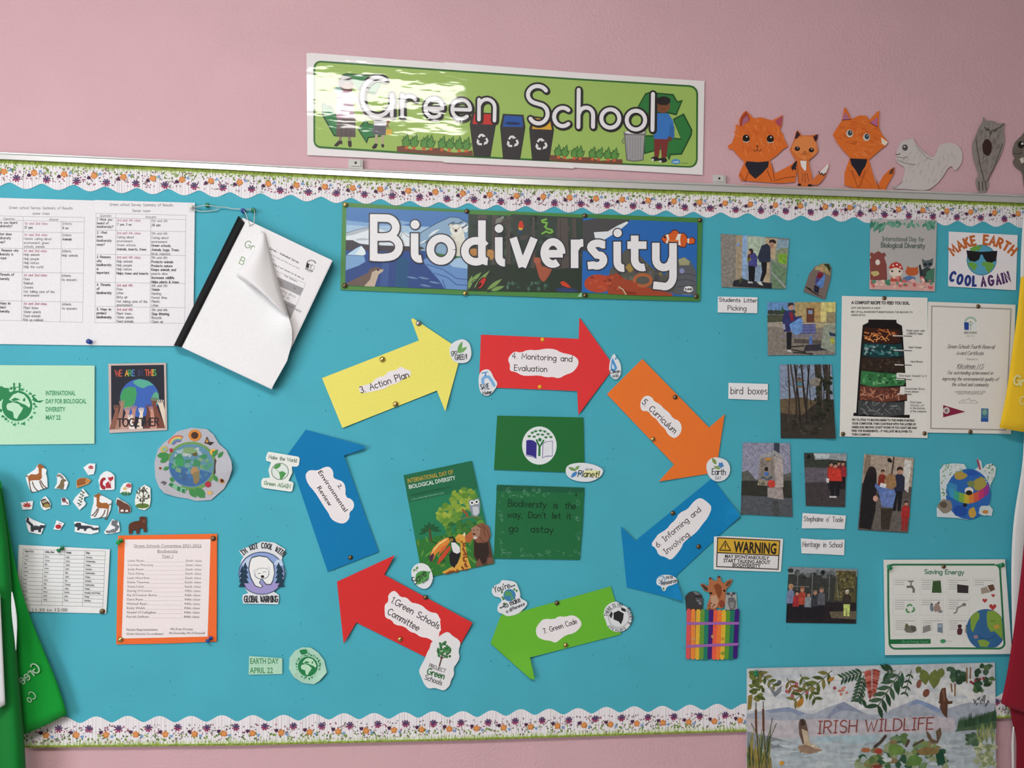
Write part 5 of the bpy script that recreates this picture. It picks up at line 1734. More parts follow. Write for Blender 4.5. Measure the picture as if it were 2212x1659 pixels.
push_pin(*cD(1940, 1012), 15.6, BLUP, 'dark blue', 'at bottom corner of the orange committee card', (0.4, -0.5))
# ------------------------------------------------------------------ seventeen little woodland cut-outs
CG = 'woodland cut-outs'


def cut(label, pts, draw, col='#eef0f2', depth=15.0):
    t = T('animal_cutout', label, 'paper cut-out', depth, cC, CG)
    t.sheet(pts, col, th=0.35)
    if draw:
        draw(t)
    t.flush()


def deer(t, flip, ox, oy, s=1.0):
    X = lambda L_: [(ox + (-x if flip else x) * s, oy + y * s) for x, y in L_]
    br, dk = '#a2602a', '#6e5444'
    for q in ([(-95, 30), (-80, 130), (-62, 190)], [(-50, 60), (-30, 120), (10, 170)], [(45, 50), (70, 110), (95, 150)], [(60, 40), (90, 95), (130, 135)]):
        t.line(X(q), 15, dk)
    for q in ([(-62, 190), (-45, 194)], [(10, 170), (28, 174)], [(95, 150), (110, 152)], [(130, 135), (145, 138)]):
        t.line(X(q), 14, '#5a463a')
    t.poly(X([(-100, -20), (-70, -45), (0, -40), (35, -60), (30, -130), (10, -150), (25, -165), (50, -190), (70, -165), (110, -150), (105, -128), (75, -120), (72, -60), (78, 0), (50, 35), (-20, 35), (-60, 40), (-95, 50), (-110, 10)]), br)
    t.poly(X([(-100, -20), (-130, -38), (-145, -25), (-130, -10), (-105, -5)]), '#8a7a6a')
    t.poly(X([(10, -150), (-12, -160), (5, -140)]), dk)
    t.ell(*X([(68, -150)])[0], 5, 5, '#3a2418')


cut('white cut-out of a brown deer facing right, top of the woodland cut-outs', [(345, 410), (385, 385), (470, 325), (490, 275), (540, 270), (580, 310), (620, 340), (610, 385), (625, 440), (632, 570), (540, 600), (510, 620), (425, 632), (390, 590), (365, 530), (345, 460)],
    lambda t: deer(t, False, 480, 440))
cut('white cut-out of a brown deer facing back, beside the small bear', [(1260, 670), (1330, 665), (1420, 710), (1482, 745), (1470, 860), (1430, 955), (1400, 962), (1300, 975), (1210, 988), (1200, 960), (1215, 870), (1240, 780), (1245, 700)],
    lambda t: deer(t, True, 1350, 815, .92))


def rabbit(t):
    t.poly([(745, 580), (790, 530), (810, 470), (835, 455), (870, 465), (885, 480), (850, 500), (855, 540), (845, 590), (830, 595)], '#7d6a4c')
    t.poly([(745, 430), (760, 395), (800, 395), (840, 430), (850, 460), (815, 455), (790, 430)], '#8d8578')
    t.ell(862, 475, 5, 5, '#2a2018')
cut('white cut-out of a grey-brown rabbit beside the top deer', [(720, 585), (755, 520), (760, 450), (745, 425), (765, 385), (800, 380), (850, 420), (880, 460), (908, 510), (890, 560), (875, 598)], rabbit)


def toadstool(x, y, s, t, cap='#b8303a'):
    t.line([(x, y + 4 * s), (x - 10 * s, y + 36 * s)], 8 * s, '#e2d8d0')
    t.poly([(x - 28 * s, y + 8 * s), (x - 18 * s, y - 16 * s), (x + 6 * s, y - 24 * s), (x + 28 * s, y - 10 * s), (x + 30 * s, y + 14 * s), (x + 4 * s, y + 20 * s)], cap)
    for a, b in ((-10, -6), (6, -12), (16, 2), (-2, 8)):
        t.ell(x + a * s, y + b * s, 3.6 * s, 3.2 * s, '#f0e4e0', n=8)
cut('tiny white cut-out of one red toadstool above the hedgehog', [(1105, 308), (1180, 252), (1265, 255), (1262, 330), (1245, 395), (1170, 407)], lambda t: (t.line([(1190, 345), (1160, 385)], 5, '#d0c6c2'), toadstool(1203, 305, 1.15, t)))


def hedgehog(t):
    t.poly([(1018, 520), (1020, 480), (1060, 452), (1110, 445), (1160, 460), (1205, 475), (1170, 520), (1100, 545), (1025, 575)], '#c98a46')
    t.poly([(1018, 520), (1020, 478), (1060, 450), (1110, 443), (1150, 455), (1130, 490), (1140, 520), (1080, 540), (1025, 555)], '#9a5c28')
    for i in range(16):
        x, y = 1030 + (i % 8) * 13, 470 + (i // 8) * 40
        t.line([(x, y), (x - 7, y + 9)], 4, '#7a4620')
    t.ell(1170, 485, 4, 4, '#2a1a10')
cut('brown hedgehog cut-out under the single toadstool', [(1012, 520), (1018, 474), (1058, 445), (1110, 438), (1160, 452), (1210, 474), (1172, 525), (1100, 550), (1020, 580)], hedgehog, '#d9b284')


def redfox(t):
    t.line(arc(1385, 520, 40, 62, -90, -265, 8), 40, '#a3242e')
    t.poly([(1345, 540), (1360, 575), (1400, 580), (1400, 560), (1375, 540)], '#a3242e')
    t.poly([(1400, 520), (1440, 490), (1470, 480), (1470, 540), (1478, 580), (1405, 582)], '#b3303a')
    t.poly([(1428, 430), (1448, 440), (1480, 432), (1500, 420), (1508, 455), (1480, 485), (1445, 478)], '#b8303a')
    t.poly([(1450, 480), (1465, 490), (1462, 530), (1448, 510)], '#f0e6e4')
cut('white cut-out of a red fox with curled tail', [(1305, 480), (1330, 410), (1380, 365), (1425, 352), (1480, 375), (1520, 420), (1522, 590), (1500, 604), (1325, 606), (1320, 540)], redfox)


def toad2(t):
    t.ell(1665, 650, 62, 24, '#3c7a4c')
    t.line([(1695, 575), (1690, 640)], 12, '#efe9da')
    t.line([(1655, 605), (1655, 640)], 10, '#e8dcc0')
    toadstool(1705, 548, 1.35, t)
    t.poly([(1628, 600), (1640, 575), (1660, 560), (1680, 580), (1685, 602)], '#d9b46a')
cut('small cut-out of a red toadstool and yellow mushroom on grass', [(1592, 640), (1600, 580), (1640, 520), (1690, 503), (1740, 515), (1748, 560), (1735, 640), (1700, 675), (1640, 668)], toad2)


def tree(t):
    t.ell(1890, 815, 92, 34, '#5d7a34')
    t.line([(1890, 810), (1898, 700), (1915, 560)], 12, '#5a4436')
    rn = random.Random(4)
    for a, b, c_, d in ((1898, 720, 1830, 660), (1900, 690, 1970, 640), (1905, 650, 1850, 600), (1908, 620, 1960, 580), (1896, 750, 1960, 700), (1895, 760, 1840, 730)):
        t.line([(a, b), (c_, d)], 7, '#5a4436')
    for i in range(44):
        x, y = rn.uniform(1815, 1985), rn.uniform(560, 760)
        if abs(x - 1900) < 90 * (y - 500) / 170 + 12:
            t.ell(x, y, 13, 10, rn.choice(['#4a4a3c', '#5a5844', '#3f4434']), rn.uniform(0, 90), 8)
cut('white cut-out of a leafy tree on a green mound', [(1795, 800), (1790, 740), (1810, 650), (1850, 580), (1920, 535), (1970, 560), (1996, 580), (2000, 740), (1985, 830), (1920, 872), (1840, 855)], tree, '#eef0e8')


def mleaf(t):
    for a, l in ((-90, 60), (-140, 55), (-40, 58), (-175, 62), (-5, 62), (160, 42), (25, 45)):
        u = math.radians(a)
        t._add(leaf(360, 815, 360 + l * math.cos(u), 815 + l * math.sin(u), 24), '#b4453c')
    t.up()
    t.line([(360, 815), (360, 850)], 6, '#a03a34')
cut('small white cut-out of a red maple leaf', [(272, 772), (440, 748), (425, 860), (298, 868)], mleaf)


def owl(t):
    t.poly([(540, 740), (570, 725), (605, 718), (625, 745), (660, 780), (668, 830), (640, 840), (570, 830), (550, 780)], '#4a3a2a')
    t.poly([(585, 800), (620, 780), (655, 800), (655, 835), (610, 845), (580, 830)], '#a08a4a')
    for x, y in ((575, 762), (608, 750)):
        t.ell(x, y, 17, 16, '#d8cfb8')
        t.ell(x, y, 8, 8, '#2a201a')
    t.poly([(590, 770), (600, 768), (596, 784)], '#c9903a')
cut('small white cut-out of a brown owl beside the maple leaf', [(532, 780), (540, 740), (580, 700), (605, 685), (640, 725), (672, 790), (668, 850), (590, 875), (550, 840)], owl)
cut('tiny white cut-out of a brown and pink acorn', [(815, 710), (860, 703), (912, 740), (918, 805), (815, 806)],
    lambda t: (t.poly([(818, 712), (860, 706), (880, 740), (860, 770), (825, 750)], '#6a4048'), t.poly([(825, 750), (862, 770), (850, 778), (822, 765)], '#c59aa6'), t.line([(865, 750), (898, 785)], 18, '#9a6a6e')))


def sprig(t):
    t.line([(1040, 830), (1075, 740), (1105, 625)], 6, '#5f6a54')
    for i in range(10):
        u = i / 9
        x, y = 1050 + 52 * u, 810 - 180 * u
        s = -1 if i % 2 else 1
        t.poly(leaf(x, y, x + s * 34, y - 16, 20), '#56624a')
cut('white cut-out of a dark leafy sprig', [(965, 760), (1000, 700), (1060, 640), (1100, 582), (1180, 685), (1120, 700), (1112, 745), (1140, 775), (1130, 810), (1055, 872)], sprig)


def bearS(t):
    t.poly([(1545, 760), (1560, 732), (1600, 740), (1630, 765), (1690, 790), (1732, 830), (1730, 900), (1705, 908), (1580, 910), (1578, 830), (1548, 800)], '#6a4030')
    t.polys('#efeae8', [(1600, 872), (1625, 862), (1642, 872), (1640, 893), (1598, 893)], [(1665, 872), (1690, 866), (1702, 880), (1695, 896), (1662, 896)])
    t.ell(1560, 770, 4, 4, '#20140e')
    t.polys('#5a3426', blob(1562, 737, 11, 10, 1, 8, .05), blob(1628, 768, 11, 9, 2, 8, .05))
cut('small brown bear cut-out with white paws, below the toadstools', [(1535, 765), (1555, 700), (1620, 745), (1690, 782), (1735, 830), (1732, 905), (1575, 912), (1570, 830)], bearS, '#e8e6e8')


def skunkA(t, L_, stripe):
    pass


def skunk1(t):
    c_ = '#30343c'
    t.line([(370, 985), (365, 1020), (400, 1050), (425, 1075), (425, 1095)], 34, c_)
    t.poly([(405, 1090), (470, 1075), (525, 1085), (540, 1070), (595, 1075), (585, 1105), (550, 1120), (540, 1170), (510, 1165), (505, 1135), (450, 1140), (450, 1160), (410, 1155)], c_)
    t.line([(375, 1000), (410, 1050)], 6, '#6c7078')
    t.line([(430, 1090), (520, 1095)], 6, '#5c6068')
cut('white cut-out of a black skunk with raised tail, beside the berry', [(340, 985), (375, 962), (440, 1000), (530, 1035), (600, 1062), (575, 1120), (545, 1195), (480, 1185), (385, 1165), (360, 1100)], skunk1)


def skunk2(t):
    c_ = '#34383e'
    t.poly([(985, 1065), (1020, 1040), (1070, 1040), (1080, 1075), (1170, 1080), (1180, 1110), (1150, 1125), (1140, 1150), (1110, 1145), (1115, 1125), (1065, 1120), (1045, 1142), (1020, 1138), (1030, 1105), (995, 1090)], c_)
    t.line([(1175, 1095), (1210, 1100), (1240, 1125), (1295, 1120)], 32, c_)
    t.line([(1190, 1090), (1230, 1100), (1260, 1115)], 7, '#8a8e94')
cut('white cut-out of a black skunk with low tail, beside the squirrel', [(982, 1025), (1060, 1025), (1180, 1065), (1308, 1080), (1310, 1165), (1210, 1192), (1100, 1178), (990, 1160), (995, 1090)], skunk2)
cut('tiny white cut-out of a round red berry', [(752, 1005), (855, 1048), (795, 1138), (708, 1128)], lambda t: (t.ell(775, 1092, 40, 30, '#b5262e'), t.line([(780, 1045), (812, 1055)], 8, '#6a4a4a')))


def squirrel(t):
    c_ = '#6d7076'
    t.line([(1540, 1130), (1560, 1095), (1530, 1070), (1500, 1055), (1505, 1030), (1545, 1030)], 44, c_)
    t.poly([(1400, 1150), (1420, 1140), (1450, 1145), (1500, 1120), (1545, 1130), (1540, 1170), (1480, 1172), (1440, 1180), (1410, 1172)], '#7b7e84')
    t.ell(1418, 1152, 4, 4, '#222')
cut('white cut-out of a grey squirrel with curled tail', [(1380, 1165), (1430, 1090), (1490, 992), (1575, 1020), (1590, 1100), (1590, 1160), (1500, 1180), (1400, 1192)], squirrel)
cut('dark brown bear cut-out standing above the orange committee card', [(1705, 1090), (1720, 1050), (1770, 1025), (1850, 1010), (1850, 965), (1885, 955), (1935, 960), (1945, 1010), (1938, 1060), (1950, 1160), (1910, 1165), (1895, 1110), (1850, 1115), (1850, 1180), (1810, 1188), (1800, 1135), (1755, 1140), (1755, 1185), (1710, 1188)],
    lambda t: (t.ell(1915, 1020, 24, 20, '#7a4c38'), t.ell(1900, 985, 4, 4, '#1a0e0a'), t.ell(1920, 1018, 8, 6, '#1f1210'), t.line([(1800, 1130), (1850, 1112)], 8, '#4a2a1e')), '#5e3626')

# ------------------------------------------------------------------ stickers at the arrows
SG = 'cut-out stickers'


def sticker(label, m, pts, draw, depth=16.4, lift=None, col='#e6e8ec'):
    t = T('paper_sticker', label, 'sticker', depth, m, SG)
    t.sheet(smooth_loop(pts), col, th=0.35)
    draw(t)
    t.flush()


sticker('white sticker with green leaves reading Go Green at yellow arrow tip', cO, [(1738, 380), (1770, 325), (1830, 290), (1900, 273), (1960, 310), (1985, 370), (1995, 450), (1975, 515), (1930, 548), (1850, 550), (1790, 530), (1750, 470)],
        lambda t: (t.poly(leaf(1838, 430, 1890, 300, 46), '#6fa85c'), t.poly(leaf(1845, 435, 1945, 365, 48), '#7fb46a'), t.line([(1845, 430), (1880, 330)], 3, '#4f8a44'), t.line([(1850, 432), (1930, 375)], 3, '#4f8a44'),
                   t.text('go', 1762, 450, 52, '#4a5248', w=9, ang=-4, slant=.15), t.text('GREEN!', 1808, 515, 56, '#4a4a4c', w=9, ang=-5, width=135)))
sticker('white sticker with a blue tap reading Save Water on red arrow 4', cP, [(88, 540), (110, 490), (160, 475), (190, 495), (215, 555), (245, 590), (225, 640), (180, 690), (140, 694), (105, 670), (90, 610)],
        lambda t: (t.line([(125, 590), (122, 560), (140, 540), (170, 540), (195, 570), (215, 610)], 24, '#7fb4e4'), t.line([(145, 530), (145, 508)], 12, '#4f90d0'), t.line([(115, 510), (162, 500)], 8, '#4f90d0'),
                   t.text('SAVE', 108, 642, 40, '#34485a', w=7, ang=-6, width=66), t.line([(118, 650), (185, 640)], 2.5, '#8a8e92'), t.text('Water', 120, 688, 26, '#2f3034', w=6, ang=-10, width=76, slant=.2)))
sticker('white teardrop sticker reading Clean Water at red arrow 4 tip', cP, [(1145, 490), (1150, 420), (1170, 370), (1188, 350), (1205, 380), (1235, 420), (1247, 480), (1235, 540), (1200, 565), (1165, 545)],
        lambda t: (t.poly([(1158, 470), (1165, 410), (1175, 385), (1200, 440), (1212, 470), (1195, 495), (1170, 495)], '#4f98d8'), t.poly([(1168, 470), (1172, 430), (1188, 455), (1190, 480)], '#cfe4f4'), t.poly(leaf(1196, 405, 1208, 375, 14), '#5f9ad0'),
                   t.text('Clean', 1150, 512, 26, '#3a3c40', w=5.5, ang=-4, width=84, slant=.2), t.text('WATER', 1176, 545, 20, '#55585c', w=4, ang=-4, width=46)))
sticker('white round sticker with a blue flower reading Earth Day at orange arrow tip', cP, [(1930, 1270), (1945, 1220), (1990, 1190), (2050, 1195), (2105, 1220), (2130, 1280), (2118, 1340), (2070, 1385), (2000, 1388), (1950, 1345)],
        lambda t: (t.poly(leaf(2015, 1250, 1980, 1195, 30), '#7f9a58'), t.poly(leaf(2050, 1285, 1990, 1265, 26), '#86a25e'), [t._add(leaf(2052, 1255, 2052 + 26 * math.cos(a), 1255 + 26 * math.sin(a), 22), '#4a86c4') for a in (0.3, 1.5, 2.8, 4.0, 5.2)], t.up(),
                   t.text('Earth', 1980, 1330, 46, '#46484a', w=7, ang=2, width=108), t.text('DAY', 2008, 1372, 28, '#6a6c6e', w=3.6, ang=2, width=44)), depth=17.0)
sticker('white oval sticker with leaves reading Save our Planet', cQ, [(1755, 625), (1780, 575), (1860, 552), (1960, 552), (2060, 575), (2125, 610), (2135, 640), (2110, 690), (2030, 735), (1950, 743), (1850, 730), (1775, 690)],
        lambda t: (t.poly([(1950, 630), (2100, 630), (2100, 690), (1940, 690)], '#ece9a8'), t.poly(leaf(1860, 630, 1785, 595, 34), '#7a9a5a'), t.poly(leaf(1850, 625, 1900, 580, 32), '#86a664'), t.poly(leaf(1875, 640, 1810, 700, 40), '#4a8acc'), t.poly(leaf(1880, 640, 1920, 680, 30), '#7ab0e0'),
                   t.line([(1850, 620), (1870, 655)], 4, '#4a6a44'), t.text('SAVE OUR', 1955, 626, 18, '#6a6c6e', w=3.4, width=70, ang=2), t.text('Planet!', 1880, 690, 62, '#3c4036', w=9, ang=2, width=206, slant=.18)), depth=17.0)
sticker('white round sticker with a green brush mark reading Save at jungle poster corner', cS, [(1553, 220), (1570, 170), (1610, 140), (1660, 138), (1710, 170), (1740, 250), (1725, 310), (1690, 350), (1640, 350), (1580, 305)],
        lambda t: (t.poly(blob(1650, 250, 62, 52, 4, 16, .12, -20), '#4f9a4c'), t.poly(leaf(1600, 320, 1720, 200, 50), '#57a052'), t.poly(leaf(1590, 205, 1575, 190, 26), '#6a9a5c'), t.poly(leaf(1600, 190, 1612, 165, 22), '#6a9a5c'), t.line([(1595, 185), (1610, 210)], 4, '#5f8a54'),
                   t.text('Save', 1585, 318, 58, '#2c3a2a', w=8, ang=-38, width=130, slant=.15), t.text('THE EARTH', 1655, 312, 15, '#55605a', w=3, ang=-38, width=60)), depth=17.4)
sticker("white wavy sticker with a small globe reading You're never too small to make a difference", cT, [(130, 625), (145, 585), (190, 570), (200, 545), (250, 550), (300, 560), (315, 600), (330, 640), (325, 670), (370, 690), (378, 715), (345, 750), (310, 780), (240, 797), (215, 780), (170, 765), (175, 715), (205, 690), (190, 665), (150, 660)],
        lambda t: (t.ell(255, 650, 42, 42, '#3f86b4'), t.poly(blob(245, 640, 22, 20, 2, 10, .25), '#5aa06a'), t.poly(blob(272, 668, 12, 14, 3, 9, .25), '#5aa06a'), [t._add(leaf(x, y, x + dx, y + dy, 16), '#4a8a4c') for x, y, dx, dy in ((205, 640, -4, -24), (200, 660, 14, 10), (210, 685, 10, -20), (300, 610, 6, 20), (292, 618, -10, -16), (225, 700, -8, 20))], t.up(),
                   t.text("You're", 152, 632, 40, '#2f2f33', w=5.5, ang=-17, width=112, slant=.1), t.text('never', 262, 598, 14, '#3a3a3e', w=3, ang=-20, width=36), t.text('too small', 192, 742, 12, '#3a3a3e', w=3, ang=-25, width=34),
                   t.text('to make', 222, 738, 38, '#2f2f33', w=5.5, ang=-22, width=118), t.text('a difference', 236, 772, 22, '#2f2f33', w=4, ang=-24, width=136)))
sticker('round black and white globe sticker with circling words on the green arrow', cT, [(895, 790), (905, 735), (945, 700), (990, 692), (1010, 715), (1050, 725), (1085, 765), (1090, 815), (1075, 865), (1030, 900), (970, 902), (925, 870), (910, 820)],
        lambda t: (t.ell(1000, 800, 72, 72, '#8f9496'), t.ell(1000, 800, 68, 68, '#e4e6e8'), t.poly([(965, 770), (1000, 755), (1035, 775), (1030, 815), (1015, 850), (1000, 830), (965, 815)], '#26282a'), t.poly([(935, 790), (950, 760), (960, 775), (950, 810)], '#2c2e30'), t.poly([(1015, 735), (1045, 745), (1050, 765), (1020, 755)], '#26282a'),
                   t.text('THERE IS NO', 0, 0, 22, '#44464a', w=4, align='c', path=(1000, 800, 76, -35), hs=.8), t.text('PLANET B', 0, 0, 22, '#44464a', w=4, align='c', path=(1000, 800, 76, 85), hs=.8), t.text('EARTH DAY', 0, 0, 20, '#6a6c70', w=4, align='c', path=(1000, 800, 78, 190), hs=.8)))
sticker('small white fan-shaped sticker reading Save our Resources on blue arrow 6', cT, [(1255, 560), (1265, 525), (1300, 510), (1360, 512), (1395, 535), (1410, 560), (1370, 580), (1330, 590), (1315, 625), (1298, 618), (1290, 590), (1262, 580)],
        lambda t: (t.line(arc(1290, 545, 26, 26, -150, 120, 10), 8, '#7fb0d4'), t.line([(1275, 545), (1288, 556), (1305, 532)], 5, '#6a8aa4'), t.text('SAVE OUR', 1322, 538, 16, '#6a7074', w=3.6, ang=-4, width=48), t.text('Resources', 1295, 582, 26, '#33383c', w=4.6, ang=-12, width=112), t.poly(leaf(1304, 595, 1308, 618, 14), '#5f9a6a')))
sticker('tall white wavy-edged sticker with a dark green tree on red arrow 1', cS, [(1720, 790), (1790, 740), (1830, 712), (1865, 705), (1900, 740), (1950, 770), (1965, 805), (1945, 860), (1958, 920), (1930, 970), (1905, 1000), (1912, 1060), (1885, 1100), (1875, 1150), (1830, 1190), (1790, 1180), (1750, 1165), (1700, 1175), (1665, 1140), (1640, 1080), (1618, 1030), (1640, 980), (1668, 930), (1690, 870), (1710, 840)],
        lambda t: (t.line([(1790, 985), (1805, 930), (1815, 890), (1830, 850)], 12, '#5a3a34'), t.line([(1805, 925), (1780, 890), (1770, 860)], 8, '#5a3a34'), t.line([(1812, 925), (1850, 900), (1870, 880)], 8, '#5a3a34'),
                   [t.ell(1832 + 72 * math.sqrt(random.Random(i * 7 + 1).random()) * math.cos(i * 2.4), 855 + 66 * math.sqrt(random.Random(i * 7 + 1).random()) * math.sin(i * 2.4), 11, 11, ('#2f6a3c', '#4a8a50', '#3c7a46')[i % 3], n=10) for i in range(42)],
                   t.text('PROJECT', 1702, 995, 30, '#6a666a', w=5, ang=20, width=140), t.text('Green', 1685, 1050, 50, '#2f6a3c', w=9, ang=18, width=145), t.text('Schools', 1666, 1095, 40, '#5f5c60', w=6, ang=20, width=148)), depth=17.2, col='#eceaec')

# ------------------------------------------------------------------ the three green pictures in the ring of arrows
gl = T('small_poster', 'dark green card with a white oval logo of a book and tree', 'card', 15.0, cQ, finish='satin')
gl.sheet([(1078, 82), (1936, 100), (1946, 640), (1900, 652), (1046, 620)], '#1f6f36')
gl.ell(1498, 380, 172, 190, '#e9eef0', n=40)
gl.poly([(1368, 330), (1400, 322), (1440, 330), (1472, 355), (1468, 505), (1430, 485), (1366, 470)], '#37308a')
gl.poly([(1632, 332), (1600, 335), (1560, 340), (1530, 360), (1525, 508), (1565, 490), (1630, 488)], '#7a5a9a')
gl.poly([(1627, 338), (1600, 340), (1562, 346), (1537, 364), (1532, 500), (1565, 482), (1625, 481)], '#e6e9ee')
gl.line([(1366, 480), (1430, 492), (1468, 508)], 6, '#37308a')
GRN = '#2d7a40'
gl.line([(1497, 485), (1500, 390)], 22, GRN, cap='butt')
gl.line([(1470, 325), (1500, 395)], 18, GRN)
gl.line([(1540, 330), (1500, 395)], 18, GRN)
gl.ell(1503, 322, 18, 18, GRN)
for x, y in ((1400, 285), (1430, 250), (1463, 235), (1508, 230), (1550, 238), (1583, 262), (1610, 292), (1448, 290), (1485, 268), (1528, 270), (1562, 296)):
    for a in (-40, 0, 40):
        u = math.radians(a - 90 + (x - 1500) * .12)
        gl._add(leaf(x, y + 14, x + 30 * math.cos(u), y + 14 + 30 * math.sin(u), 12), GRN)
gl.up()
gl.ell(1508, 592, 8, 8, '#123f20', n=8)
gl.flush()

bw = T('small_poster', 'green chalkboard-print card with handwritten words Biodiversty is the way', 'card', 15.0, cQ, finish='satin')
bw.sheet([(1075, 770), (1946, 798), (1930, 1150), (1900, 1518), (1500, 1512), (1044, 1505), (1060, 1100)], '#1d6d40')
bw.polys('#1a5c40', [(1075, 772), (1944, 800), (1940, 850), (1070, 830)])
rn = random.Random(8)
def doodle(x, y):
    k = rn.randint(0, 3)
    s = rn.uniform(14, 34)
    co = rn.choice(['#5f9a7c', '#7ab090', '#4f8f6e'])
    if k == 0:
        bw.line([(x, y), (x + s, y + s * .3), (x + s * .4, y + s), (x, y)], 3, co)
    elif k == 1:
        bw.line(arc(x, y, s * .6, s * .6, 0, 300, 9), 3, co)
    elif k == 2:
        bw.line([(x, y), (x + s * .4, y - s * .8), (x + s, y - s * .2)], 3, co)
    else:
        bw.line([(x + i * s * .3, y + (i % 2) * s * .4) for i in range(5)], 3, co)
for i in range(26):
    doodle(rn.uniform(1110, 1880), rn.uniform(812, 880))
for i in range(14):
    doodle(rn.uniform(1085, 1120), rn.uniform(900, 1450))
    doodle(rn.uniform(1855, 1890), rn.uniform(900, 1450))
for i in range(26):
    doodle(rn.uniform(1090, 1850), rn.uniform(1420, 1490))
HW = '#0f2c1c'
bw.text('Biodiversty is the', 1185, 985, 66, HW, w=7, ang=2.4, width=675, slant=.04, space=9)
bw.text("way, Don't let it", 1180, 1095, 60, HW, w=7, ang=1.5, width=630, space=7)
bw.text('go  astay', 1195, 1235, 66, HW, w=7, ang=2, width=440, space=6)
bw.ell(1865, 870, 10, 14, '#0f3a24')
bw.flush()

jg = T('small_poster', 'jungle animal poster reading International Day of Biological Diversity', 'poster', 15.0, cQ, finish='satin')
jg.sheet([(145, 675), (825, 532), (1052, 1555), (335, 1704)], '#1d6d4a')
FX = quad_frame([(145, 675), (825, 532), (1052, 1555), (335, 1704)], 100, 150, cQ)
jg.m = FX
jg.rect(0, 40, 100, 95, '#1f7f58')
jg.rect(0, 95, 100, 150, '#2f7a34')
rn = random.Random(12)
for cx, cy, rx, ry, n_ in ((76, 52, 17, 18, 60), (54, 68, 17, 16, 50), (84, 96, 18, 16, 30), (62, 96, 22, 16, 40)):
    for i in range(n_):
        a, r_ = rn.uniform(0, 6.28), math.sqrt(rn.random())
        x, y = cx + rx * r_ * math.cos(a), cy + ry * r_ * math.sin(a)
        jg._add(blob(min(x, 95), y, rn.uniform(2.5, 5), rn.uniform(2.5, 4.5), i, 8, .2), rn.choice(['#7f9f38', '#a3b545', '#5f8f34', '#8aa83c', '#6a9a3c'] if cy < 80 else ['#4f8a34', '#3f7a34', '#5f9a3c', '#2f6a30']))
        jg.layer += .0012
jg.up()
for i in range(70):
    x, y = rn.uniform(2, 96), rn.uniform(100, 146)
    a = rn.uniform(-2.6, -.5)
    l = rn.uniform(6, 14)
    x1, y1 = min(98, max(2, x + l * math.cos(a))), y + l * math.sin(a)
    jg._add(leaf(x, y, x1, y1, 2.6), rn.choice(['#3f8a3a', '#2a6a2c', '#5fa044', '#1f5a2a', '#6a8f3a']))
    jg.layer += .0012
jg.up()
for a in range(7):
    u = math.radians(-170 + a * 28)
    jg._add(leaf(22, 83, 22 + 17 * math.cos(u), 84 + 12 * math.sin(u) + abs(math.cos(u)) * 6, 5), '#1c5a34')
jg.up()
jg.line([(22, 84), (21, 100)], 3, '#5a4a2c')
jg.m = cQ
jg.btext('INTERNATIONAL DAY OF', 190, 755, 47, '#c8a83a', ang=-11.5, width=462, bold=0.01)
jg.btext('BIOLOGICAL DIVERSITY', 203, 812, 42, '#e4efe8', ang=-11.3, width=472, bold=0.015)
jg.btext('NATURAL RESOURCES OF THE PROTECTED', 220, 884, 18, '#0d4a34', ang=-12, width=400)
jg.text('www.natureprotection.com', 228, 922, 18, '#6fae94', w=3.4, ang=-11.5, width=325)
# owl
jg.poly([(795, 912), (815, 925), (870, 915), (895, 898), (910, 960), (905, 1050), (880, 1085), (830, 1080), (805, 1010), (800, 960)], '#8a97a4')
jg.poly([(830, 990), (890, 985), (900, 1050), (870, 1080), (840, 1065)], '#c9cfd4')
for x, y in ((828, 950), (874, 940)):
    jg.ell(x, y, 24, 24, '#eef0f0')
    jg.ell(x, y, 11, 11, '#17181a')
jg.poly([(848, 962), (860, 960), (855, 978)], '#d8a840')
jg.line([(735, 1020), (775, 1060), (780, 1090)], 22, '#9a5a34')
jg.line([(720, 1110), (830, 1085), (920, 1100)], 14, '#6a7a4a')
# lion
jg.poly([(845, 1290), (960, 1240), (1000, 1330), (1030, 1480), (1046, 1550), (860, 1590), (880, 1540), (845, 1480)], '#5a3c30')
jg.poly([(850, 1320), (980, 1330), (1000, 1450), (960, 1550), (900, 1560), (850, 1480)], '#33241f')
jg.poly(blob(920, 1255, 95, 100, 3, 22, .07), '#8a5a44')
jg.poly([(820, 1200), (870, 1175), (910, 1200), (905, 1270), (880, 1310), (840, 1300), (825, 1260)], '#a8806a')
jg.ell(858, 1298, 18, 14, '#d8cfc8')
jg.line([(840, 1260), (858, 1262)], 14, '#3a241c')
jg.ell(845, 1222, 5, 5, '#20140e')
jg.ell(885, 1220, 5, 5, '#20140e')
for q in ([(880, 1180), (940, 1200), (960, 1280)], [(930, 1170), (985, 1230), (1000, 1300)], [(900, 1290), (930, 1330), (960, 1340)]):
    jg.line(q, 8, '#6a4030')
jg.poly([(860, 1560), (900, 1500), (935, 1575), (880, 1587)], '#7a5444')
jg.poly([(980, 1500), (1030, 1490), (1046, 1550), (980, 1565)], '#7a5444')
jg.poly([(750, 1290), (820, 1230), (840, 1300), (800, 1350), (760, 1340)], '#b4643a')
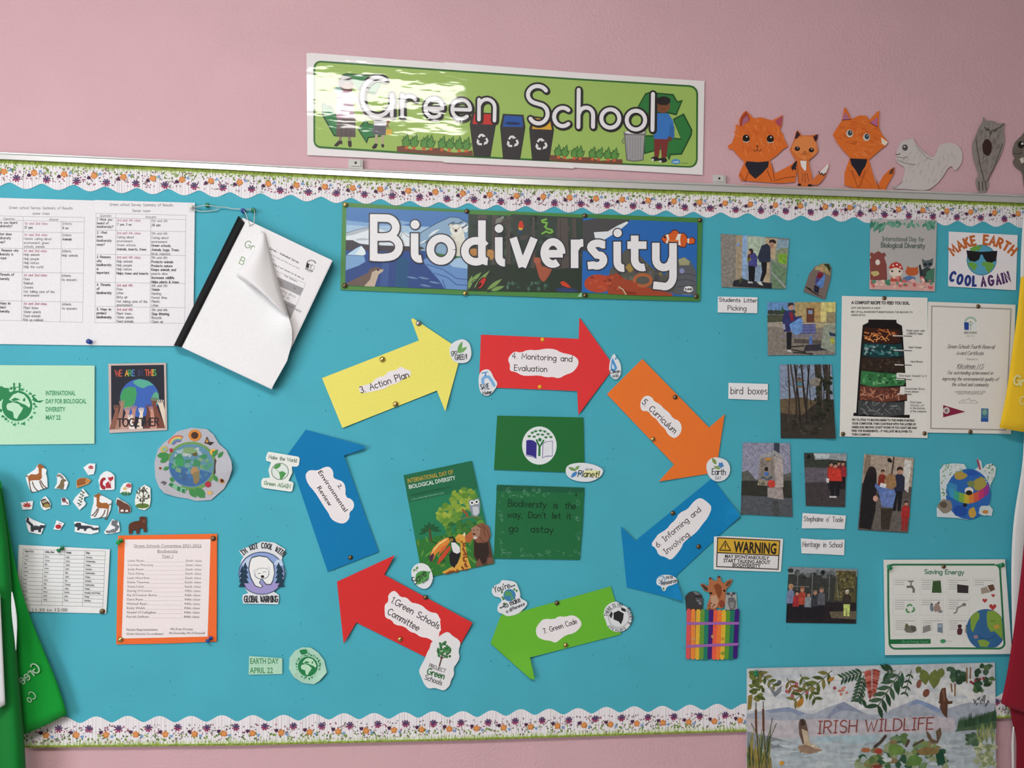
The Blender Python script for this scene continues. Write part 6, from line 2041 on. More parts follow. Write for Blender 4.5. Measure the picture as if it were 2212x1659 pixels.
# giraffe
jg.poly([(660, 1300), (690, 1262), (740, 1265), (760, 1300), (765, 1400), (790, 1520), (820, 1600), (760, 1612), (545, 1655), (530, 1640), (620, 1590), (680, 1560), (715, 1480), (712, 1350), (680, 1345)], '#e0a848')
jg.poly([(735, 1270), (752, 1240), (765, 1265), (755, 1290)], '#e8dcb0')
for i in range(46):
    u = rn.random()
    x, y = (rn.uniform(722, 762) + (u - .3) * 40, 1330 + u * 240) if i < 26 else (rn.uniform(570, 790), 0)
    if i >= 26:
        y = 1660 - (x - 560) * .22 - rn.uniform(-5, 50) * ((x - 540) / 250)
    jg.poly(blob(x, y, 11, 11, i, 7, .2), '#8a4a20')
jg.ell(690, 1320, 24, 20, '#d89a3c')
# toucan
jg.poly([(600, 1290), (640, 1285), (660, 1320), (700, 1400), (715, 1450), (690, 1530), (650, 1600), (610, 1560), (600, 1470), (640, 1400), (620, 1340)], '#1d1a20')
jg.poly([(620, 1345), (660, 1345), (705, 1390), (710, 1440), (680, 1458), (640, 1440), (625, 1390)], '#e6e6e8')
jg.ell(625, 1318, 14, 15, '#c9a84a')
jg.ell(625, 1318, 7, 8, '#111')
jg.poly([(595, 1295), (610, 1340), (540, 1400), (470, 1460), (430, 1540), (405, 1520), (405, 1480), (440, 1400), (500, 1335), (560, 1302)], '#e08a38')
jg.poly([(590, 1300), (560, 1312), (500, 1348), (445, 1410), (420, 1470), (440, 1440), (500, 1370), (570, 1325)], '#f0cf84')
jg.poly([(405, 1480), (440, 1452), (452, 1470), (430, 1540), (405, 1522)], '#4a2a44')
jg.poly([(610, 1375), (560, 1420), (500, 1500), (480, 1560), (500, 1555), (560, 1490), (615, 1410)], '#c84a30')
jg.poly([(520, 1400), (600, 1352), (560, 1410), (490, 1480)], '#d86a34')
jg.flush()
# ------------------------------------------------------------------ captions, warning sign, lolly-stick fence
def caption(label, pts, lines, m, depth=15.0, col='#eeecee', lift=None):
    t = T('caption_strip', label, 'paper label', depth, m, 'white caption strips')
    t.sheet(pts, col, th=0.35, lift=lift, cut=9)
    for s, x, y, sz, wd_, w_, co, an in lines:
        t.text(s, x, y, sz, co, w=w_, width=wd_, ang=an, space=6)
    t.flush()


caption('white caption strip with handwriting reading Students Litter Picking', [(62, 862), (550, 870), (548, 1068), (58, 1058)],
        [('Students Litter', 78, 922, 46, 466, 8, '#3c3a3e', 1.5), ('Picking', 185, 1030, 58, 225, 8, '#3c3a3e', 1.5)], cAB)
caption('white caption strip with handwriting reading bird boxes', [(142, 1190), (418, 1198), (416, 1312), (140, 1302)],
        [('bird boxes', 158, 1268, 48, 254, 5, '#3a383c', 0.5)], cL)
caption("white caption strip reading Stephaine o' Toole", [(588, 603), (905, 622), (895, 722), (740, 715), (582, 716)],
        [("Stephaine o' Toole", 598, 662, 36, 286, 5, '#6a666a', 1.5)], cM)
caption('white caption strip reading Heritage in School', [(575, 788), (740, 800), (895, 797), (892, 912), (700, 902), (580, 898)],
        [('Heritage in School', 590, 850, 38, 288, 5, '#6a666a', 1.0)], cM)

wn = T('warning_sign', 'white and yellow printed sign reading Warning may spontaneously start talking', 'sign', 15.0, cAA)
wn.sheet([(455, 105), (620, 100), (1281, 133), (1255, 528), (760, 512), (450, 497)], '#eceae8', th=0.4)
WQ = quad_frame([(492, 113), (1248, 150), (1226, 503), (482, 470)], 150, 70, cAA)
wn.m = WQ
wn.rect(0, 0, 150, 70, '#3c3230')
wn.rect(2.4, 2.4, 147.6, 35, '#d9ae3c')
wn.rect(2.4, 37.5, 147.6, 67.6, '#eae7e6')
wn.poly([(5, 31), (20, 6), (35, 31)], '#332a22')
wn.poly([(9, 28.6), (20, 10.5), (31, 28.6)], '#d9ae3c')
wn.line([(20, 15), (20, 22)], 2.6, '#332a22')
wn.ell(20, 26, 1.4, 1.4, '#332a22', n=8)
wn.btext('WARNING', 40, 32.5, 25.5, '#2f2824', width=102, bold=0.035)
wn.btext('MAY SPONTANEOUSLY', 73, 47.6, 8.6, '#3f3b3d', align='c', width=106, bold=0.03)
wn.btext('START TALKING ABOUT', 73, 57.6, 8.6, '#3f3b3d', align='c', width=112, bold=0.03)
wn.btext('BIODIVERSITY', 73, 67, 8.6, '#3f3b3d', align='c', width=68, bold=0.03)
wn.flush()

fn = T('lolly_stick_fence', 'rainbow lolly-stick fence with gorilla, giraffe and meerkat heads', 'craft model', 15.0, cAA)
# animal heads glued behind the sticks
gz = fn.sheet([(110, 820), (150, 775), (200, 757), (260, 765), (305, 800), (328, 860), (325, 930), (315, 985), (125, 1000), (115, 900)], '#3f3e40', th=0.35, name='gorilla_head')
fn.poly([(200, 762), (255, 770), (290, 800), (240, 800)], '#7d8084')
fn.poly([(230, 815), (310, 830), (322, 880), (300, 930), (270, 905), (240, 870)], '#55565a')
fn.poly([(245, 860), (290, 870), (310, 920), (280, 915)], '#8a8b8e')
fn.line([(232, 822), (300, 832)], 16, '#1f1e20')
fn.line([(262, 890), (290, 880)], 8, '#222')
fn.flush('print', parent=gz)
mk_ = fn.sheet([(590, 985), (585, 880), (600, 790), (640, 770), (700, 772), (725, 800), (728, 900), (735, 975)], '#a9aaa8', th=0.35, name='meerkat_head')
fn.poly([(625, 835), (690, 830), (720, 880), (712, 965), (650, 985), (620, 900)], '#6a6a6c')
fn.ell(628, 790, 22, 16, '#4a4250')
fn.ell(690, 786, 22, 16, '#4a4250')
fn.poly([(650, 800), (680, 800), (668, 830)], '#2c2a2c')
fn.poly([(640, 890), (700, 890), (690, 960), (650, 960)], '#8d8c8a')
fn.flush('print', parent=mk_)
fn.inkd = 15.4
gf = fn.sheet([(365, 980), (380, 900), (410, 830), (395, 770), (340, 755), (298, 690), (290, 668), (330, 668), (385, 700), (395, 660), (392, 605), (408, 597), (430, 602), (437, 632), (495, 630), (492, 590), (512, 578), (535, 588), (540, 640), (580, 665), (610, 630), (670, 610), (672, 650), (640, 700), (605, 725), (592, 800), (590, 890), (570, 955), (540, 965), (500, 950), (450, 985)], '#b5714a', th=0.35, depth=15.45, name='giraffe_head')
fn.poly([(300, 680), (330, 680), (382, 720), (380, 755), (345, 745)], '#4c3a34')
fn.poly([(590, 690), (615, 645), (660, 625), (655, 660), (620, 705)], '#6a4a3c')
fn.poly([(450, 690), (500, 660), (545, 700), (550, 780), (520, 850), (490, 800), (470, 740)], '#8a4a2c')
fn.poly([(415, 820), (480, 800), (510, 870), (480, 960), (420, 960)], '#c79c80')
fn.poly(blob(548, 910, 36, 46, 3, 14, .06), '#8f4630')
fn.ell(416, 783, 20, 14, '#2a1a16')
fn.ell(580, 752, 14, 14, '#2a1a16')
fn.polys('#5a3226', blob(410, 605, 16, 12, 1, 8, .1), blob(513, 588, 18, 12, 2, 8, .1))
for x, y in ((395, 930), (420, 900), (440, 940), (400, 965), (460, 920)):
    fn.poly(blob(x, y, 13, 11, x, 7, .2), '#7a4a30')
fn.flush('print', parent=gf)
STK = [('#e0575c', 155, 965, 145, 1572), ('#ee8a3c', 208, 968, 202, 1575), ('#e6b23a', 268, 972, 255, 1578), ('#6a9a3c', 318, 972, 303, 1578), ('#1f8068', 366, 978, 352, 1580), ('#44207a', 420, 975, 402, 1572),
       ('#f0604c', 476, 978, 455, 1578), ('#f08038', 524, 980, 502, 1580), ('#e8b83a', 574, 980, 553, 1578), ('#5f9a34', 625, 985, 605, 1575), ('#1f7a64', 678, 985, 655, 1580), ('#41187a', 732, 968, 708, 1566)]
fnL = fn.root.location
for i, (co, x0, y0, x1, y1) in enumerate(STK):
    hw = 26
    pts = []
    for a in range(-180, 1, 30):
        u = math.radians(a)
        pts.append((x0 + hw * math.cos(u), y0 + hw + hw * math.sin(u)))
    for a in range(0, 181, 30):
        u = math.radians(a)
        pts.append((x1 + hw * math.cos(u), y1 - hw + hw * math.sin(u)))
    fn.sheet(pts, co, th=1.9, depth=16.1 + (0.15 if i % 2 else 0), name='lolly_stick', mt=mat('painted_wood_%d' % i, albedo(co, 1540), rough=0.5, noise=0.08, nscale=160, bump=0.1, bscale=400, bdist=.0004))
for a, b in (((125, 1145), (755, 1142)), ((130, 1418), (750, 1392))):
    pts = [(a[0], a[1] - 17), (b[0], b[1] - 17), (b[0], b[1] + 15), (a[0], a[1] + 15)]
    fn.sheet(pts, '#a468b4', th=0.5, depth=18.3, name='purple_strip')
for x, y, co in ((210, 1325, '#d99a64'), (440, 1300, '#c98a5c'), (560, 1325, '#c79a3c'), (560, 1500, '#8a9a3c')):
    st_ = fn.sheet(blob(x, y, 22, 22, x, 10, .12), co, th=0.4, depth=18.3, name='sticker_dot')

# ------------------------------------------------------------------ photo prints
PG = 'photo prints'


def photo(label, m, pts, W_, H_, frame_pts=None, lift=None, depth=15.0, base='#808080', cut_=12):
    t = T('photo_print', label, 'photograph', depth, m, PG, finish='photo')
    t.sheet(pts, base, th=0.35, lift=lift, cut=cut_)
    t.inkd += 0.25 if lift else 0
    t.m = quad_frame(frame_pts or pts[:4], W_, H_, m)
    return t


def figure(t, x, y, h, top, leg, skin='#b98a72', hair='#2c221e', wd_=None):
    """small standing figure in a photo; y = feet, h = height"""
    w_ = wd_ or h * .26
    t.poly([(x - w_ * .42, y - h * .48), (x + w_ * .42, y - h * .48), (x + w_ * .36, y), (x + w_ * .06, y), (x, y - h * .35), (x - w_ * .06, y), (x - w_ * .36, y)], leg)
    t.poly([(x - w_ * .5, y - h * .78), (x - w_ * .2, y - h * .84), (x + w_ * .2, y - h * .84), (x + w_ * .5, y - h * .78), (x + w_ * .56, y - h * .45), (x - w_ * .56, y - h * .45)], top)
    t.ell(x, y - h * .91, h * .065, h * .08, skin, n=12)
    t.poly([(x - h * .07, y - h * .9), (x - h * .06, y - h * .99), (x, y - h * 1.01), (x + h * .06, y - h * .99), (x + h * .07, y - h * .92), (x, y - h * .95)], hair)


p = photo('photo print of two people on steps at a pale doorway', cAB, [(95, 85), (942, 145), (895, 768), (105, 745)], 150, 112)
p.rect(0, 0, 48, 112, '#8a857e')
rn = random.Random(2)
for i in range(90):
    p._add(blob(rn.uniform(2, 34), rn.uniform(2, 106), 1.6, 1.2, i, 6, .3), rn.choice(['#9a958c', '#78746e', '#a39c90']))
p.up()
p.rect(33, 0, 48, 108, '#a89880')
p.rect(48, 0, 58, 100, '#8fb0d8')
p.rect(58, 0, 98, 98, '#a8b8b0')
p.rect(60, 3, 90, 60, '#b4c4ae')
p.rect(56, 62, 98, 100, '#8ea4bc')
p.rect(98, 2, 124, 104, '#bda98a')
p.poly([(124, 3), (150, 3), (150, 75), (122, 75)], '#8fa8b8')
p.poly([(122, 30), (136, 20), (150, 22), (150, 76), (120, 76)], '#8a9478')
p.poly([(128, 36), (148, 34), (148, 58), (130, 55)], '#7fae3c')
p.poly([(114, 48), (150, 65), (150, 112), (116, 112)], '#6f8a6c')
p.line([(113, 48), (150, 66)], 3, '#8a8f8c')
p.line([(114, 75), (150, 108)], 4, '#9aa0a0')
p.line([(113, 48), (115, 108)], 4, '#7f8684')
p.rect(36, 17, 41, 25, '#7fa0d8')
p.poly([(28, 98), (50, 92), (60, 96), (118, 100), (118, 112), (26, 110)], '#2b2c33')
p.poly([(41, 98), (46, 88), (49, 95), (44, 104)], '#4a5a3c')
p.poly([(62, 64), (78, 64), (77, 98), (64, 98)], '#16161d')
p.poly([(60, 44), (66, 36), (76, 36), (82, 44), (82, 66), (62, 64)], '#4a4a8c')
p.poly([(58, 50), (66, 46), (68, 52), (60, 56)], '#8a9a3a')
p.ell(67, 34, 5.5, 7, '#2a1e22')
p.ell(64, 36, 3, 4.5, '#c09080')
p.poly([(60, 42), (64, 38), (65, 52), (61, 52)], '#5a2a2c')
p.poly([(90, 52), (104, 52), (104, 78), (96, 98), (90, 96), (94, 76)], '#191a20')
p.poly([(84, 40), (90, 20), (102, 14), (110, 20), (112, 54), (88, 56), (82, 46)], '#2c3448')
p.ell(113, 17, 5, 7, '#b58a78')
p.poly([(106, 14), (108, 6), (116, 4), (122, 8), (121, 14), (113, 10)], '#231c1c')
p.poly([(82, 98), (92, 98), (98, 106), (88, 104)], '#d8d6d4')
p.poly([(62, 98), (72, 98), (74, 102), (62, 102)], '#c8c6c6')
p.flush()

p = photo('small arch-topped photo print of a person carrying a blue bag', cAB, [(1118, 800), (1190, 580), (1260, 490), (1360, 450), (1430, 455), (1466, 510), (1455, 640), (1385, 900)], 100, 100, [(1150, 450), (1475, 450), (1420, 900), (1095, 820)], base='#7a6c66')
p.poly([(38, 12), (64, 1), (90, 2), (96, 16), (98, 34), (60, 22), (36, 20)], '#a89a6a')
p.poly([(64, 2), (88, 2), (96, 14), (94, 26), (80, 10)], '#2f3d2a')
p.ell(63, 18, 6, 7, '#c99a78')
p.poly([(46, 44), (52, 26), (68, 28), (76, 40), (60, 46)], '#7a2038')
p.poly([(46, 42), (60, 46), (62, 66), (44, 62)], '#4a4a86')
p.poly([(62, 48), (76, 30), (80, 38), (76, 70), (58, 72), (52, 62)], '#5a86c8')
p.poly([(42, 66), (64, 70), (62, 90), (44, 86)], '#28263c')
p.poly([(6, 76), (28, 78), (52, 94), (84, 97), (60, 92)], '#2a2422')
p.flush()

p = photo('photo print of a pupil with a blue bag beside picnic benches', cAB, [(672, 932), (1518, 930), (1510, 1580), (678, 1588)], 150, 116)
p.rect(0, 0, 62, 26, '#6a94c8')
p.rect(60, 0, 150, 58, '#b89a64')
p.rect(62, 0, 90, 50, '#b59f70')
p.poly([(118, 0), (134, 0), (130, 50), (116, 50)], '#ddd08a')
p.poly([(128, 0), (150, 0), (150, 24), (128, 26)], '#d8cc80')
p.rect(130, 22, 150, 50, '#9a8f70')
p.rect(86, 13, 103, 44, '#6a4034')
p.rect(90, 18, 99, 26, '#8aa4c4')
for i in range(16):
    p._add(blob(4 + i * 3.6, 22, 3.6, 5, i, 8, .3), '#3a4238')
p.up()
p.poly([(30, 22), (33, 8), (38, 22)], '#2f5a2c')
p.rect(0, 28, 62, 44, '#4f5440')
p.rect(0, 44, 150, 116, '#8a8178')
p.poly([(0, 44), (60, 42), (60, 58), (0, 52)], '#a69c8e')
p.rect(64, 46, 150, 56, '#b8a884')
p.poly([(70, 48), (106, 48), (106, 70), (68, 70)], '#6a70a4')
for y in (50, 56, 62, 68):
    p.line([(70, y), (106, y)], 1.4, '#4a5080')
p.poly([(30, 73), (112, 73), (112, 76), (30, 76)], '#7a7c96')
p.poly([(60, 80), (120, 84), (122, 92), (58, 90)], '#5a5450')
p.rect(92, 76, 99, 100, '#5a7ac0')
p.poly([(84, 94), (120, 92), (134, 106), (80, 108)], '#3a3740')
for a, b in (((50, 98), (80, 96)), ((54, 104), (84, 110)), ((58, 110), (100, 114))):
    p.line([a, b], 3, '#33302e')
p.poly([(124, 50), (150, 46), (150, 112), (118, 100)], '#98a090')
p.poly([(136, 66), (150, 70), (150, 76), (138, 74)], '#2c3a5a')
p.poly([(138, 78), (148, 82), (148, 92), (140, 90)], '#b8bc4a')
p.poly([(42, 66), (54, 66), (52, 104), (42, 104)], '#1e1c22')
p.poly([(32, 40), (38, 20), (52, 18), (62, 32), (76, 30), (72, 38), (54, 46), (50, 66), (36, 64), (34, 48)], '#34386c')
p.poly([(48, 22), (56, 24), (58, 40), (52, 42)], '#8a2434')
p.ell(52, 10, 6, 8, '#c09480')
p.poly([(44, 10), (46, 2), (56, 1), (60, 8), (54, 6)], '#3a2a24')
p.poly([(52, 46), (72, 34), (78, 38), (76, 66), (62, 72), (54, 66), (48, 50)], '#6f9cd8')
p.poly([(32, 48), (38, 48), (40, 60), (34, 60)], '#a8a8b8')
p.poly([(42, 104), (50, 104), (54, 110), (44, 108)], '#c8c4c0')
p.flush()

p = photo('tall photo print of bird boxes among bare ivy trees', cL, [(498, 1062), (864, 1062), (892, 1580), (508, 1578)], 100, 140, lift=bumps((1805, 945, 30, 6)), base='#3b352e')
p.rect(0, 0, 100, 80, '#8a98b0')
p.poly([(0, 70), (100, 66), (100, 140), (0, 140)], '#3b352e')
p.poly([(0, 66), (40, 62), (70, 70), (40, 96), (0, 92)], '#6a5a44')
rn = random.Random(6)
for i in range(22):
    x = rn.uniform(0, 98)
    x2 = min(98, max(2, x + rn.uniform(-14, 14)))
    p.line([(x, 110), ((x + x2) / 2 + rn.uniform(-3, 3), 60), (x2, 1)], rn.uniform(1.2, 4), rn.choice(['#3a322c', '#4a4038', '#2c2622']))
for i in range(30):
    x, y = rn.uniform(5, 90), rn.uniform(4, 60)
    p.line([(x, y), (min(98, max(2, x + rn.uniform(-16, 16))), max(1, y - rn.uniform(2, 14)))], .9, '#4a413a')
for i in range(60):
    x = rn.uniform(66, 97)
    p._add(blob(x, rn.uniform(20, 118), rn.uniform(2, 5), rn.uniform(2, 5), i, 8, .3), rn.choice(['#262a20', '#1f231b', '#33382a']))
    p.layer += .0012
p.up()
for i in range(50):
    p._add(blob(rn.uniform(6, 92), rn.uniform(98, 136), rn.uniform(2, 6), rn.uniform(2, 4), i, 8, .3), rn.choice(['#3f3a33', '#4a463f', '#2c2a26', '#34382c']))
    p.layer += .0012
p.up()
p.poly([(33, 28), (42, 27), (43, 44), (33, 44)], '#7a6a5c')
p.poly([(33, 34), (42, 34), (42, 40), (33, 40)], '#4a8aa0')
p.poly([(56, 30), (68, 24), (78, 28), (74, 40), (60, 42)], '#8a8278')
p.poly([(31, 28), (37, 24), (44, 27)], '#5a4a40')
p.flush()

p = photo('photo print of a painted bird box on a wire fence', cM, [(150, 88), (495, 92), (515, 632), (135, 612)], 100, 150, lift=None)
p.rect(0, 0, 100, 75, '#9a9ab0')
for i in range(26):
    x = -60 + i * 7
    a, b = max(0, x), min(100, x + 70)
    if b > a:
        p.line([(a, (a - x)), (b, (b - x))], .7, '#6a6a74', up=False)
    p._add([(max(0, 100 - b), (a - x) + .0), (max(0, 100 - b) + .7, (a - x)), (100 - a, (b - x)), (100 - a - .7, (b - x))] if False else [(0, 0), (0.01, 0), (0, 0.01)], '#6a6a74')
p.up()
p.poly([(0, 62), (12, 58), (30, 78), (60, 70), (100, 60), (100, 150), (0, 150)], '#5f605c')
p.poly([(0, 80), (100, 76), (100, 112), (0, 110)], '#34342e')
p.poly([(0, 110), (100, 112), (100, 150), (0, 150)], '#565a60')
p.rect(66, 0, 78, 30, '#3a4450')
p.poly([(62, 118), (74, 118), (74, 150), (62, 150)], '#4a4c4e')
p.poly([(35, 28), (68, 16), (86, 26), (82, 34), (66, 24), (36, 34)], '#a8a6a4')
p.poly([(36, 34), (66, 26), (68, 92), (34, 86)], '#8f857e')
p.poly([(66, 26), (84, 34), (84, 90), (68, 94)], '#b4a8a4')
p.poly([(52, 92), (82, 92), (84, 116), (52, 112)], '#a89c98')
p.ell(50, 54, 4, 4.6, '#2a2420')
p.ell(50, 64, 5, 4, '#4a78b8')
p.poly([(36, 74), (44, 68), (52, 74), (60, 66), (64, 72), (52, 78), (44, 74)], '#55626c')
p.ell(60, 84, 8, 8, '#c8443a')
p.poly([(34, 78), (50, 80), (50, 88), (32, 88)], '#b4a890')
p.text('TARA', 35, 87, 6, '#3a3632', w=1.2, width=13)
for x, y in ((40, 42), (46, 46), (52, 40), (60, 44), (40, 50)):
    p.line([(x, y), (x + 3, y - 3)], 1.2, '#4a4440')
p.ell(54, 34, 6, 3, '#c8903c')
p.flush()

p = photo('photo print of pupils in red standing in a grey yard', cM, [(598, 163), (910, 168), (898, 560), (612, 550)], 100, 125)
p.rect(0, 0, 100, 36, '#9aa0a4')
p.poly([(0, 0), (22, 0), (26, 16), (60, 14), (100, 18), (100, 36), (0, 36)], '#3a3f38')
p.rect(0, 34, 100, 125, '#66606a')
p.poly([(0, 70), (100, 64), (100, 125), (0, 125)], '#463f42')
p.poly([(24, 2), (60, 2), (56, 12), (28, 12)], '#c4ccd0')
figure(p, 92, 84, 66, '#9a2f38', '#1c1a20')
figure(p, 82, 80, 62, '#7a2a34', '#22202a')
figure(p, 64, 86, 66, '#b03a30', '#25232a')
figure(p, 74, 100, 78, '#cf3c30', '#1c1a22', wd_=30)
p.poly([(52, 58), (60, 60), (58, 70), (52, 68)], '#d8d4d4')
p.poly([(60, 100), (78, 100), (78, 104), (60, 104)], '#d8d6d6')
p.flush()

p = photo('photo print of a group reading papers by a pale wall', cM, [(1038, 172), (1402, 202), (1358, 748), (992, 725)], 100, 150, base='#5f5650')
p.rect(0, 0, 100, 60, '#b0a090')
p.rect(0, 58, 100, 150, '#5c5450')
p.poly([(82, 4), (96, 6), (94, 70), (80, 60)], '#d8d4ce')
p.line([(60, 2), (58, 46)], 3, '#4a3a34')
p.poly([(4, 0), (14, 2), (14, 40), (2, 40)], '#8a7a68')
p.poly([(20, 88), (98, 84), (98, 148), (30, 148)], '#6a625e')
figure(p, 74, 108, 88, '#2c3046', '#1a1a20', wd_=22)
figure(p, 40, 84, 56, '#8a3428', '#2a2224')
figure(p, 92, 146, 60, '#b03030', '#a02a2c')
p.poly([(2, 60), (8, 34), (18, 26), (28, 34), (30, 60), (32, 110), (26, 148), (2, 146)], '#1f1c20')
p.ell(18, 34, 9, 11, '#2a2024')
p.poly([(42, 104), (66, 104), (62, 146), (46, 146)], '#3c332c')
p.poly([(34, 70), (44, 60), (64, 62), (70, 74), (66, 102), (44, 102)], '#6c84c0')
p.poly([(28, 56), (48, 68), (40, 78), (26, 62)], '#5f7ab8')
p.ell(56, 50, 11, 14, '#b08a62')
p.poly([(46, 44), (54, 34), (66, 38), (70, 58), (62, 66), (50, 64)], '#a07a54')
p.poly([(38, 54), (50, 56), (48, 64), (36, 62)], '#e6e2e0')
p.ell(30, 86, 5, 6, '#d0a090')
p.ell(54, 10, 3, 3, '#22201e')
p.flush()

p = photo('dark photo print of pupils beside a person in yellow trousers', cM, [(486, 996), (988, 1014), (978, 1412), (466, 1405)], 130, 104, lift=None)
p.rect(0, 0, 130, 18, '#8a9094')
p.rect(0, 14, 130, 66, '#3a3d3a')
p.poly([(90, 4), (128, 4), (128, 64), (88, 60)], '#5c5638')
rn = random.Random(4)
for i in range(50):
    p._add(blob(rn.uniform(92, 126), rn.uniform(8, 56), rn.uniform(1.6, 4.5), rn.uniform(1.5, 4), i, 7, .3), rn.choice(['#6f6840', '#4a4630', '#857c50', '#3c3b2c']))
    p.layer += .0012
p.up()
for i in range(24):
    p._add(blob(rn.uniform(4, 86), rn.uniform(6, 20), rn.uniform(3, 7), rn.uniform(2, 5), i, 7, .3), rn.choice(['#4a4f4c', '#2f3230', '#6a7072']))
    p.layer += .0012
p.up()
p.rect(0, 64, 130, 104, '#262126')
p.poly([(80, 82), (130, 80), (130, 96), (84, 94)], '#6a6050')
for x in (18, 46, 78, 90):
    p.line([(x, 8), (x + (6 if x == 90 else 0), 60)], 1.4, '#7a7e7c')
p.line([(6, 36), (40, 36)], 1.2, '#8a8e8c')
for x, h_, tc, hc in ((6, 66, '#7a86a8', '#b59468'), (18, 54, '#a8303a', '#2c2424'), (28, 62, '#b04a38', '#8a5a3c'), (40, 52, '#8a929a', '#3a3030'), (52, 56, '#3a3c44', '#8a7a6c'), (64, 62, '#5f6068', '#6a5a4c')):
    figure(p, x, 98, h_, tc, '#1c1a22', hair=hc, wd_=13)
figure(p, 112, 90, 50, '#3a342c', '#c8d87a', '#c8b8a0', '#d8d4c8', 15)
p.ell(64, 8, 3.4, 3.4, '#141414')
p.flush()

# ------------------------------------------------------------------ posters at the right
ib = T('small_poster', 'grey children poster of forest animals reading International Day for Biological Diversity', 'poster', 15.0, cL)
ib.sheet([(1135, 42), (1602, 48), (1588, 550), (1128, 535)], '#b9b4b2')
ib.m = quad_frame([(1135, 42), (1602, 48), (1588, 550), (1128, 535)], 140, 150, cL)
rn = random.Random(5)
for i in range(46):
    x, y = rn.uniform(2, 138), rn.uniform(0, 10)
    k = 22 if (x < 40 or x > 100) else 12
    x1 = min(139, max(1, x + rn.uniform(-14, 14)))
    ib._add(leaf(x, y, x1, y + rn.uniform(8, k), 6), rn.choice(['#5f9a84', '#4a8a74', '#74a890', '#3f7f6c']))
    ib.layer += .0012
ib.up()
ib.text('International Day for', 70, 46, 9, '#6f7a74', w=1.7, align='c', width=88)
ib.text('Biological Diversity', 70, 60, 10, '#66726c', w=2.2, align='c', width=92)
ib.poly([(0, 86), (8, 74), (18, 68), (28, 74), (36, 96), (38, 130), (2, 130)], '#8a4a44')
ib.polys('#8a4a44', blob(4, 76, 4, 5, 1, 8, .1), blob(30, 76, 4, 5, 2, 8, .1))
ib.ell(17, 92, 5, 6, '#e8ddd0')
ib.poly([(40, 104), (46, 94), (56, 90), (66, 94), (72, 106)], '#c0392f')
for x, y in ((50, 98), (58, 96), (65, 101)):
    ib.ell(x, y, 2, 2, '#eee2dc', n=8)
ib.poly(blob(56, 112, 14, 10, 4, 14, .05), '#ead9c8')
ib.ell(48, 110, 2.4, 2.4, '#3a2a26', n=8)
ib.ell(64, 110, 2.4, 2.4, '#3a2a26', n=8)
ib.poly([(46, 122), (66, 120), (70, 136), (44, 136)], '#c0503c')
ib.poly(blob(90, 110, 14, 9, 6, 14, .05), '#c05f34')
ib.polys('#c05f34', [(78, 106), (80, 98), (86, 102)], [(96, 102), (102, 98), (103, 106)])
ib.poly([(70, 124), (84, 118), (98, 122), (96, 134), (76, 132)], '#5a78a8')
ib.poly([(112, 92), (110, 82), (118, 86), (128, 84), (134, 80), (134, 94), (124, 104), (114, 100)], '#5a6468')
ib.ell(118, 94, 4, 3, '#26282c')
ib.ell(128, 93, 4, 3, '#26282c')
ib.poly([(108, 106), (122, 100), (134, 104), (136, 138), (110, 138)], '#3a4244')
ib.poly([(104, 96), (108, 94), (114, 120), (108, 124)], '#2f3638')
ib.poly([(120, 110), (138, 100), (138, 134), (124, 136)], '#4a7a64')
ib.rect(0, 132, 139, 149, '#d8a8a0')
for i in range(40):
    ib._add(blob(rn.uniform(4, 134), rn.uniform(122, 146), rn.uniform(2, 6), rn.uniform(2, 5), i, 8, .3), rn.choice(['#d98f8a', '#e4b4ac', '#5f8f74', '#c86a6a', '#4a8468', '#eac8b8', '#c84a4a']))
    ib.layer += .0012
ib.up()
ib.poly(blob(12, 116, 9, 6, 9, 10, .2), '#c8b878')
ib.flush()

mc = T('small_poster', 'white card with a globe in sunglasses reading Make Earth Cool Again', 'poster', 15.0, cL)
mc.sheet([(1685, 130), (2168, 155), (2155, 542), (1680, 515)], '#ece7ea')
mc.ell(1915, 330, 105, 108, '#3f7f9a', n=36)
mc.ell(1915, 330, 99, 102, '#5aa6c4', n=36)
mc.poly([(1830, 250), (1870, 228), (1920, 232), (1900, 262), (1850, 270)], '#6fa64a')
mc.poly([(1820, 345), (1860, 345), (1885, 365), (1870, 405), (1850, 395), (1825, 370)], '#6fa64a')
mc.poly([(1920, 345), (1985, 335), (2005, 370), (1965, 420), (1945, 400), (1940, 375), (1918, 370)], '#6fa64a')
mc.poly([(1808, 262), (1905, 272), (1925, 272), (2025, 265), (2022, 300), (2015, 335), (1985, 348), (1950, 342), (1930, 315), (1922, 292), (1908, 292), (1898, 325), (1870, 342), (1830, 335), (1815, 305)], '#1e1b1f')
mc.text('MAKE EARTH', 0, 0, 60, '#c46a34', w=17, align='c', path=(1922, 520, 302, 0), gap=3, space=5, width=445)
for i, ch in enumerate('COOL'):
    mc.text(ch, (1690, 1742, 1800, 1855)[i], (470, 492, 503, 508)[i], 62, '#2c3f84', w=18, hs=.62, ang=(18, 12, 6, 2)[i])
for i, ch in enumerate('AGAIN'):
    mc.text(ch, (1916, 1968, 2024, 2068, 2092)[i], (512, 507, 500, 490, 482)[i], 64, '#583468', w=16, hs=.6 if ch != 'I' else .3, ang=(-3, -6, -9, -13, -17)[i])
mc.flush()

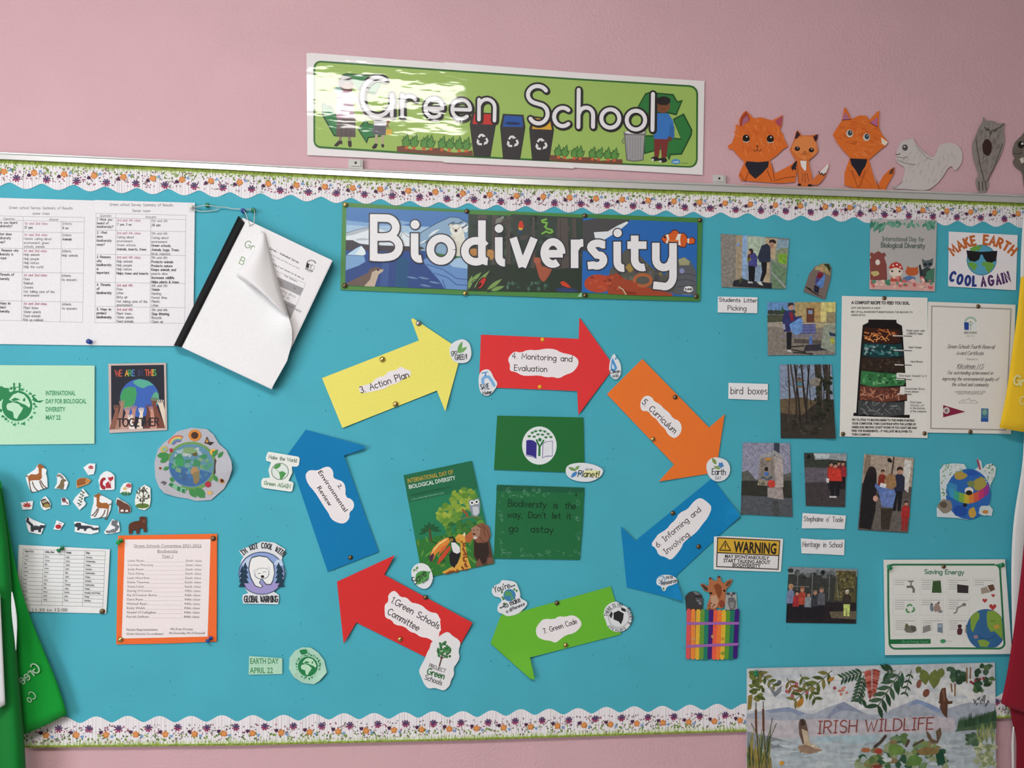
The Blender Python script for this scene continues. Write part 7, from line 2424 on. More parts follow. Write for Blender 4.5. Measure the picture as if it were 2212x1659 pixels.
cp = T('compost_poster', 'white compost poster with a layered black bin picture and captions', 'poster', 15.0, cX)
cp.sheet([(45, 48), (1003, 68), (1005, 1640), (20, 1622)], '#efebe4', th=0.4)
B_ = '#2f2b2a'
cp.btext('A COMPOST RECIPE TO FEED YOU SOIL.', 150, 138, 34, B_, width=655, ang=.6, bold=.05)
cp.btext('JUST LIKE BAKING A CAKE!', 148, 192, 22, '#4a4644', width=328, ang=.4, bold=.03)
cp.btext('MIX UP ALL INGREDIENTS MAINTAINING THE BROWN TO', 148, 236, 22, '#4a4644', width=690, ang=.5, bold=.03)
cp.btext('GREEN RATIO.', 148, 272, 22, '#4a4644', width=165, ang=.5, bold=.03)
cp.poly([(342, 312), (655, 315), (658, 350), (718, 382), (728, 500), (775, 1215), (740, 1380), (805, 1380), (803, 1415), (172, 1392), (175, 1358), (205, 1355), (235, 900), (262, 560), (278, 375), (340, 345)], '#181415')
lay = [([(300, 400), (690, 425), (700, 560), (640, 580), (400, 585), (285, 560)], '#3a1c14', ['#c8703a', '#e08c48', '#8a4428', '#d0804a', '#5a2a1c', '#f0a460'], 34),
       ([(285, 575), (640, 590), (712, 580), (730, 720), (500, 748), (270, 720)], '#183c40', ['#2f6a6c', '#1f4f54', '#4a8484', '#8aa4a4', '#173034', '#3a7a6c'], 44),
       ([(262, 735), (735, 745), (740, 910), (255, 880)], '#33261f', ['#4a382c', '#2a1f1a', '#57453a', '#3c3028'], 30),
       ([(262, 885), (500, 910), (655, 920), (760, 1000), (735, 1050), (400, 1070), (250, 1035)], '#3a7a48', ['#5fa468', '#2f6a3c', '#79b480', '#3f8a50', '#244f2e'], 46),
       ([(248, 1050), (500, 1075), (690, 1070), (775, 1150), (775, 1210), (500, 1240), (240, 1205)], '#6a3c30', ['#a8684e', '#8a5040', '#c0866c', '#4a2a24', '#b47860'], 44),
       ([(230, 1215), (500, 1240), (740, 1235), (745, 1375), (540, 1405), (225, 1365)], '#46484a', ['#6a6e70', '#5a5c5e', '#8a8e8e', '#3a3c3e', '#787a78'], 40)]
rn = random.Random(21)
for pts, bc, cs, n_ in lay:
    cp.poly(pts, bc)
    x0, x1 = min(q[0] for q in pts) + 22, max(q[0] for q in pts) - 60
    y0, y1 = min(q[1] for q in pts) + 26, max(q[1] for q in pts) - 34
    for i in range(n_):
        x, y = rn.uniform(x0, x1), rn.uniform(y0, y1)
        if bc in ('#3a1c14', '#6a3c30', '#46484a'):
            a, l = rn.uniform(-.9, .9) + (1.57 if rn.random() < .3 else 0), rn.uniform(30, 70)
            cp.line([(x - l / 2 * math.cos(a), min(y1 + 10, max(y0 - 10, y - l / 2 * math.sin(a)))), (min(x1 + 20, x + l / 2 * math.cos(a)), min(y1 + 10, max(y0 - 10, y + l / 2 * math.sin(a))))], rn.uniform(6, 17), rn.choice(cs), up=False)
            cp.layer += .001
        else:
            cp.poly(blob(x, y, rn.uniform(10, 26), rn.uniform(8, 22), i, 8, .3), rn.choice(cs))
            cp.layer -= .005
for pts in ([(658, 910), (765, 912), (1000, 915), (1000, 985), (655, 965)], [(700, 1062), (990, 1070), (990, 1150), (690, 1140)], [(748, 1225), (960, 1230), (1000, 1360), (745, 1370)]):
    cp.poly(pts, '#ece8e2')
for x0, y0, x1, y1 in ((612, 493, 830, 500), (622, 655, 830, 662), (635, 818, 828, 825), (650, 980, 825, 987), (665, 1145, 825, 1152)):
    mid = 735 if y0 < 900 else 745
    cp.line([(x0, y0), (mid, (y0 + y1) / 2)], 13, '#d8d4d0', cap='butt')
    cp.line([(mid, (y0 + y1) / 2), (x1, y1)], 9, '#5a5654', cap='butt')
for s, x, y, w_ in (('Finish each with', 770, 445, 200), ('a BROWN layer', 775, 478, 175), ('Next Green', 792, 632, 145), ('Next Brown', 815, 792, 132), ('Third layer: Green(2 to 1)', 680, 950, 310), ('Second layer: Brown', 748, 1095, 222), ('(Wood, leaves)', 750, 1127, 150),
                    ('First layer:', 812, 1248, 128), ('Sticks of', 812, 1282, 150), ('in the bottom', 812, 1314, 160), ('of the composter', 812, 1348, 182)):
    cp.text(s, x, y, 20, '#6a6664', w=4, width=w_, ang=1)
for i, s in enumerate(('TRY TO STICK TO BROWN-GREEN TO THIS WHEN STARTING', 'YOUR COMPOSTER. THEN CONTINUE WITH THE LAYERS OF', "GREEN AND BROWN. DON'T WORRY IF YOU CAN'T SEE AND", 'FIND THE INGREDIENTS, - IT WILL JUST BE SLOWER TO', 'TURN COMPOST.')):
    cp.btext(s, 154, 1446 + i * 41, 24, '#3a3634', width=(702, 718, 730, 676, 215)[i], ang=.8, bold=.04)
cp.flush()
for x, y, w in ((518, 73, 'at top of the compost poster'), (55, 1595, 'at compost poster bottom corner beside the tree photo'), (968, 1588, 'at compost poster bottom corner beside the certificate')):
    tack(*cX(x, y), 15.5, 'brown', w, .82)

ct = T('certificate', 'white award certificate with grey border and red pennant', 'certificate', 15.6, cY)
ct.sheet([(25, 62), (1038, 98), (985, 1592), (0, 1575)], '#ece7e0', th=0.4)
ct.line([(68, 115), (985, 148), (925, 1545), (58, 1528)], 15, '#a8a39c', closed=True)
ct.line([(75, 122), (978, 155)], 3, '#d0ccc6')
ct.poly([(442, 300), (498, 300), (496, 390), (445, 388)], '#2c4a9a')
ct.poly([(535, 310), (590, 305), (590, 390), (535, 392)], '#e4e8e8')
ct.line([(518, 390), (518, 320)], 9, '#8fb4a4')
ct.line(arc(518, 300, 62, 55, -165, -15, 8), 20, '#9fc4b0')
ct.line([(490, 310), (518, 335), (548, 308)], 8, '#8fb4a4')
ct.ell(518, 298, 10, 10, '#6fa48c')
ct.text('GREEN-SCHOOLS', 515, 432, 22, '#8a9088', w=5, align='c', width=148)
ct.text('IRELAND', 515, 466, 14, '#b0b4ae', w=3, align='c', width=88)
S_ = '#6a6562'
for s, x, y, w_, sz in (('Green-Schools Fourth Renewal', 518, 604, 540, 44), ('Award Certificate', 508, 678, 312, 42), ('Presented to', 532, 738, 128, 22), ('Kilcolman N.S', 510, 832, 300, 48), ('For outstanding achievement in', 512, 904, 520, 40),
                        ('improving the environmental quality of', 512, 975, 645, 40), ('the school and community.', 512, 1040, 428, 40), ('Awarded Wednesday on behalf of 2020', 508, 1114, 350, 22), ('Foundation for Environmental Education', 508, 1134, 300, 18)):
    ct.text(s, x, y, sz, S_ if sz > 30 else '#96918c', w=sz * .13, align='c', width=w_, slant=.35, ang=.6)
ct.line([(358, 840), (662, 842)], 4, S_)
ct.line([(380, 1225), (440, 1190), (430, 1220), (500, 1180), (520, 1215), (560, 1200), (600, 1228)], 5, '#8a8580')
ct.line([(380, 1232), (600, 1236)], 5, '#a39e98')
ct.poly([(200, 1258), (458, 1335), (200, 1400)], '#8a2444')
ct.ell(238, 1320, 38, 38, '#d8ccc8')
ct.ell(236, 1322, 18, 22, '#8a7a78')
ct.poly([(640, 1295), (724, 1298), (722, 1452), (636, 1450)], '#4a78a0')
ct.poly([(638, 1410), (722, 1412), (722, 1450), (637, 1448)], '#2f5aa8')
ct.ell(680, 1340, 28, 34, '#7fb09c')
ct.flush()
tack(*cY(602, 118), 16.1, 'brown', 'at top of the award certificate', .82)
tack(*cY(512, 1568), 16.1, 'brown', 'at bottom of the award certificate', .82)

# collage globe with scarf of colours
cg = T('paper_cutout', 'cut-out collage globe with hugging arms in rainbow colours and plants', 'paper cut-out', 15.0, cM)
cg.sheet([(1590, 290), (1620, 250), (1690, 240), (1770, 245), (1790, 285), (1850, 285), (1880, 260), (1862, 200), (1895, 225), (1905, 280), (1930, 250), (1970, 240), (2003, 270), (1995, 330), (1960, 400), (1965, 470), (1940, 530), (1980, 580), (1970, 625), (1900, 615), (1850, 640), (1790, 652), (1720, 640), (1570, 632), (1568, 570), (1600, 510), (1592, 400)], '#d3dce0')
rn = random.Random(31)
cg.ell(1800, 465, 165, 185, '#2f68b4', n=36)
for i in range(60):
    x, y = (rn.uniform(1605, 1760), rn.uniform(250, 330)) if i < 26 else ((rn.uniform(1600, 1640), rn.uniform(300, 500)) if i < 40 else (rn.uniform(1915, 1990), rn.uniform(255, 380)))
    cg._add(leaf(x, y, x + rn.uniform(-18, 18), y - rn.uniform(6, 24), 11), rn.choice(['#5f9a58', '#8ab47c', '#3f7a44', '#a9c49a', '#e4ece4']))
    cg.layer += .0012
cg.up()
for cx, cy, rx, ry, co in ((1745, 330, 44, 30, '#b49a4a'), (1885, 390, 50, 50, '#a89a4c'), (1820, 390, 28, 24, '#7a8a5a'), (1680, 420, 40, 40, '#3f8ab8'), (1830, 310, 40, 24, '#2a5ab0'), (1740, 590, 50, 40, '#2450a4'), (1830, 600, 26, 40, '#c8a048')):
    cg.poly(blob(cx, cy, rx, ry, int(cx), 14, .15), co)
bandc = ['#3f9ac4', '#3fa48c', '#7fae4a', '#c8b03c', '#d8843c', '#d05a48', '#c03c70', '#9a3a8c']
for i, co in enumerate(bandc):
    a, b = i / 8, (i + 1.08) / 8
    f_ = lambda u: (1660 + 290 * u, 440 + 70 * math.sin(u * 3.0) - 30 * u)
    x0, y0 = f_(a)
    x1, y1 = f_(min(1, b))
    cg.poly([(x0, y0 - 30), (x1, y1 - 30), (x1, y1 + 40), (x0, y0 + 40)], co)
cg.ell(1805, 440, 32, 26, '#e8e2d8')
cg.ell(1805, 455, 24, 18, '#2a2420')
cg.ell(1775, 545, 16, 14, '#1c2030')
cg.line([(1868, 215), (1885, 280)], 14, '#a8485a')
cg.poly(blob(1630, 555, 55, 50, 3, 14, .12), '#8f8476')
cg.poly(blob(1620, 545, 30, 24, 4, 10, .2), '#5f5448')
cg.poly(blob(1920, 585, 46, 34, 5, 12, .15), '#c9d8d8')
cg.ell(1925, 595, 22, 14, '#c88a4a')
cg.flush()

# ------------------------------------------------------------------ "Saving Energy" board
se = T('laminated_poster', 'white framed poster reading Saving Energy with small pictures and globe', 'poster', 15.0, cZ, finish='satin')
se.sheet([(60, 65), (1922, 58), (2030, 1508), (82, 1525)], '#e9e9e4', th=9.0, name='foam_board')
se.line(rr(135, 140, 1838, 1420, 110, 6)[:0] + [(215, 140), (1770, 140)] + arc(1760, 220, 85, 80, -85, -5, 6) + [(1880, 800), (1912, 1330)] + arc(1822, 1340, 92, 85, 0, 85, 6) + [(1000, 1420), (240, 1428)] + arc(240, 1340, 88, 86, 95, 178, 6) + [(135, 800), (132, 240)] + arc(215, 220, 84, 80, 180, 265, 6), 30, '#2f7a50', closed=True)
se.text('Saving Energy', 690, 280, 66, '#5c8a74', w=15, width=600, ang=.8)
for cxx in ((205, 345, 560, 600), (620, 345, 965, 600), (1030, 345, 1375, 600), (1430, 345, 1770, 470), (210, 650, 560, 920), (620, 650, 975, 920), (1035, 650, 1380, 920), (220, 965, 570, 1215), (640, 965, 985, 1215), (1045, 965, 1360, 1215)):
    x0, y0, x1, y1 = cxx
    se.line([(x0, y0), (x1, y0), (x1, y1), (x0, y1)], 5, '#d6d6d2', closed=True)
    n_ = 5 if x1 - x0 < 352 and y1 - y0 > 240 else 3
    for j in range(n_):
        wl = (x1 - x0) * (.85 if j == 0 else .42)
        se.line([(x0 + 25, y0 + 34 + j * 33), (x0 + 25 + wl, y0 + 36 + j * 33)], 11, '#bdbcba', cap='butt')
se.line([(415, 480), (500, 478), (525, 520), (520, 570)], 34, '#77706c', cap='butt')
se.line([(482, 395), (482, 470)], 20, '#77706c', cap='butt')
se.line([(445, 398), (515, 396)], 18, '#77706c')
se.poly([(815, 392), (935, 385), (950, 572), (800, 570)], '#3c5a34')
se.poly([(1188, 440), (1362, 462), (1358, 578), (1190, 570)], '#3a3034')
se.poly([(1550, 500), (1640, 478), (1700, 560), (1560, 590)], '#a89a8c')
se.poly([(1650, 460), (1740, 440), (1770, 520), (1700, 555)], '#6a4a3c')
gb_save = gb
gb = se
recycle(468, 815, 72, '#5f9a62')
gb = gb_save
for q, co in ((blob(800, 800, 30, 60, 1, 10, .2), '#7a8a94'), (blob(880, 800, 50, 70, 2, 12, .2), '#a48c84'), (blob(930, 855, 40, 26, 3, 10, .2), '#8a8a8a'), (blob(905, 725, 20, 18, 4, 8, .1), '#6a5a54'), (blob(800, 745, 18, 18, 5, 8, .1), '#5a5a54')):
    se.poly(q, co)
se.line([(1140, 885), (1175, 870), (1195, 800), (1290, 755)], 24, '#938e8a')
se.ell(1295, 752, 32, 26, '#857f7c')
for q, co in ((blob(470, 1130, 90, 60, 6, 14, .12), '#77766c'), (blob(415, 1085, 28, 50, 7, 10, .15), '#6a6a4c'), (blob(520, 1120, 44, 46, 8, 10, .12), '#5c5a56')):
    se.poly(q, co)
se.poly([(665, 1090), (775, 1062), (785, 1150), (660, 1190)], '#8f8c8a')
se.poly([(888, 1040), (965, 1040), (968, 1190), (885, 1170)], '#7a8a9c')
se.rect(895, 1055, 955, 1100, '#a4b4c4')
for q, co in ((blob(1228, 1085, 32, 32, 9, 10, .1), '#4a2c30'), (blob(1228, 1160, 42, 60, 10, 12, .12), '#5a3038'), (blob(1345, 1085, 28, 30, 11, 10, .1), '#6a5a4c'), (blob(1350, 1150, 46, 56, 12, 12, .12), '#a8988a')):
    se.poly(q, co)
circ = [(1630 + 300 * math.cos(u), 1135 + 315 * math.sin(u)) for u in [math.radians(a) for a in range(0, 360, 8)]]
lim = lambda x, y: (min(x, 1868 + (y - 800) * .055), min(y, 1408))
se.poly([lim(x, y) for x, y in circ], '#35699a')
for q in ([(1390, 940), (1480, 860), (1530, 880), (1530, 960), (1480, 1040), (1430, 1180), (1395, 1120)], [(1650, 850), (1760, 845), (1862, 930), (1880, 1080), (1890, 1290), (1820, 1220), (1760, 1160), (1700, 1170), (1650, 1080), (1640, 950)], [(1500, 1300), (1600, 1285), (1690, 1330), (1650, 1400), (1540, 1395)]):
    se.poly(q, '#86a844')
se.poly(blob(1790, 1090, 50, 32, 3, 12, .15), '#c8a04c')
se.ell(1475, 1245, 36, 30, '#9a8490')
se.line(arc(1640, 1170, 140, 110, 20, 150, 10), 12, '#274f80')
se.line([(1700, 1000), (1740, 1012), (1770, 995)], 10, '#4a7a3c')
for x, y, s in ((1735, 785, 56), (1612, 688, 38), (1740, 612, 28)):
    se.poly([(x, y + s), (x - s, y), (x - s * .9, y - s * .55), (x - s * .4, y - s * .75), (x, y - s * .3), (x + s * .4, y - s * .75), (x + s * .9, y - s * .5), (x + s * .95, y)], '#b8403c')
se.poly([(150, 1285), (780, 1278), (782, 1350), (148, 1355)], '#1f7040')
se.text('Be an Energy Saver!', 345, 1335, 36, '#5fa078', w=7, width=400)
se.poly(blob(970, 1312, 46, 32, 3, 12, .1), '#4a9a6a')
se.line([(1020, 1310), (1110, 1312)], 6, '#b4b4b0')
se.flush()
push_pin(*cZ(145, 165), 24.2, GRNP, 'dark green', 'at corner of the Saving Energy poster near the pupils photo', (0.2, -0.3))
push_pin(*cZ(1885, 140), 24.2, GRNP, 'dark green', 'at corner of the Saving Energy poster beside the white flag', (0.1, -1.1))
tack(*cZ(978, 168), 24.2, 'brown', 'at top of the Saving Energy poster', .82)
for m_, x, y, w in ((cM, 628, 190, 'at corner of the red-jumper pupils photo'), (cM, 1220, 215, 'at top of the group reading photo'), (cM, 735, 1035, 'at top of the dark pupils photo')):
    tack(*m_(x, y), 15.9, 'black', w, .9)
# ------------------------------------------------------------------ Irish wildlife poster at the bottom right
ir = T('wildlife_poster', 'watercolour landscape poster reading Irish Wildlife, hanging over board bottom edge', 'poster', 16.0, IDENT, finish='wash')
ir.sheet([(1613, 1443.5), (2149, 1431), (2152, 1700), (1612, 1700)], '#b9c0c6', th=0.5)
ir.m = cN
rn = random.Random(41)
Rw = lambda a, b: rn.uniform(a, b)
ir.poly([(115, 230), (1990, 185), (2000, 560), (118, 580)], '#c9ccd0')
ir.poly([(118, 330), (1995, 300), (1998, 520), (118, 545)], '#d9dadb')
for i in range(60):
    x, y = Rw(170, 1950), Rw(260, 460)
    ir._add(blob(x, y, Rw(30, 80), Rw(10, 26), i, 10, .3), rn.choice(['#cfd3d8', '#dcdddd', '#c3c9d0', '#e0dfdc']))
    ir.layer += .0011
ir.up()
ir.poly([(118, 570), (250, 540), (430, 515), (560, 560), (620, 570), (720, 520), (850, 475), (960, 540), (1060, 580), (1160, 560), (1290, 500), (1400, 455), (1500, 490), (1600, 540), (1720, 500), (1800, 480), (1995, 490), (2000, 720), (118, 740)], '#a9afbc')
ir.poly([(430, 515), (560, 565), (520, 585), (440, 550), (300, 560), (250, 542)], '#8d99b4')
ir.poly([(850, 475), (930, 520), (1000, 560), (900, 545), (830, 540), (760, 580), (730, 640), (690, 640), (740, 560), (800, 500)], '#8f97ae')
ir.poly([(1400, 455), (1500, 490), (1590, 540), (1560, 560), (1480, 520), (1420, 490), (1330, 510)], '#8a9cc0')
ir.poly([(118, 600), (400, 620), (700, 600), (1000, 620), (1500, 580), (1690, 600), (1690, 700), (1000, 735), (118, 760)], '#c3bcc2')
ir.poly([(118, 700), (300, 740), (480, 790), (400, 830), (118, 840)], '#8a9198')
ir.poly([(500, 745), (1100, 720), (1650, 700), (1990, 760), (2000, 1118), (118, 1118), (118, 860), (400, 830)], '#b3bec4')
ir.poly([(640, 740), (1100, 725), (1080, 790), (640, 790)], '#a9c0c8')
for i in range(80):
    x, y = Rw(330, 1900), Rw(770, 970)
    ir._add(blob(x, y, Rw(30, 90), Rw(6, 18), i, 9, .3), rn.choice(['#aab4ba', '#bcc6ca', '#9fabb2', '#c6ced0']))
    ir.layer += .0011
ir.up()
# reeds at the left
ir.poly([(118, 820), (200, 840), (300, 900), (320, 1118), (118, 1118)], '#8a7a4c')
for i in range(26):
    x = Rw(125, 300)
    ir._add(leaf(x, 976, x + Rw(-30, 60), Rw(640, 860), 12), rn.choice(['#4a5a34', '#5f6f3c', '#3c4a30', '#8a8444', '#a08a3c']))
    ir.layer += .0011
ir.up()
for x, y in ((185, 480), (240, 475)):
    ir.line([(x, y), (x + 5, 700), (x + 25, 976)], 7, '#4a4436')
    ir.line([(x, y + 60), (x + 3, y + 220)], 17, '#6a4434')
for q in ([(310, 600), (280, 740), (250, 976)], [(340, 640), (290, 760), (270, 976)], [(150, 640), (210, 760), (230, 976)]):
    ir.line(q, 6, '#5a6444')
# leaves along the top
def spray(x0, y0, x1, y1, n_, l, w_, cs, stem='#5a5a44'):
    ir.line([(x0, y0), (x1, y1)], 6, stem)
    dx, dy = x1 - x0, y1 - y0
    dl = math.hypot(dx, dy)
    for i in range(n_):
        u = (i + .6) / n_
        bx, by = x0 + dx * u, y0 + dy * u
        for s in (-1, 1):
            a = math.atan2(dy, dx) + s * .85
            ir._add(leaf(bx, by, bx + l * math.cos(a), by + l * math.sin(a), w_), rn.choice(cs))
            ir.layer += .0011
    ir.up()
OG, DG = ['#5f6a34', '#6f7a3c', '#4c5a2c', '#7f7a44'], ['#33513a', '#2c4632', '#46604a', '#3c5a44']
for i in range(40):
    ir._add(blob(Rw(140, 240), Rw(245, 460), Rw(12, 26), Rw(10, 22), i, 8, .3), rn.choice(OG))
    ir.layer += .0011
ir.up()
ir.poly([(125, 430), (160, 420), (150, 530), (122, 540)], '#8a7a3c')
spray(200, 240, 330, 360, 4, 60, 26, OG)
spray(420, 300, 480, 400, 3, 70, 22, ['#8a5a34', '#7a6a3c'])
spray(640, 330, 470, 470, 4, 80, 26, OG)
spray(520, 270, 640, 460, 5, 64, 24, OG)
spray(760, 240, 640, 350, 3, 90, 30, OG)
ir.poly(leaf(500, 520, 545, 440, 44), '#b07a34')
ir.poly(leaf(730, 320, 780, 290, 30), '#b87f3c')
for x, y in ((492, 340), (418, 398), (460, 432), (572, 404), (780, 372)):
    ir.ell(x, y, 13, 13, '#b05a68', n=10)
for i in range(9):
    ir.ell(845 + Rw(-30, 30), 385 + Rw(-26, 40), 11, 10, '#c88478', n=9)
spray(1000, 250, 840, 300, 6, 60, 20, DG)
spray(1000, 280, 950, 460, 7, 62, 22, DG)
spray(1010, 420, 980, 480, 1, 70, 30, DG)
for i in range(40):
    y = 232 + 200 * i / 40
    ir._add(leaf(1062, y, 1062 + (-1) ** i * (70 - i * 1.1), y + 18, 18), rn.choice(['#9a3f34', '#b2554a', '#84352e', '#c07468']))
    ir.layer += .0011
ir.up()
ir.line([(1062, 400), (1045, 465)], 8, '#8a4a34')
spray(1280, 245, 1100, 520, 6, 110, 36, DG)
spray(1240, 240, 1180, 250, 2, 90, 34, DG)
ir.poly(leaf(1250, 310, 1262, 430, 40), '#33513a')
ir.poly(leaf(1290, 250, 1290, 370, 34), '#3c5a44')
spray(1360, 240, 1310, 420, 4, 44, 16, DG)
for q in ((1450, 230, 1470, 350, 80), (1540, 230, 1530, 380, 90), (1590, 220, 1575, 300, 60), (1430, 210, 1400, 260, 50)):
    ir.poly(leaf(*q), '#6f7a40')
ir.ell(1418, 340, 18, 34, '#8a5a4c', 15)
ir.ell(1472, 410, 24, 32, '#7a4a3c', 25)
for i in range(16):
    ir._add(blob(Rw(1650, 1760), Rw(210, 340), Rw(18, 34), Rw(14, 26), i, 8, .2), rn.choice(DG + ['#4a6a4c']))
    ir.layer += .0011
for i in range(22):
    ir._add(blob(Rw(1840, 1970), Rw(200, 400), Rw(16, 30), Rw(14, 24), i, 8, .25), rn.choice(DG + ['#5f7a50', '#4a6a3c']))
    ir.layer += .0011
ir.up()
for a, b in (((1660, 340), (1668, 400)), ((1690, 340), (1690, 430)), ((1780, 220), (1780, 330)), ((1808, 220), (1805, 300))):
    ir.line([a, b], 11, '#8a6a4c')
for x, y in ((1810, 325), (1845, 315), (1880, 305), (1905, 298), (1825, 335)):
    ir.ell(x, y, 11, 11, '#8a3a40', n=9)
# birds
ir.poly([(280, 345), (330, 400), (380, 350), (375, 400), (330, 440), (300, 400)], '#7f858c')
ir.ell(362, 330, 16, 18, '#5a6068')
ir.poly([(508, 640), (520, 602), (530, 622), (540, 598), (548, 620), (560, 612), (578, 690), (585, 740), (570, 780), (540, 800), (512, 720)], '#6a5448')
ir.poly([(530, 680), (578, 700), (590, 780), (640, 810), (690, 840), (640, 862), (560, 870), (510, 850), (505, 815), (550, 790)], '#c9b49c')
ir.poly([(520, 610), (548, 606), (560, 650), (525, 660)], '#3f342c')
ir.ell(622, 818, 22, 17, '#d8c8b0')
ir.ell(632, 816, 4, 4, '#2a2018', n=8)
for i in range(5):
    ir.line([(520 + i * 30, 862), (530 + i * 32, 838)], 4, '#7a6450')
ir.poly([(500, 815), (560, 800), (640, 830), (690, 842), (600, 870), (520, 855)], '#9a806c')
ir.poly([(1590, 375), (1620, 370), (1625, 440), (1640, 470), (1672, 470), (1670, 490), (1635, 495), (1630, 600), (1600, 570), (1575, 520), (1580, 490), (1562, 485), (1570, 470), (1575, 410)], '#5f4032')
ir.line([(1600, 390), (1610, 470)], 14, '#7f5a48')
# lettering
ir.text('IRISH', 652, 716, 92, '#8f4540', w=9, width=292, ang=-2.2, slant=.12)
ir.text('WILDLIFE', 1010, 702, 88, '#8f4540', w=9, width=512, ang=-2.2, slant=.12)
# firs and bushes at the right
ir.poly([(1690, 700), (1760, 620), (2000, 540), (2002, 680), (1820, 690)], '#4a6448')
for i in range(22):
    x = 1720 + i * 13
    ir._add([(x - 14, 680 - i * 3), (x, 590 - i * 3 + Rw(-20, 20)), (x + 14, 680 - i * 3)], rn.choice(['#33503a', '#3c5c40', '#2c4632']))
    ir.layer += .0011
ir.up()
for i in range(60):
    x = Rw(1860, 1990)
    y = Rw(700, 800)
    ir._add(leaf(x, y, x + Rw(-10, 10), y - Rw(40, 90), 9), rn.choice(['#7a8a54', '#94a064', '#66784a', '#a8ac78']))
    ir.layer += .0011
for i in range(50):
    ir._add(blob(Rw(1850, 1985), Rw(800, 970), Rw(14, 30), Rw(12, 24), i, 8, .2), rn.choice(['#a9b08c', '#8a986c', '#c0c4a4', '#7f8c64']))
    ir.layer += .0011
for i in range(20):
    ir._add(blob(Rw(1780, 1860), Rw(720, 800), Rw(14, 26), Rw(10, 20), i, 8, .25), rn.choice(['#5f7a5c', '#4a664c']))
    ir.layer += .0011
ir.up()
# group of waterside animals and leaves in the middle
for i in range(90):
    x = Rw(960, 1620)
    top = 780 + abs(x - 1320) * .35 - (60 if 1180 < x < 1600 else 0)
    ir._add(blob(x, Rw(top, 972), Rw(18, 50), Rw(14, 36), i, 9, .28), rn.choice(['#5f7a48', '#7a8a54', '#4a6a48', '#8a7a54', '#6f8a60', '#94a07c', '#a8b4b4', '#33593f']))
    ir.layer += .0011
ir.up()
ir.poly([(1540, 860), (1600, 850), (1620, 940), (1560, 960)], '#1f4a38')
ir.line([(1165, 735), (1130, 780), (1085, 815)], 22, '#4a403a')
ir.line([(1340, 770), (1320, 810)], 20, '#5a4a40')
ir.line([(1450, 765), (1380, 805)], 16, '#55483e')
ir.poly([(1470, 690), (1500, 720), (1520, 760), (1555, 770), (1545, 700), (1580, 670), (1590, 720), (1560, 790), (1510, 790), (1480, 740)], '#6a5644')
for q, co in (((1110, 850, 30, 20), '#a8443a'), ((1015, 840, 36, 16), '#b87048'), ((1480, 850, 80, 30), '#8a7448'), ((1240, 840, 60, 40), '#6f9048'), ((1390, 920, 60, 40), '#5f8444'), ((1100, 965, 40, 12), '#8a3a30'), ((1180, 915, 36, 18), '#cfd8d8')):
    ir.poly(blob(*q, int(q[0]), 12, .15), co)
for i in range(12):
    ir.line([(1830 + i * 10, 470 + Rw(-30, 40)), (1838 + i * 10, 455 + Rw(-30, 40))], 6, '#4a4a50')
ir.ell(380, 940, 18, 16, '#d89a3c')
ir.flush()
push_pin(*cN(182, 252), 16.6, GRNP, 'bright green', 'at corner of the wildlife poster', (0.2, -0.2))

# ------------------------------------------------------------------ drawn animals standing on the board's top rail
def drawn(label, pts, col, draw, d=3.0, sm=0):
    t = T('drawn_animal', label, 'paper cut-out', d, cK, 'drawn animals on the rail')
    t.sheet(smooth_loop(pts, sm) if sm else pts, col, th=0.5)
    draw(t)
    t.flush()
    return t


def strokes(t, pts, col, n_, w_, l, seed, ang=1.2):
    """coloured-pencil strokes inside a polygon"""
    rn_ = random.Random(seed)
    xs, ys = [p[0] for p in pts], [p[1] for p in pts]
    k = 0
    for _ in range(n_ * 6):
        x, y = rn_.uniform(min(xs), max(xs)), rn_.uniform(min(ys), max(ys))
        a = ang + rn_.uniform(-.4, .4)
        q = [(x, y), (x + l * math.cos(a), y + l * math.sin(a))]
        if all(inside(p, pts) for p in q):
            t.line(q, w_, rn_.choice(col))
            k += 1
            if k >= n_:
                break


def inside(p, pts):
    c = False
    for (x0, y0), (x1, y1) in zip(pts, pts[1:] + pts[:1]):
        if (y0 > p[1]) != (y1 > p[1]) and p[0] < (x1 - x0) * (p[1] - y0) / (y1 - y0) + x0:
            c = not c
    return c


OR = ['#e2702c', '#ea8440', '#d8642a', '#e87a34']


def fox1(t):
    strokes(t, [(160, 200), (300, 150), (480, 200), (520, 340), (400, 440), (250, 430), (130, 330)], OR, 90, 9, 36, 1)
    t.poly([(190, 210), (200, 140), (235, 100), (255, 130), (262, 165)], '#a8442c')
    t.poly([(205, 205), (215, 155), (245, 130), (255, 165)], '#b06a84')
    t.poly([(440, 175), (492, 130), (488, 180), (478, 210)], '#b5506a')
    for x, y in ((236, 293), (408, 297)):
        t.ell(x, y, 25, 28, '#1c1512')
        t.ell(x + 5, y - 12, 6, 6, '#e8e4e0', n=9)
        t.line(arc(x, y + 16, 20, 10, 20, 160, 6), 6, '#cfc6c0')
    t.poly([(305, 345), (325, 345), (315, 358)], '#2a1a14')
    t.line([(315, 358), (316, 372)], 3, '#3a2018')
    t.line([(285, 372), (300, 384), (316, 374), (332, 386), (345, 370)], 4, '#4a2818')
    t.poly([(228, 478), (240, 455), (320, 462), (398, 455), (392, 495), (350, 540), (302, 580), (262, 545)], '#262430')
    for q in ([(255, 520), (230, 600)], [(385, 520), (420, 600)], [(450, 590), (520, 570), (580, 565)], [(420, 470), (440, 600)], [(190, 540), (230, 600)]):
        t.line(q, 4, '#8a3a1c')
    t.poly([(555, 500), (575, 470), (600, 445), (608, 480), (590, 520), (575, 510), (568, 525)], '#2a2430')
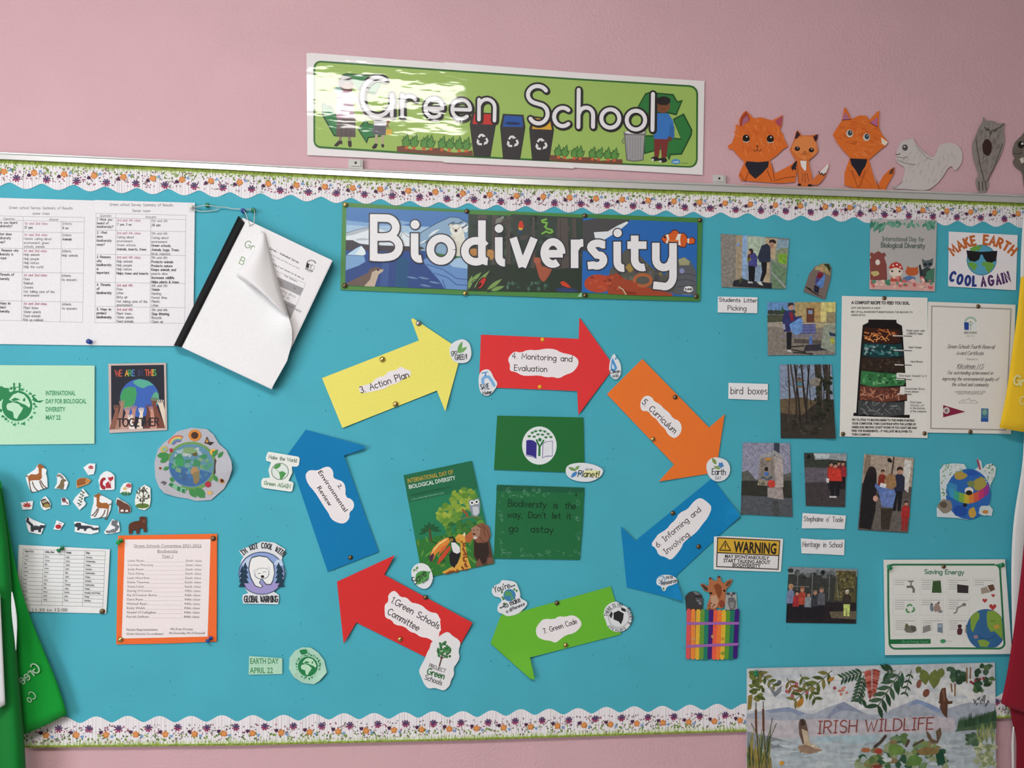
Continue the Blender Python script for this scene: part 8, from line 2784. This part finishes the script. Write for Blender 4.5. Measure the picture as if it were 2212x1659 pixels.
drawn('large orange drawn fox with black bib and bushy tail on the rail', [(105, 345), (135, 325), (160, 260), (188, 215), (186, 160), (215, 110), (235, 95), (290, 150), (340, 142), (420, 165), (498, 126), (490, 200), (478, 225), (505, 290), (535, 350), (500, 370), (460, 410), (405, 450), (425, 510), (440, 540), (520, 500), (570, 470), (590, 445), (610, 445), (600, 490), (590, 560), (585, 605), (480, 612), (330, 603), (200, 592), (182, 560), (200, 510), (225, 460), (190, 430), (140, 370), (115, 370)], '#e0702f', fox1)


def fox2(t):
    t.poly([(580, 300), (592, 255), (600, 238), (622, 268), (600, 290)], '#3a2028')
    t.poly([(712, 280), (748, 262), (740, 300), (728, 318)], '#3a2028')
    t.poly([(565, 340), (590, 300), (650, 272), (710, 285), (735, 330), (740, 400), (650, 448), (560, 380)], '#e48a4c')
    strokes(t, [(565, 380), (740, 385), (700, 430), (650, 446), (600, 425)], ['#d8742c', '#e07f38'], 24, 7, 22, 4)
    for x, y in ((600, 366), (700, 376)):
        t.ell(x, y, 19, 16, '#241816')
        t.ell(x + 3, y - 6, 4, 4, '#e8e4e0', n=8)
    t.poly([(645, 385), (662, 386), (653, 394)], '#2a1a14')
    t.line([(638, 398), (653, 404), (668, 399)], 3.5, '#3a2018')
    t.poly([(620, 452), (665, 452), (662, 520), (650, 522), (628, 490)], '#ebe4e0')
    for q in ([(640, 540), (635, 600)], [(655, 540), (655, 610)], [(670, 540), (680, 600)], [(600, 480), (610, 600)]):
        t.line(q, 3.5, '#7a3418')
    t.polys('#1f181a', blob(615, 622, 14, 9, 1, 8, .05), blob(688, 626, 14, 9, 2, 8, .05))
    t.poly([(755, 545), (775, 515), (800, 490), (818, 468), (822, 495), (800, 545), (785, 555), (775, 545), (765, 555)], '#e8e2e0')
    t.line([(752, 528), (765, 550), (775, 540), (788, 556), (800, 540)], 7, '#1f181c')
drawn('small orange drawn fox with white chest and white-tipped tail', [(545, 375), (560, 340), (578, 300), (590, 245), (603, 233), (630, 270), (690, 272), (748, 262), (735, 320), (750, 380), (720, 420), (682, 448), (690, 500), (706, 560), (705, 590), (750, 545), (780, 505), (820, 465), (824, 495), (800, 560), (770, 605), (740, 625), (706, 622), (690, 635), (605, 632), (602, 560), (590, 500), (600, 460), (575, 430)], '#d9733a', fox2, 3.8)


def fox3(t):
    strokes(t, [(900, 200), (1000, 150), (1120, 150), (1200, 260), (1230, 330), (1100, 430), (960, 410), (880, 290)], OR, 90, 10, 34, 7, .3)
    strokes(t, [(950, 470), (1110, 470), (1150, 640), (950, 630)], OR, 40, 9, 40, 8, 1.4)
    t.poly([(920, 160), (940, 105), (975, 158)], '#b57090')
    t.poly([(1115, 180), (1172, 140), (1168, 210)], '#c06a92')
    t.line([(915, 162), (985, 156)], 4, '#5a2a2a')
    t.line([(1115, 180), (1172, 212)], 4, '#5a2a2a')
    for x, y in ((972, 258), (1092, 284)):
        t.ell(x, y, 24, 27, '#d8d4cc')
        t.ell(x + 3, y - 4, 17, 20, '#3c4a50')
        t.ell(x + 8, y - 10, 4, 4, '#e8e4e0', n=8)
    t.ell(1008, 322, 10, 8, '#c8682c')
    t.line([(990, 330), (1010, 335)], 4, '#b0561f')
    t.poly([(1195, 285), (1245, 320), (1225, 345), (1200, 330)], '#efe0cc')
    t.poly([(975, 435), (1098, 440), (1085, 490), (1062, 520), (1042, 568), (1015, 520), (985, 480)], '#24222e')
    t.line([(985, 520), (1030, 640)], 5, '#a04a1c')
    t.line([(1085, 520), (1040, 640)], 5, '#a04a1c')
    t.poly([(1250, 545), (1262, 520), (1290, 497), (1278, 545)], '#6a4434')
    t.line([(1165, 590), (1180, 650), (1220, 662)], 4, '#a04a1c')
drawn('orange drawn fox with grey eyes and thin pointed tail, beside grey squirrel', [(852, 265), (890, 205), (918, 165), (930, 90), (940, 68), (965, 110), (985, 155), (1040, 130), (1085, 130), (1115, 160), (1165, 105), (1184, 95), (1180, 215), (1205, 270), (1245, 315), (1230, 345), (1190, 375), (1110, 445), (1130, 520), (1155, 600), (1172, 630), (1210, 560), (1255, 515), (1290, 495), (1290, 540), (1255, 600), (1222, 664), (1170, 655), (1030, 655), (935, 625), (935, 540), (960, 470), (975, 430), (930, 385), (880, 320)], '#e2732f', fox3, 3.0)


def squirrel2(t):
    body = [(1345, 310), (1420, 320), (1540, 430), (1600, 420), (1650, 350), (1720, 350), (1740, 430), (1690, 490), (1600, 600), (1520, 650), (1370, 640), (1350, 560), (1330, 470)]
    strokes(t, body, ['#cbc4c2', '#d4cdca', '#b5aeac', '#a8a2a0'], 90, 3, 34, 9, 1.9)
    t.ell(1366, 358, 20, 22, '#55504e')
    t.ell(1362, 352, 6, 6, '#d8d4d2', n=8)
    t.line([(1300, 405), (1320, 408), (1330, 398)], 5, '#55504e')
    t.line([(1310, 425), (1345, 430), (1390, 425)], 4, '#847e7c')
    t.line([(1310, 445), (1370, 470), (1440, 480)], 4, '#847e7c')
    t.line([(1440, 340), (1520, 430), (1560, 445)], 4, '#94908e')
    t.line([(1350, 600), (1300, 640), (1280, 635)], 4, '#847e7c')
drawn('pale grey drawn squirrel with big curved tail on the rail', [(1300, 400), (1320, 345), (1350, 305), (1405, 300), (1418, 280), (1430, 310), (1450, 340), (1510, 400), (1560, 435), (1590, 400), (1600, 350), (1650, 322), (1715, 325), (1760, 360), (1778, 420), (1765, 480), (1718, 530), (1700, 485), (1665, 510), (1640, 560), (1590, 620), (1520, 668), (1400, 655), (1280, 650), (1275, 630), (1340, 625), (1355, 560), (1370, 500), (1330, 480), (1300, 450), (1310, 420)], '#cfc5c2', squirrel2, 3.0, 1)


def owl2(t):
    strokes(t, [(1880, 200), (1990, 170), (2065, 240), (2065, 330), (2000, 480), (1930, 600), (1880, 520), (1850, 380)], ['#7a726c', '#8f8882', '#6a625c', '#a29a94'], 120, 4, 30, 11, 1.7)
    t.poly(blob(1950, 358, 34, 60, 3, 18, .05), '#3a2620')
    t.line([(1930, 215), (1975, 242), (2040, 215), (2070, 190)], 6, '#4a423e')
    t.line([(1940, 235), (1960, 225)], 5, '#3a3430')
    t.line([(1995, 245), (2020, 235)], 5, '#3a3430')
    t.poly([(1965, 248), (1985, 250), (1974, 270)], '#4a423c')
    t.line([(1870, 300), (1900, 480), (1930, 600)], 6, '#5a524c')
    t.line([(2060, 330), (2000, 500), (1950, 600)], 6, '#5a524c')
    for x in (1890, 1915, 1938):
        t.line([(x, 600), (x + 4, 660)], 6, '#4f4742')
drawn('grey-brown drawn owl with dark belly on the rail', [(1840, 330), (1870, 270), (1885, 220), (1915, 180), (1922, 130), (1940, 170), (1990, 165), (2035, 190), (2078, 180), (2068, 230), (2078, 300), (2060, 380), (2030, 450), (1985, 520), (1950, 570), (1965, 620), (1940, 680), (1900, 685), (1870, 640), (1868, 580), (1890, 560), (1870, 500), (1845, 420)], '#938983', owl2, 3.0, 1)


def squirrel3(t):
    strokes(t, [(2140, 330), (2200, 290), (2300, 300), (2300, 600), (2210, 560), (2145, 480)], ['#6a625c', '#7a726a', '#5a524c'], 50, 5, 30, 13, 1.8)
    t.ell(2192, 338, 24, 26, '#241c1a')
    t.ell(2200, 330, 9, 9, '#dcd8d4', n=9)
    t.poly([(2180, 440), (2205, 425), (2215, 460), (2195, 472)], '#d8d0c4')
    t.line([(2140, 400), (2170, 405), (2200, 395)], 5, '#3a322e')
drawn('dark brown drawn squirrel holding a nut, cut off by photo edge', [(2125, 400), (2140, 330), (2170, 295), (2200, 270), (2212, 245), (2235, 280), (2290, 320), (2320, 420), (2330, 560), (2310, 680), (2220, 690), (2205, 600), (2200, 530), (2150, 500), (2128, 460), (2150, 430)], '#70675f', squirrel3, 3.0, 1)

# ------------------------------------------------------------------ hanging flags at both sides
def cloth(name, rows, m, parent, L, sub=2, th=0.0008):
    """rows of ((photo x, y), depth mm) -> smooth cloth"""
    vs, fs = [], []
    n = len(rows[0])
    for r_ in rows:
        for (x, y), d in r_:
            vs.append(P(x, y, d) - L)
    for i in range(len(rows) - 1):
        for j in range(n - 1):
            a = i * n + j
            fs.append([a, a + n, a + n + 1, a + 1])
    o = mesh_obj(name, vs, fs, m, parent, smooth=True)
    if sub:
        sd = o.modifiers.new('smooth', 'SUBSURF')
        sd.subdivision_type = 'CATMULL_CLARK'
        sd.boundary_smooth = 'PRESERVE_CORNERS'
        sd.levels = sd.render_levels = sub
    so = o.modifiers.new('thick', 'SOLIDIFY')
    so.thickness = th
    so.offset = 0
    return o


GF = paper('#149a36', 100, 'cloth')
gfl = T('green_flag', 'bright green cloth flag hanging in folds at the left edge', 'flag', 40.0, IDENT)
gfl.ensure(20, 1700)
L = gfl.root.location
# rear panel with mirrored lettering, hanging out to the right
cloth('flag_panel', [
    [((-60, 1020), 44), ((-30, 1020), 44), ((-8, 1030), 42), ((2, 1040), 40)],
    [((-60, 1110), 44), ((-25, 1110), 44), ((0, 1110), 42), ((14, 1118), 40)],
    [((-50, 1200), 42), ((-10, 1200), 44), ((12, 1200), 42), ((28, 1200), 40)],
    [((-40, 1300), 40), ((0, 1300), 43), ((28, 1300), 40), ((51, 1300), 36)],
    [((-30, 1400), 38), ((15, 1400), 41), ((55, 1398), 38), ((92, 1400), 34)],
    [((-10, 1480), 38), ((35, 1480), 40), ((82, 1475), 37), ((124, 1474), 33)],
    [((10, 1600), 38), ((56, 1586), 39), ((105, 1564), 36), ((145, 1543), 32)]], GF, gfl.root, L)
# front folds, their shade put into a darker green of the same cloth
cloth('flag_fold', [
    [((-80, 1030), 50), ((-40, 1030), 56), ((-20, 1035), 60), ((0, 1050), 50)],
    [((-60, 1150), 52), ((-20, 1150), 62), ((4, 1150), 66), ((18, 1160), 54)],
    [((-50, 1300), 54), ((-8, 1300), 60), ((10, 1300), 74), ((28, 1300), 56)],
    [((-40, 1420), 54), ((0, 1420), 60), ((20, 1420), 78), ((36, 1420), 56)],
    [((-30, 1540), 54), ((4, 1540), 60), ((28, 1540), 80), ((48, 1540), 56)],
    [((-20, 1640), 54), ((8, 1640), 62), ((34, 1640), 80), ((55, 1640), 56)],
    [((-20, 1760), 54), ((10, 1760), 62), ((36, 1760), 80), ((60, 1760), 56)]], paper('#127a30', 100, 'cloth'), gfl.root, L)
WF = paper('#dfe0e2', 100, 'cloth')
o = cloth('white_panel', [
    [((-40, 1270), 88), ((-18, 1270), 90), ((0, 1282), 88)],
    [((-40, 1400), 88), ((-14, 1400), 92), ((6, 1400), 88)],
    [((-40, 1470), 88), ((-10, 1470), 92), ((9, 1470), 88)],
    [((-40, 1540), 88), ((-10, 1535), 92), ((11.5, 1522), 88)]], WF, gfl.root, L)
o['label'] = 'white printed panel of the flag'
tq = cloth('white_seam', [
    [((25, 1278), 76), ((27, 1280), 77)], [((24, 1310), 78), ((34, 1310), 79)], [((27, 1345), 78), ((38, 1345), 79)], [((32, 1380), 78), ((36, 1380), 79)], [((34, 1405), 76), ((35, 1405), 77)]], WF, gfl.root, L, sub=2)
# lettering seen from behind, so it reads mirrored
gfl.m = crop(0, 1000, 2.517)
gfl.inkd = 41.0
MIR = lambda s, x, y, sz, wd_, an: None
def mirrored(t, s, x, y, size, col, w_, ang, hs=1.0):
    """text running leftwards: written on the far side of the cloth"""
    k = size / 10
    ox = 0
    c, sn = math.cos(math.radians(ang)), math.sin(math.radians(ang))
    for ch in s:
        adv, stt = glyph(ch)
        for pts in stt:
            o_ = []
            for gx, gy in pts:
                lx, ly = -(ox + gx * hs) * k, -gy * k
                o_.append((x + lx * c - ly * sn, y + lx * sn + ly * c))
            t.line(o_, w_, col)
        ox += (adv + 2) * hs
mirrored(gfl, 'Gree', 222, 1128, 56, '#a9cfae', 8, -38, .8)
mirrored(gfl, 'Co', 200, 1272, 44, '#a9cfae', 6, -40, .8)
gfl.flush('lettering')

yf = T('yellow_flag', 'yellow cloth pennant flag with white lettering at the right edge', 'flag', 40.0, IDENT)
yf.ensure(2200, 940)
L = yf.root.location
YF = paper('#ecc02c', 1500, 'cloth')
cloth('flag_panel', [
    [((2205, 600), 50), ((2240, 580), 56), ((2290, 560), 50)],
    [((2197, 690), 50), ((2240, 690), 57), ((2290, 690), 50)],
    [((2186, 760), 48), ((2230, 760), 58), ((2290, 760), 50)],
    [((2177, 840), 46), ((2225, 840), 58), ((2290, 840), 50)],
    [((2159, 924), 42), ((2195, 931), 52), ((2230, 936), 54)]], YF, yf.root, L)
yf.m = cY
yf.inkd = 54.6
yf.text('Gre', 1010, 1015, 108, '#f3e39a', w=24, ang=13, hs=.8)
yf.text('Co', 1080, 1240, 90, '#f3e39a', w=16, ang=15, hs=.8)
yf.flush('lettering')

wf = T('white_flag', 'white cloth flag hanging behind the yellow flag at the right edge', 'flag', 26.0, IDENT)
wf.ensure(2212, 1400)
L = wf.root.location
WF2 = paper('#d9d8d6', 1500, 'cloth')
cloth('flag_panel', [
    [((2210, 470), 28), ((2240, 470), 32), ((2290, 470), 28)],
    [((2204, 560), 28), ((2240, 560), 33), ((2290, 560), 28)],
    [((2204, 680), 28), ((2240, 680), 33), ((2290, 680), 28)],
    [((2212, 800), 28), ((2250, 800), 33), ((2290, 800), 28)],
    [((2214, 960), 28), ((2250, 960), 33), ((2290, 960), 28)],
    [((2204, 1040), 30), ((2230, 1040), 36), ((2290, 1050), 30)],
    [((2190, 1110), 30), ((2222, 1110), 38), ((2290, 1110), 30)],
    [((2184, 1200), 30), ((2212, 1200), 38), ((2290, 1200), 30)],
    [((2185, 1300), 30), ((2208, 1300), 38), ((2290, 1300), 30)],
    [((2188, 1420), 30), ((2204, 1420), 36), ((2290, 1420), 30)]], WF2, wf.root, L)
rf = T('red_flag', 'dark red cloth flag hanging in folds at the lower right edge', 'flag', 44.0, IDENT)
rf.ensure(2200, 1700)
L = rf.root.location
RF = paper('#8a1a2c', 1200, 'cloth')
cloth('flag_panel', [
    [((2216, 1130), 52), ((2240, 1120), 60), ((2300, 1110), 52)],
    [((2206, 1240), 52), ((2235, 1230), 62), ((2300, 1220), 52)],
    [((2192, 1350), 50), ((2225, 1350), 62), ((2300, 1350), 52)],
    [((2180, 1430), 48), ((2215, 1430), 60), ((2300, 1440), 52)],
    [((2171, 1480), 46), ((2210, 1490), 58), ((2300, 1500), 52)],
    [((2162, 1519), 44), ((2200, 1538), 56), ((2300, 1560), 52)]], RF, rf.root, L)
cloth('flag_fold', [
    [((2180, 1500), 36), ((2215, 1505), 42), ((2300, 1510), 40)],
    [((2184, 1562), 34), ((2212, 1572), 42), ((2300, 1580), 40)],
    [((2196, 1580), 34), ((2214, 1590), 44), ((2300, 1600), 40)],
    [((2196, 1640), 34), ((2216, 1640), 44), ((2300, 1640), 40)],
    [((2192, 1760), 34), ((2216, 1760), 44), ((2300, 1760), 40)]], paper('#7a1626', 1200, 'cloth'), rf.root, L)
st2 = cloth('white_trim', [
    [((2188, 1570), 38), ((2191, 1570), 39)], [((2184, 1610), 38), ((2189, 1610), 39)], [((2187, 1640), 38), ((2191, 1640), 39)], [((2184, 1700), 38), ((2188, 1700), 39)], [((2184, 1760), 38), ((2188, 1760), 39)]], WF2, rf.root, L)

# ------------------------------------------------------------------ old pin holes and fibres in the blue paper
ph = T('pinholes', '', '', 12.3, IDENT)
ph.root = board
ph.inkd = 12.36
rn = random.Random(77)
for i in range(330):
    x, y = rn.uniform(5, 2190), rn.uniform(400, 1530)
    if rn.random() < .75:
        r_ = rn.uniform(.5, 1.4)
        ph._add([(x + r_ * math.cos(u), y + r_ * math.sin(u)) for u in [k * math.pi / 3 for k in range(6)]], rn.choice(['#1f5a6a', '#2a6a7a', '#17404c', '#3a8294']))
    else:
        a = rn.uniform(0, 3.1)
        l = rn.uniform(2, 5)
        ph.line([(x, y), (x + l * math.cos(a), y + l * math.sin(a))], .9, '#1f4f5c', up=False, cap='butt')
ho = ph.flush('pin_holes')
ho['kind'] = 'stuff'
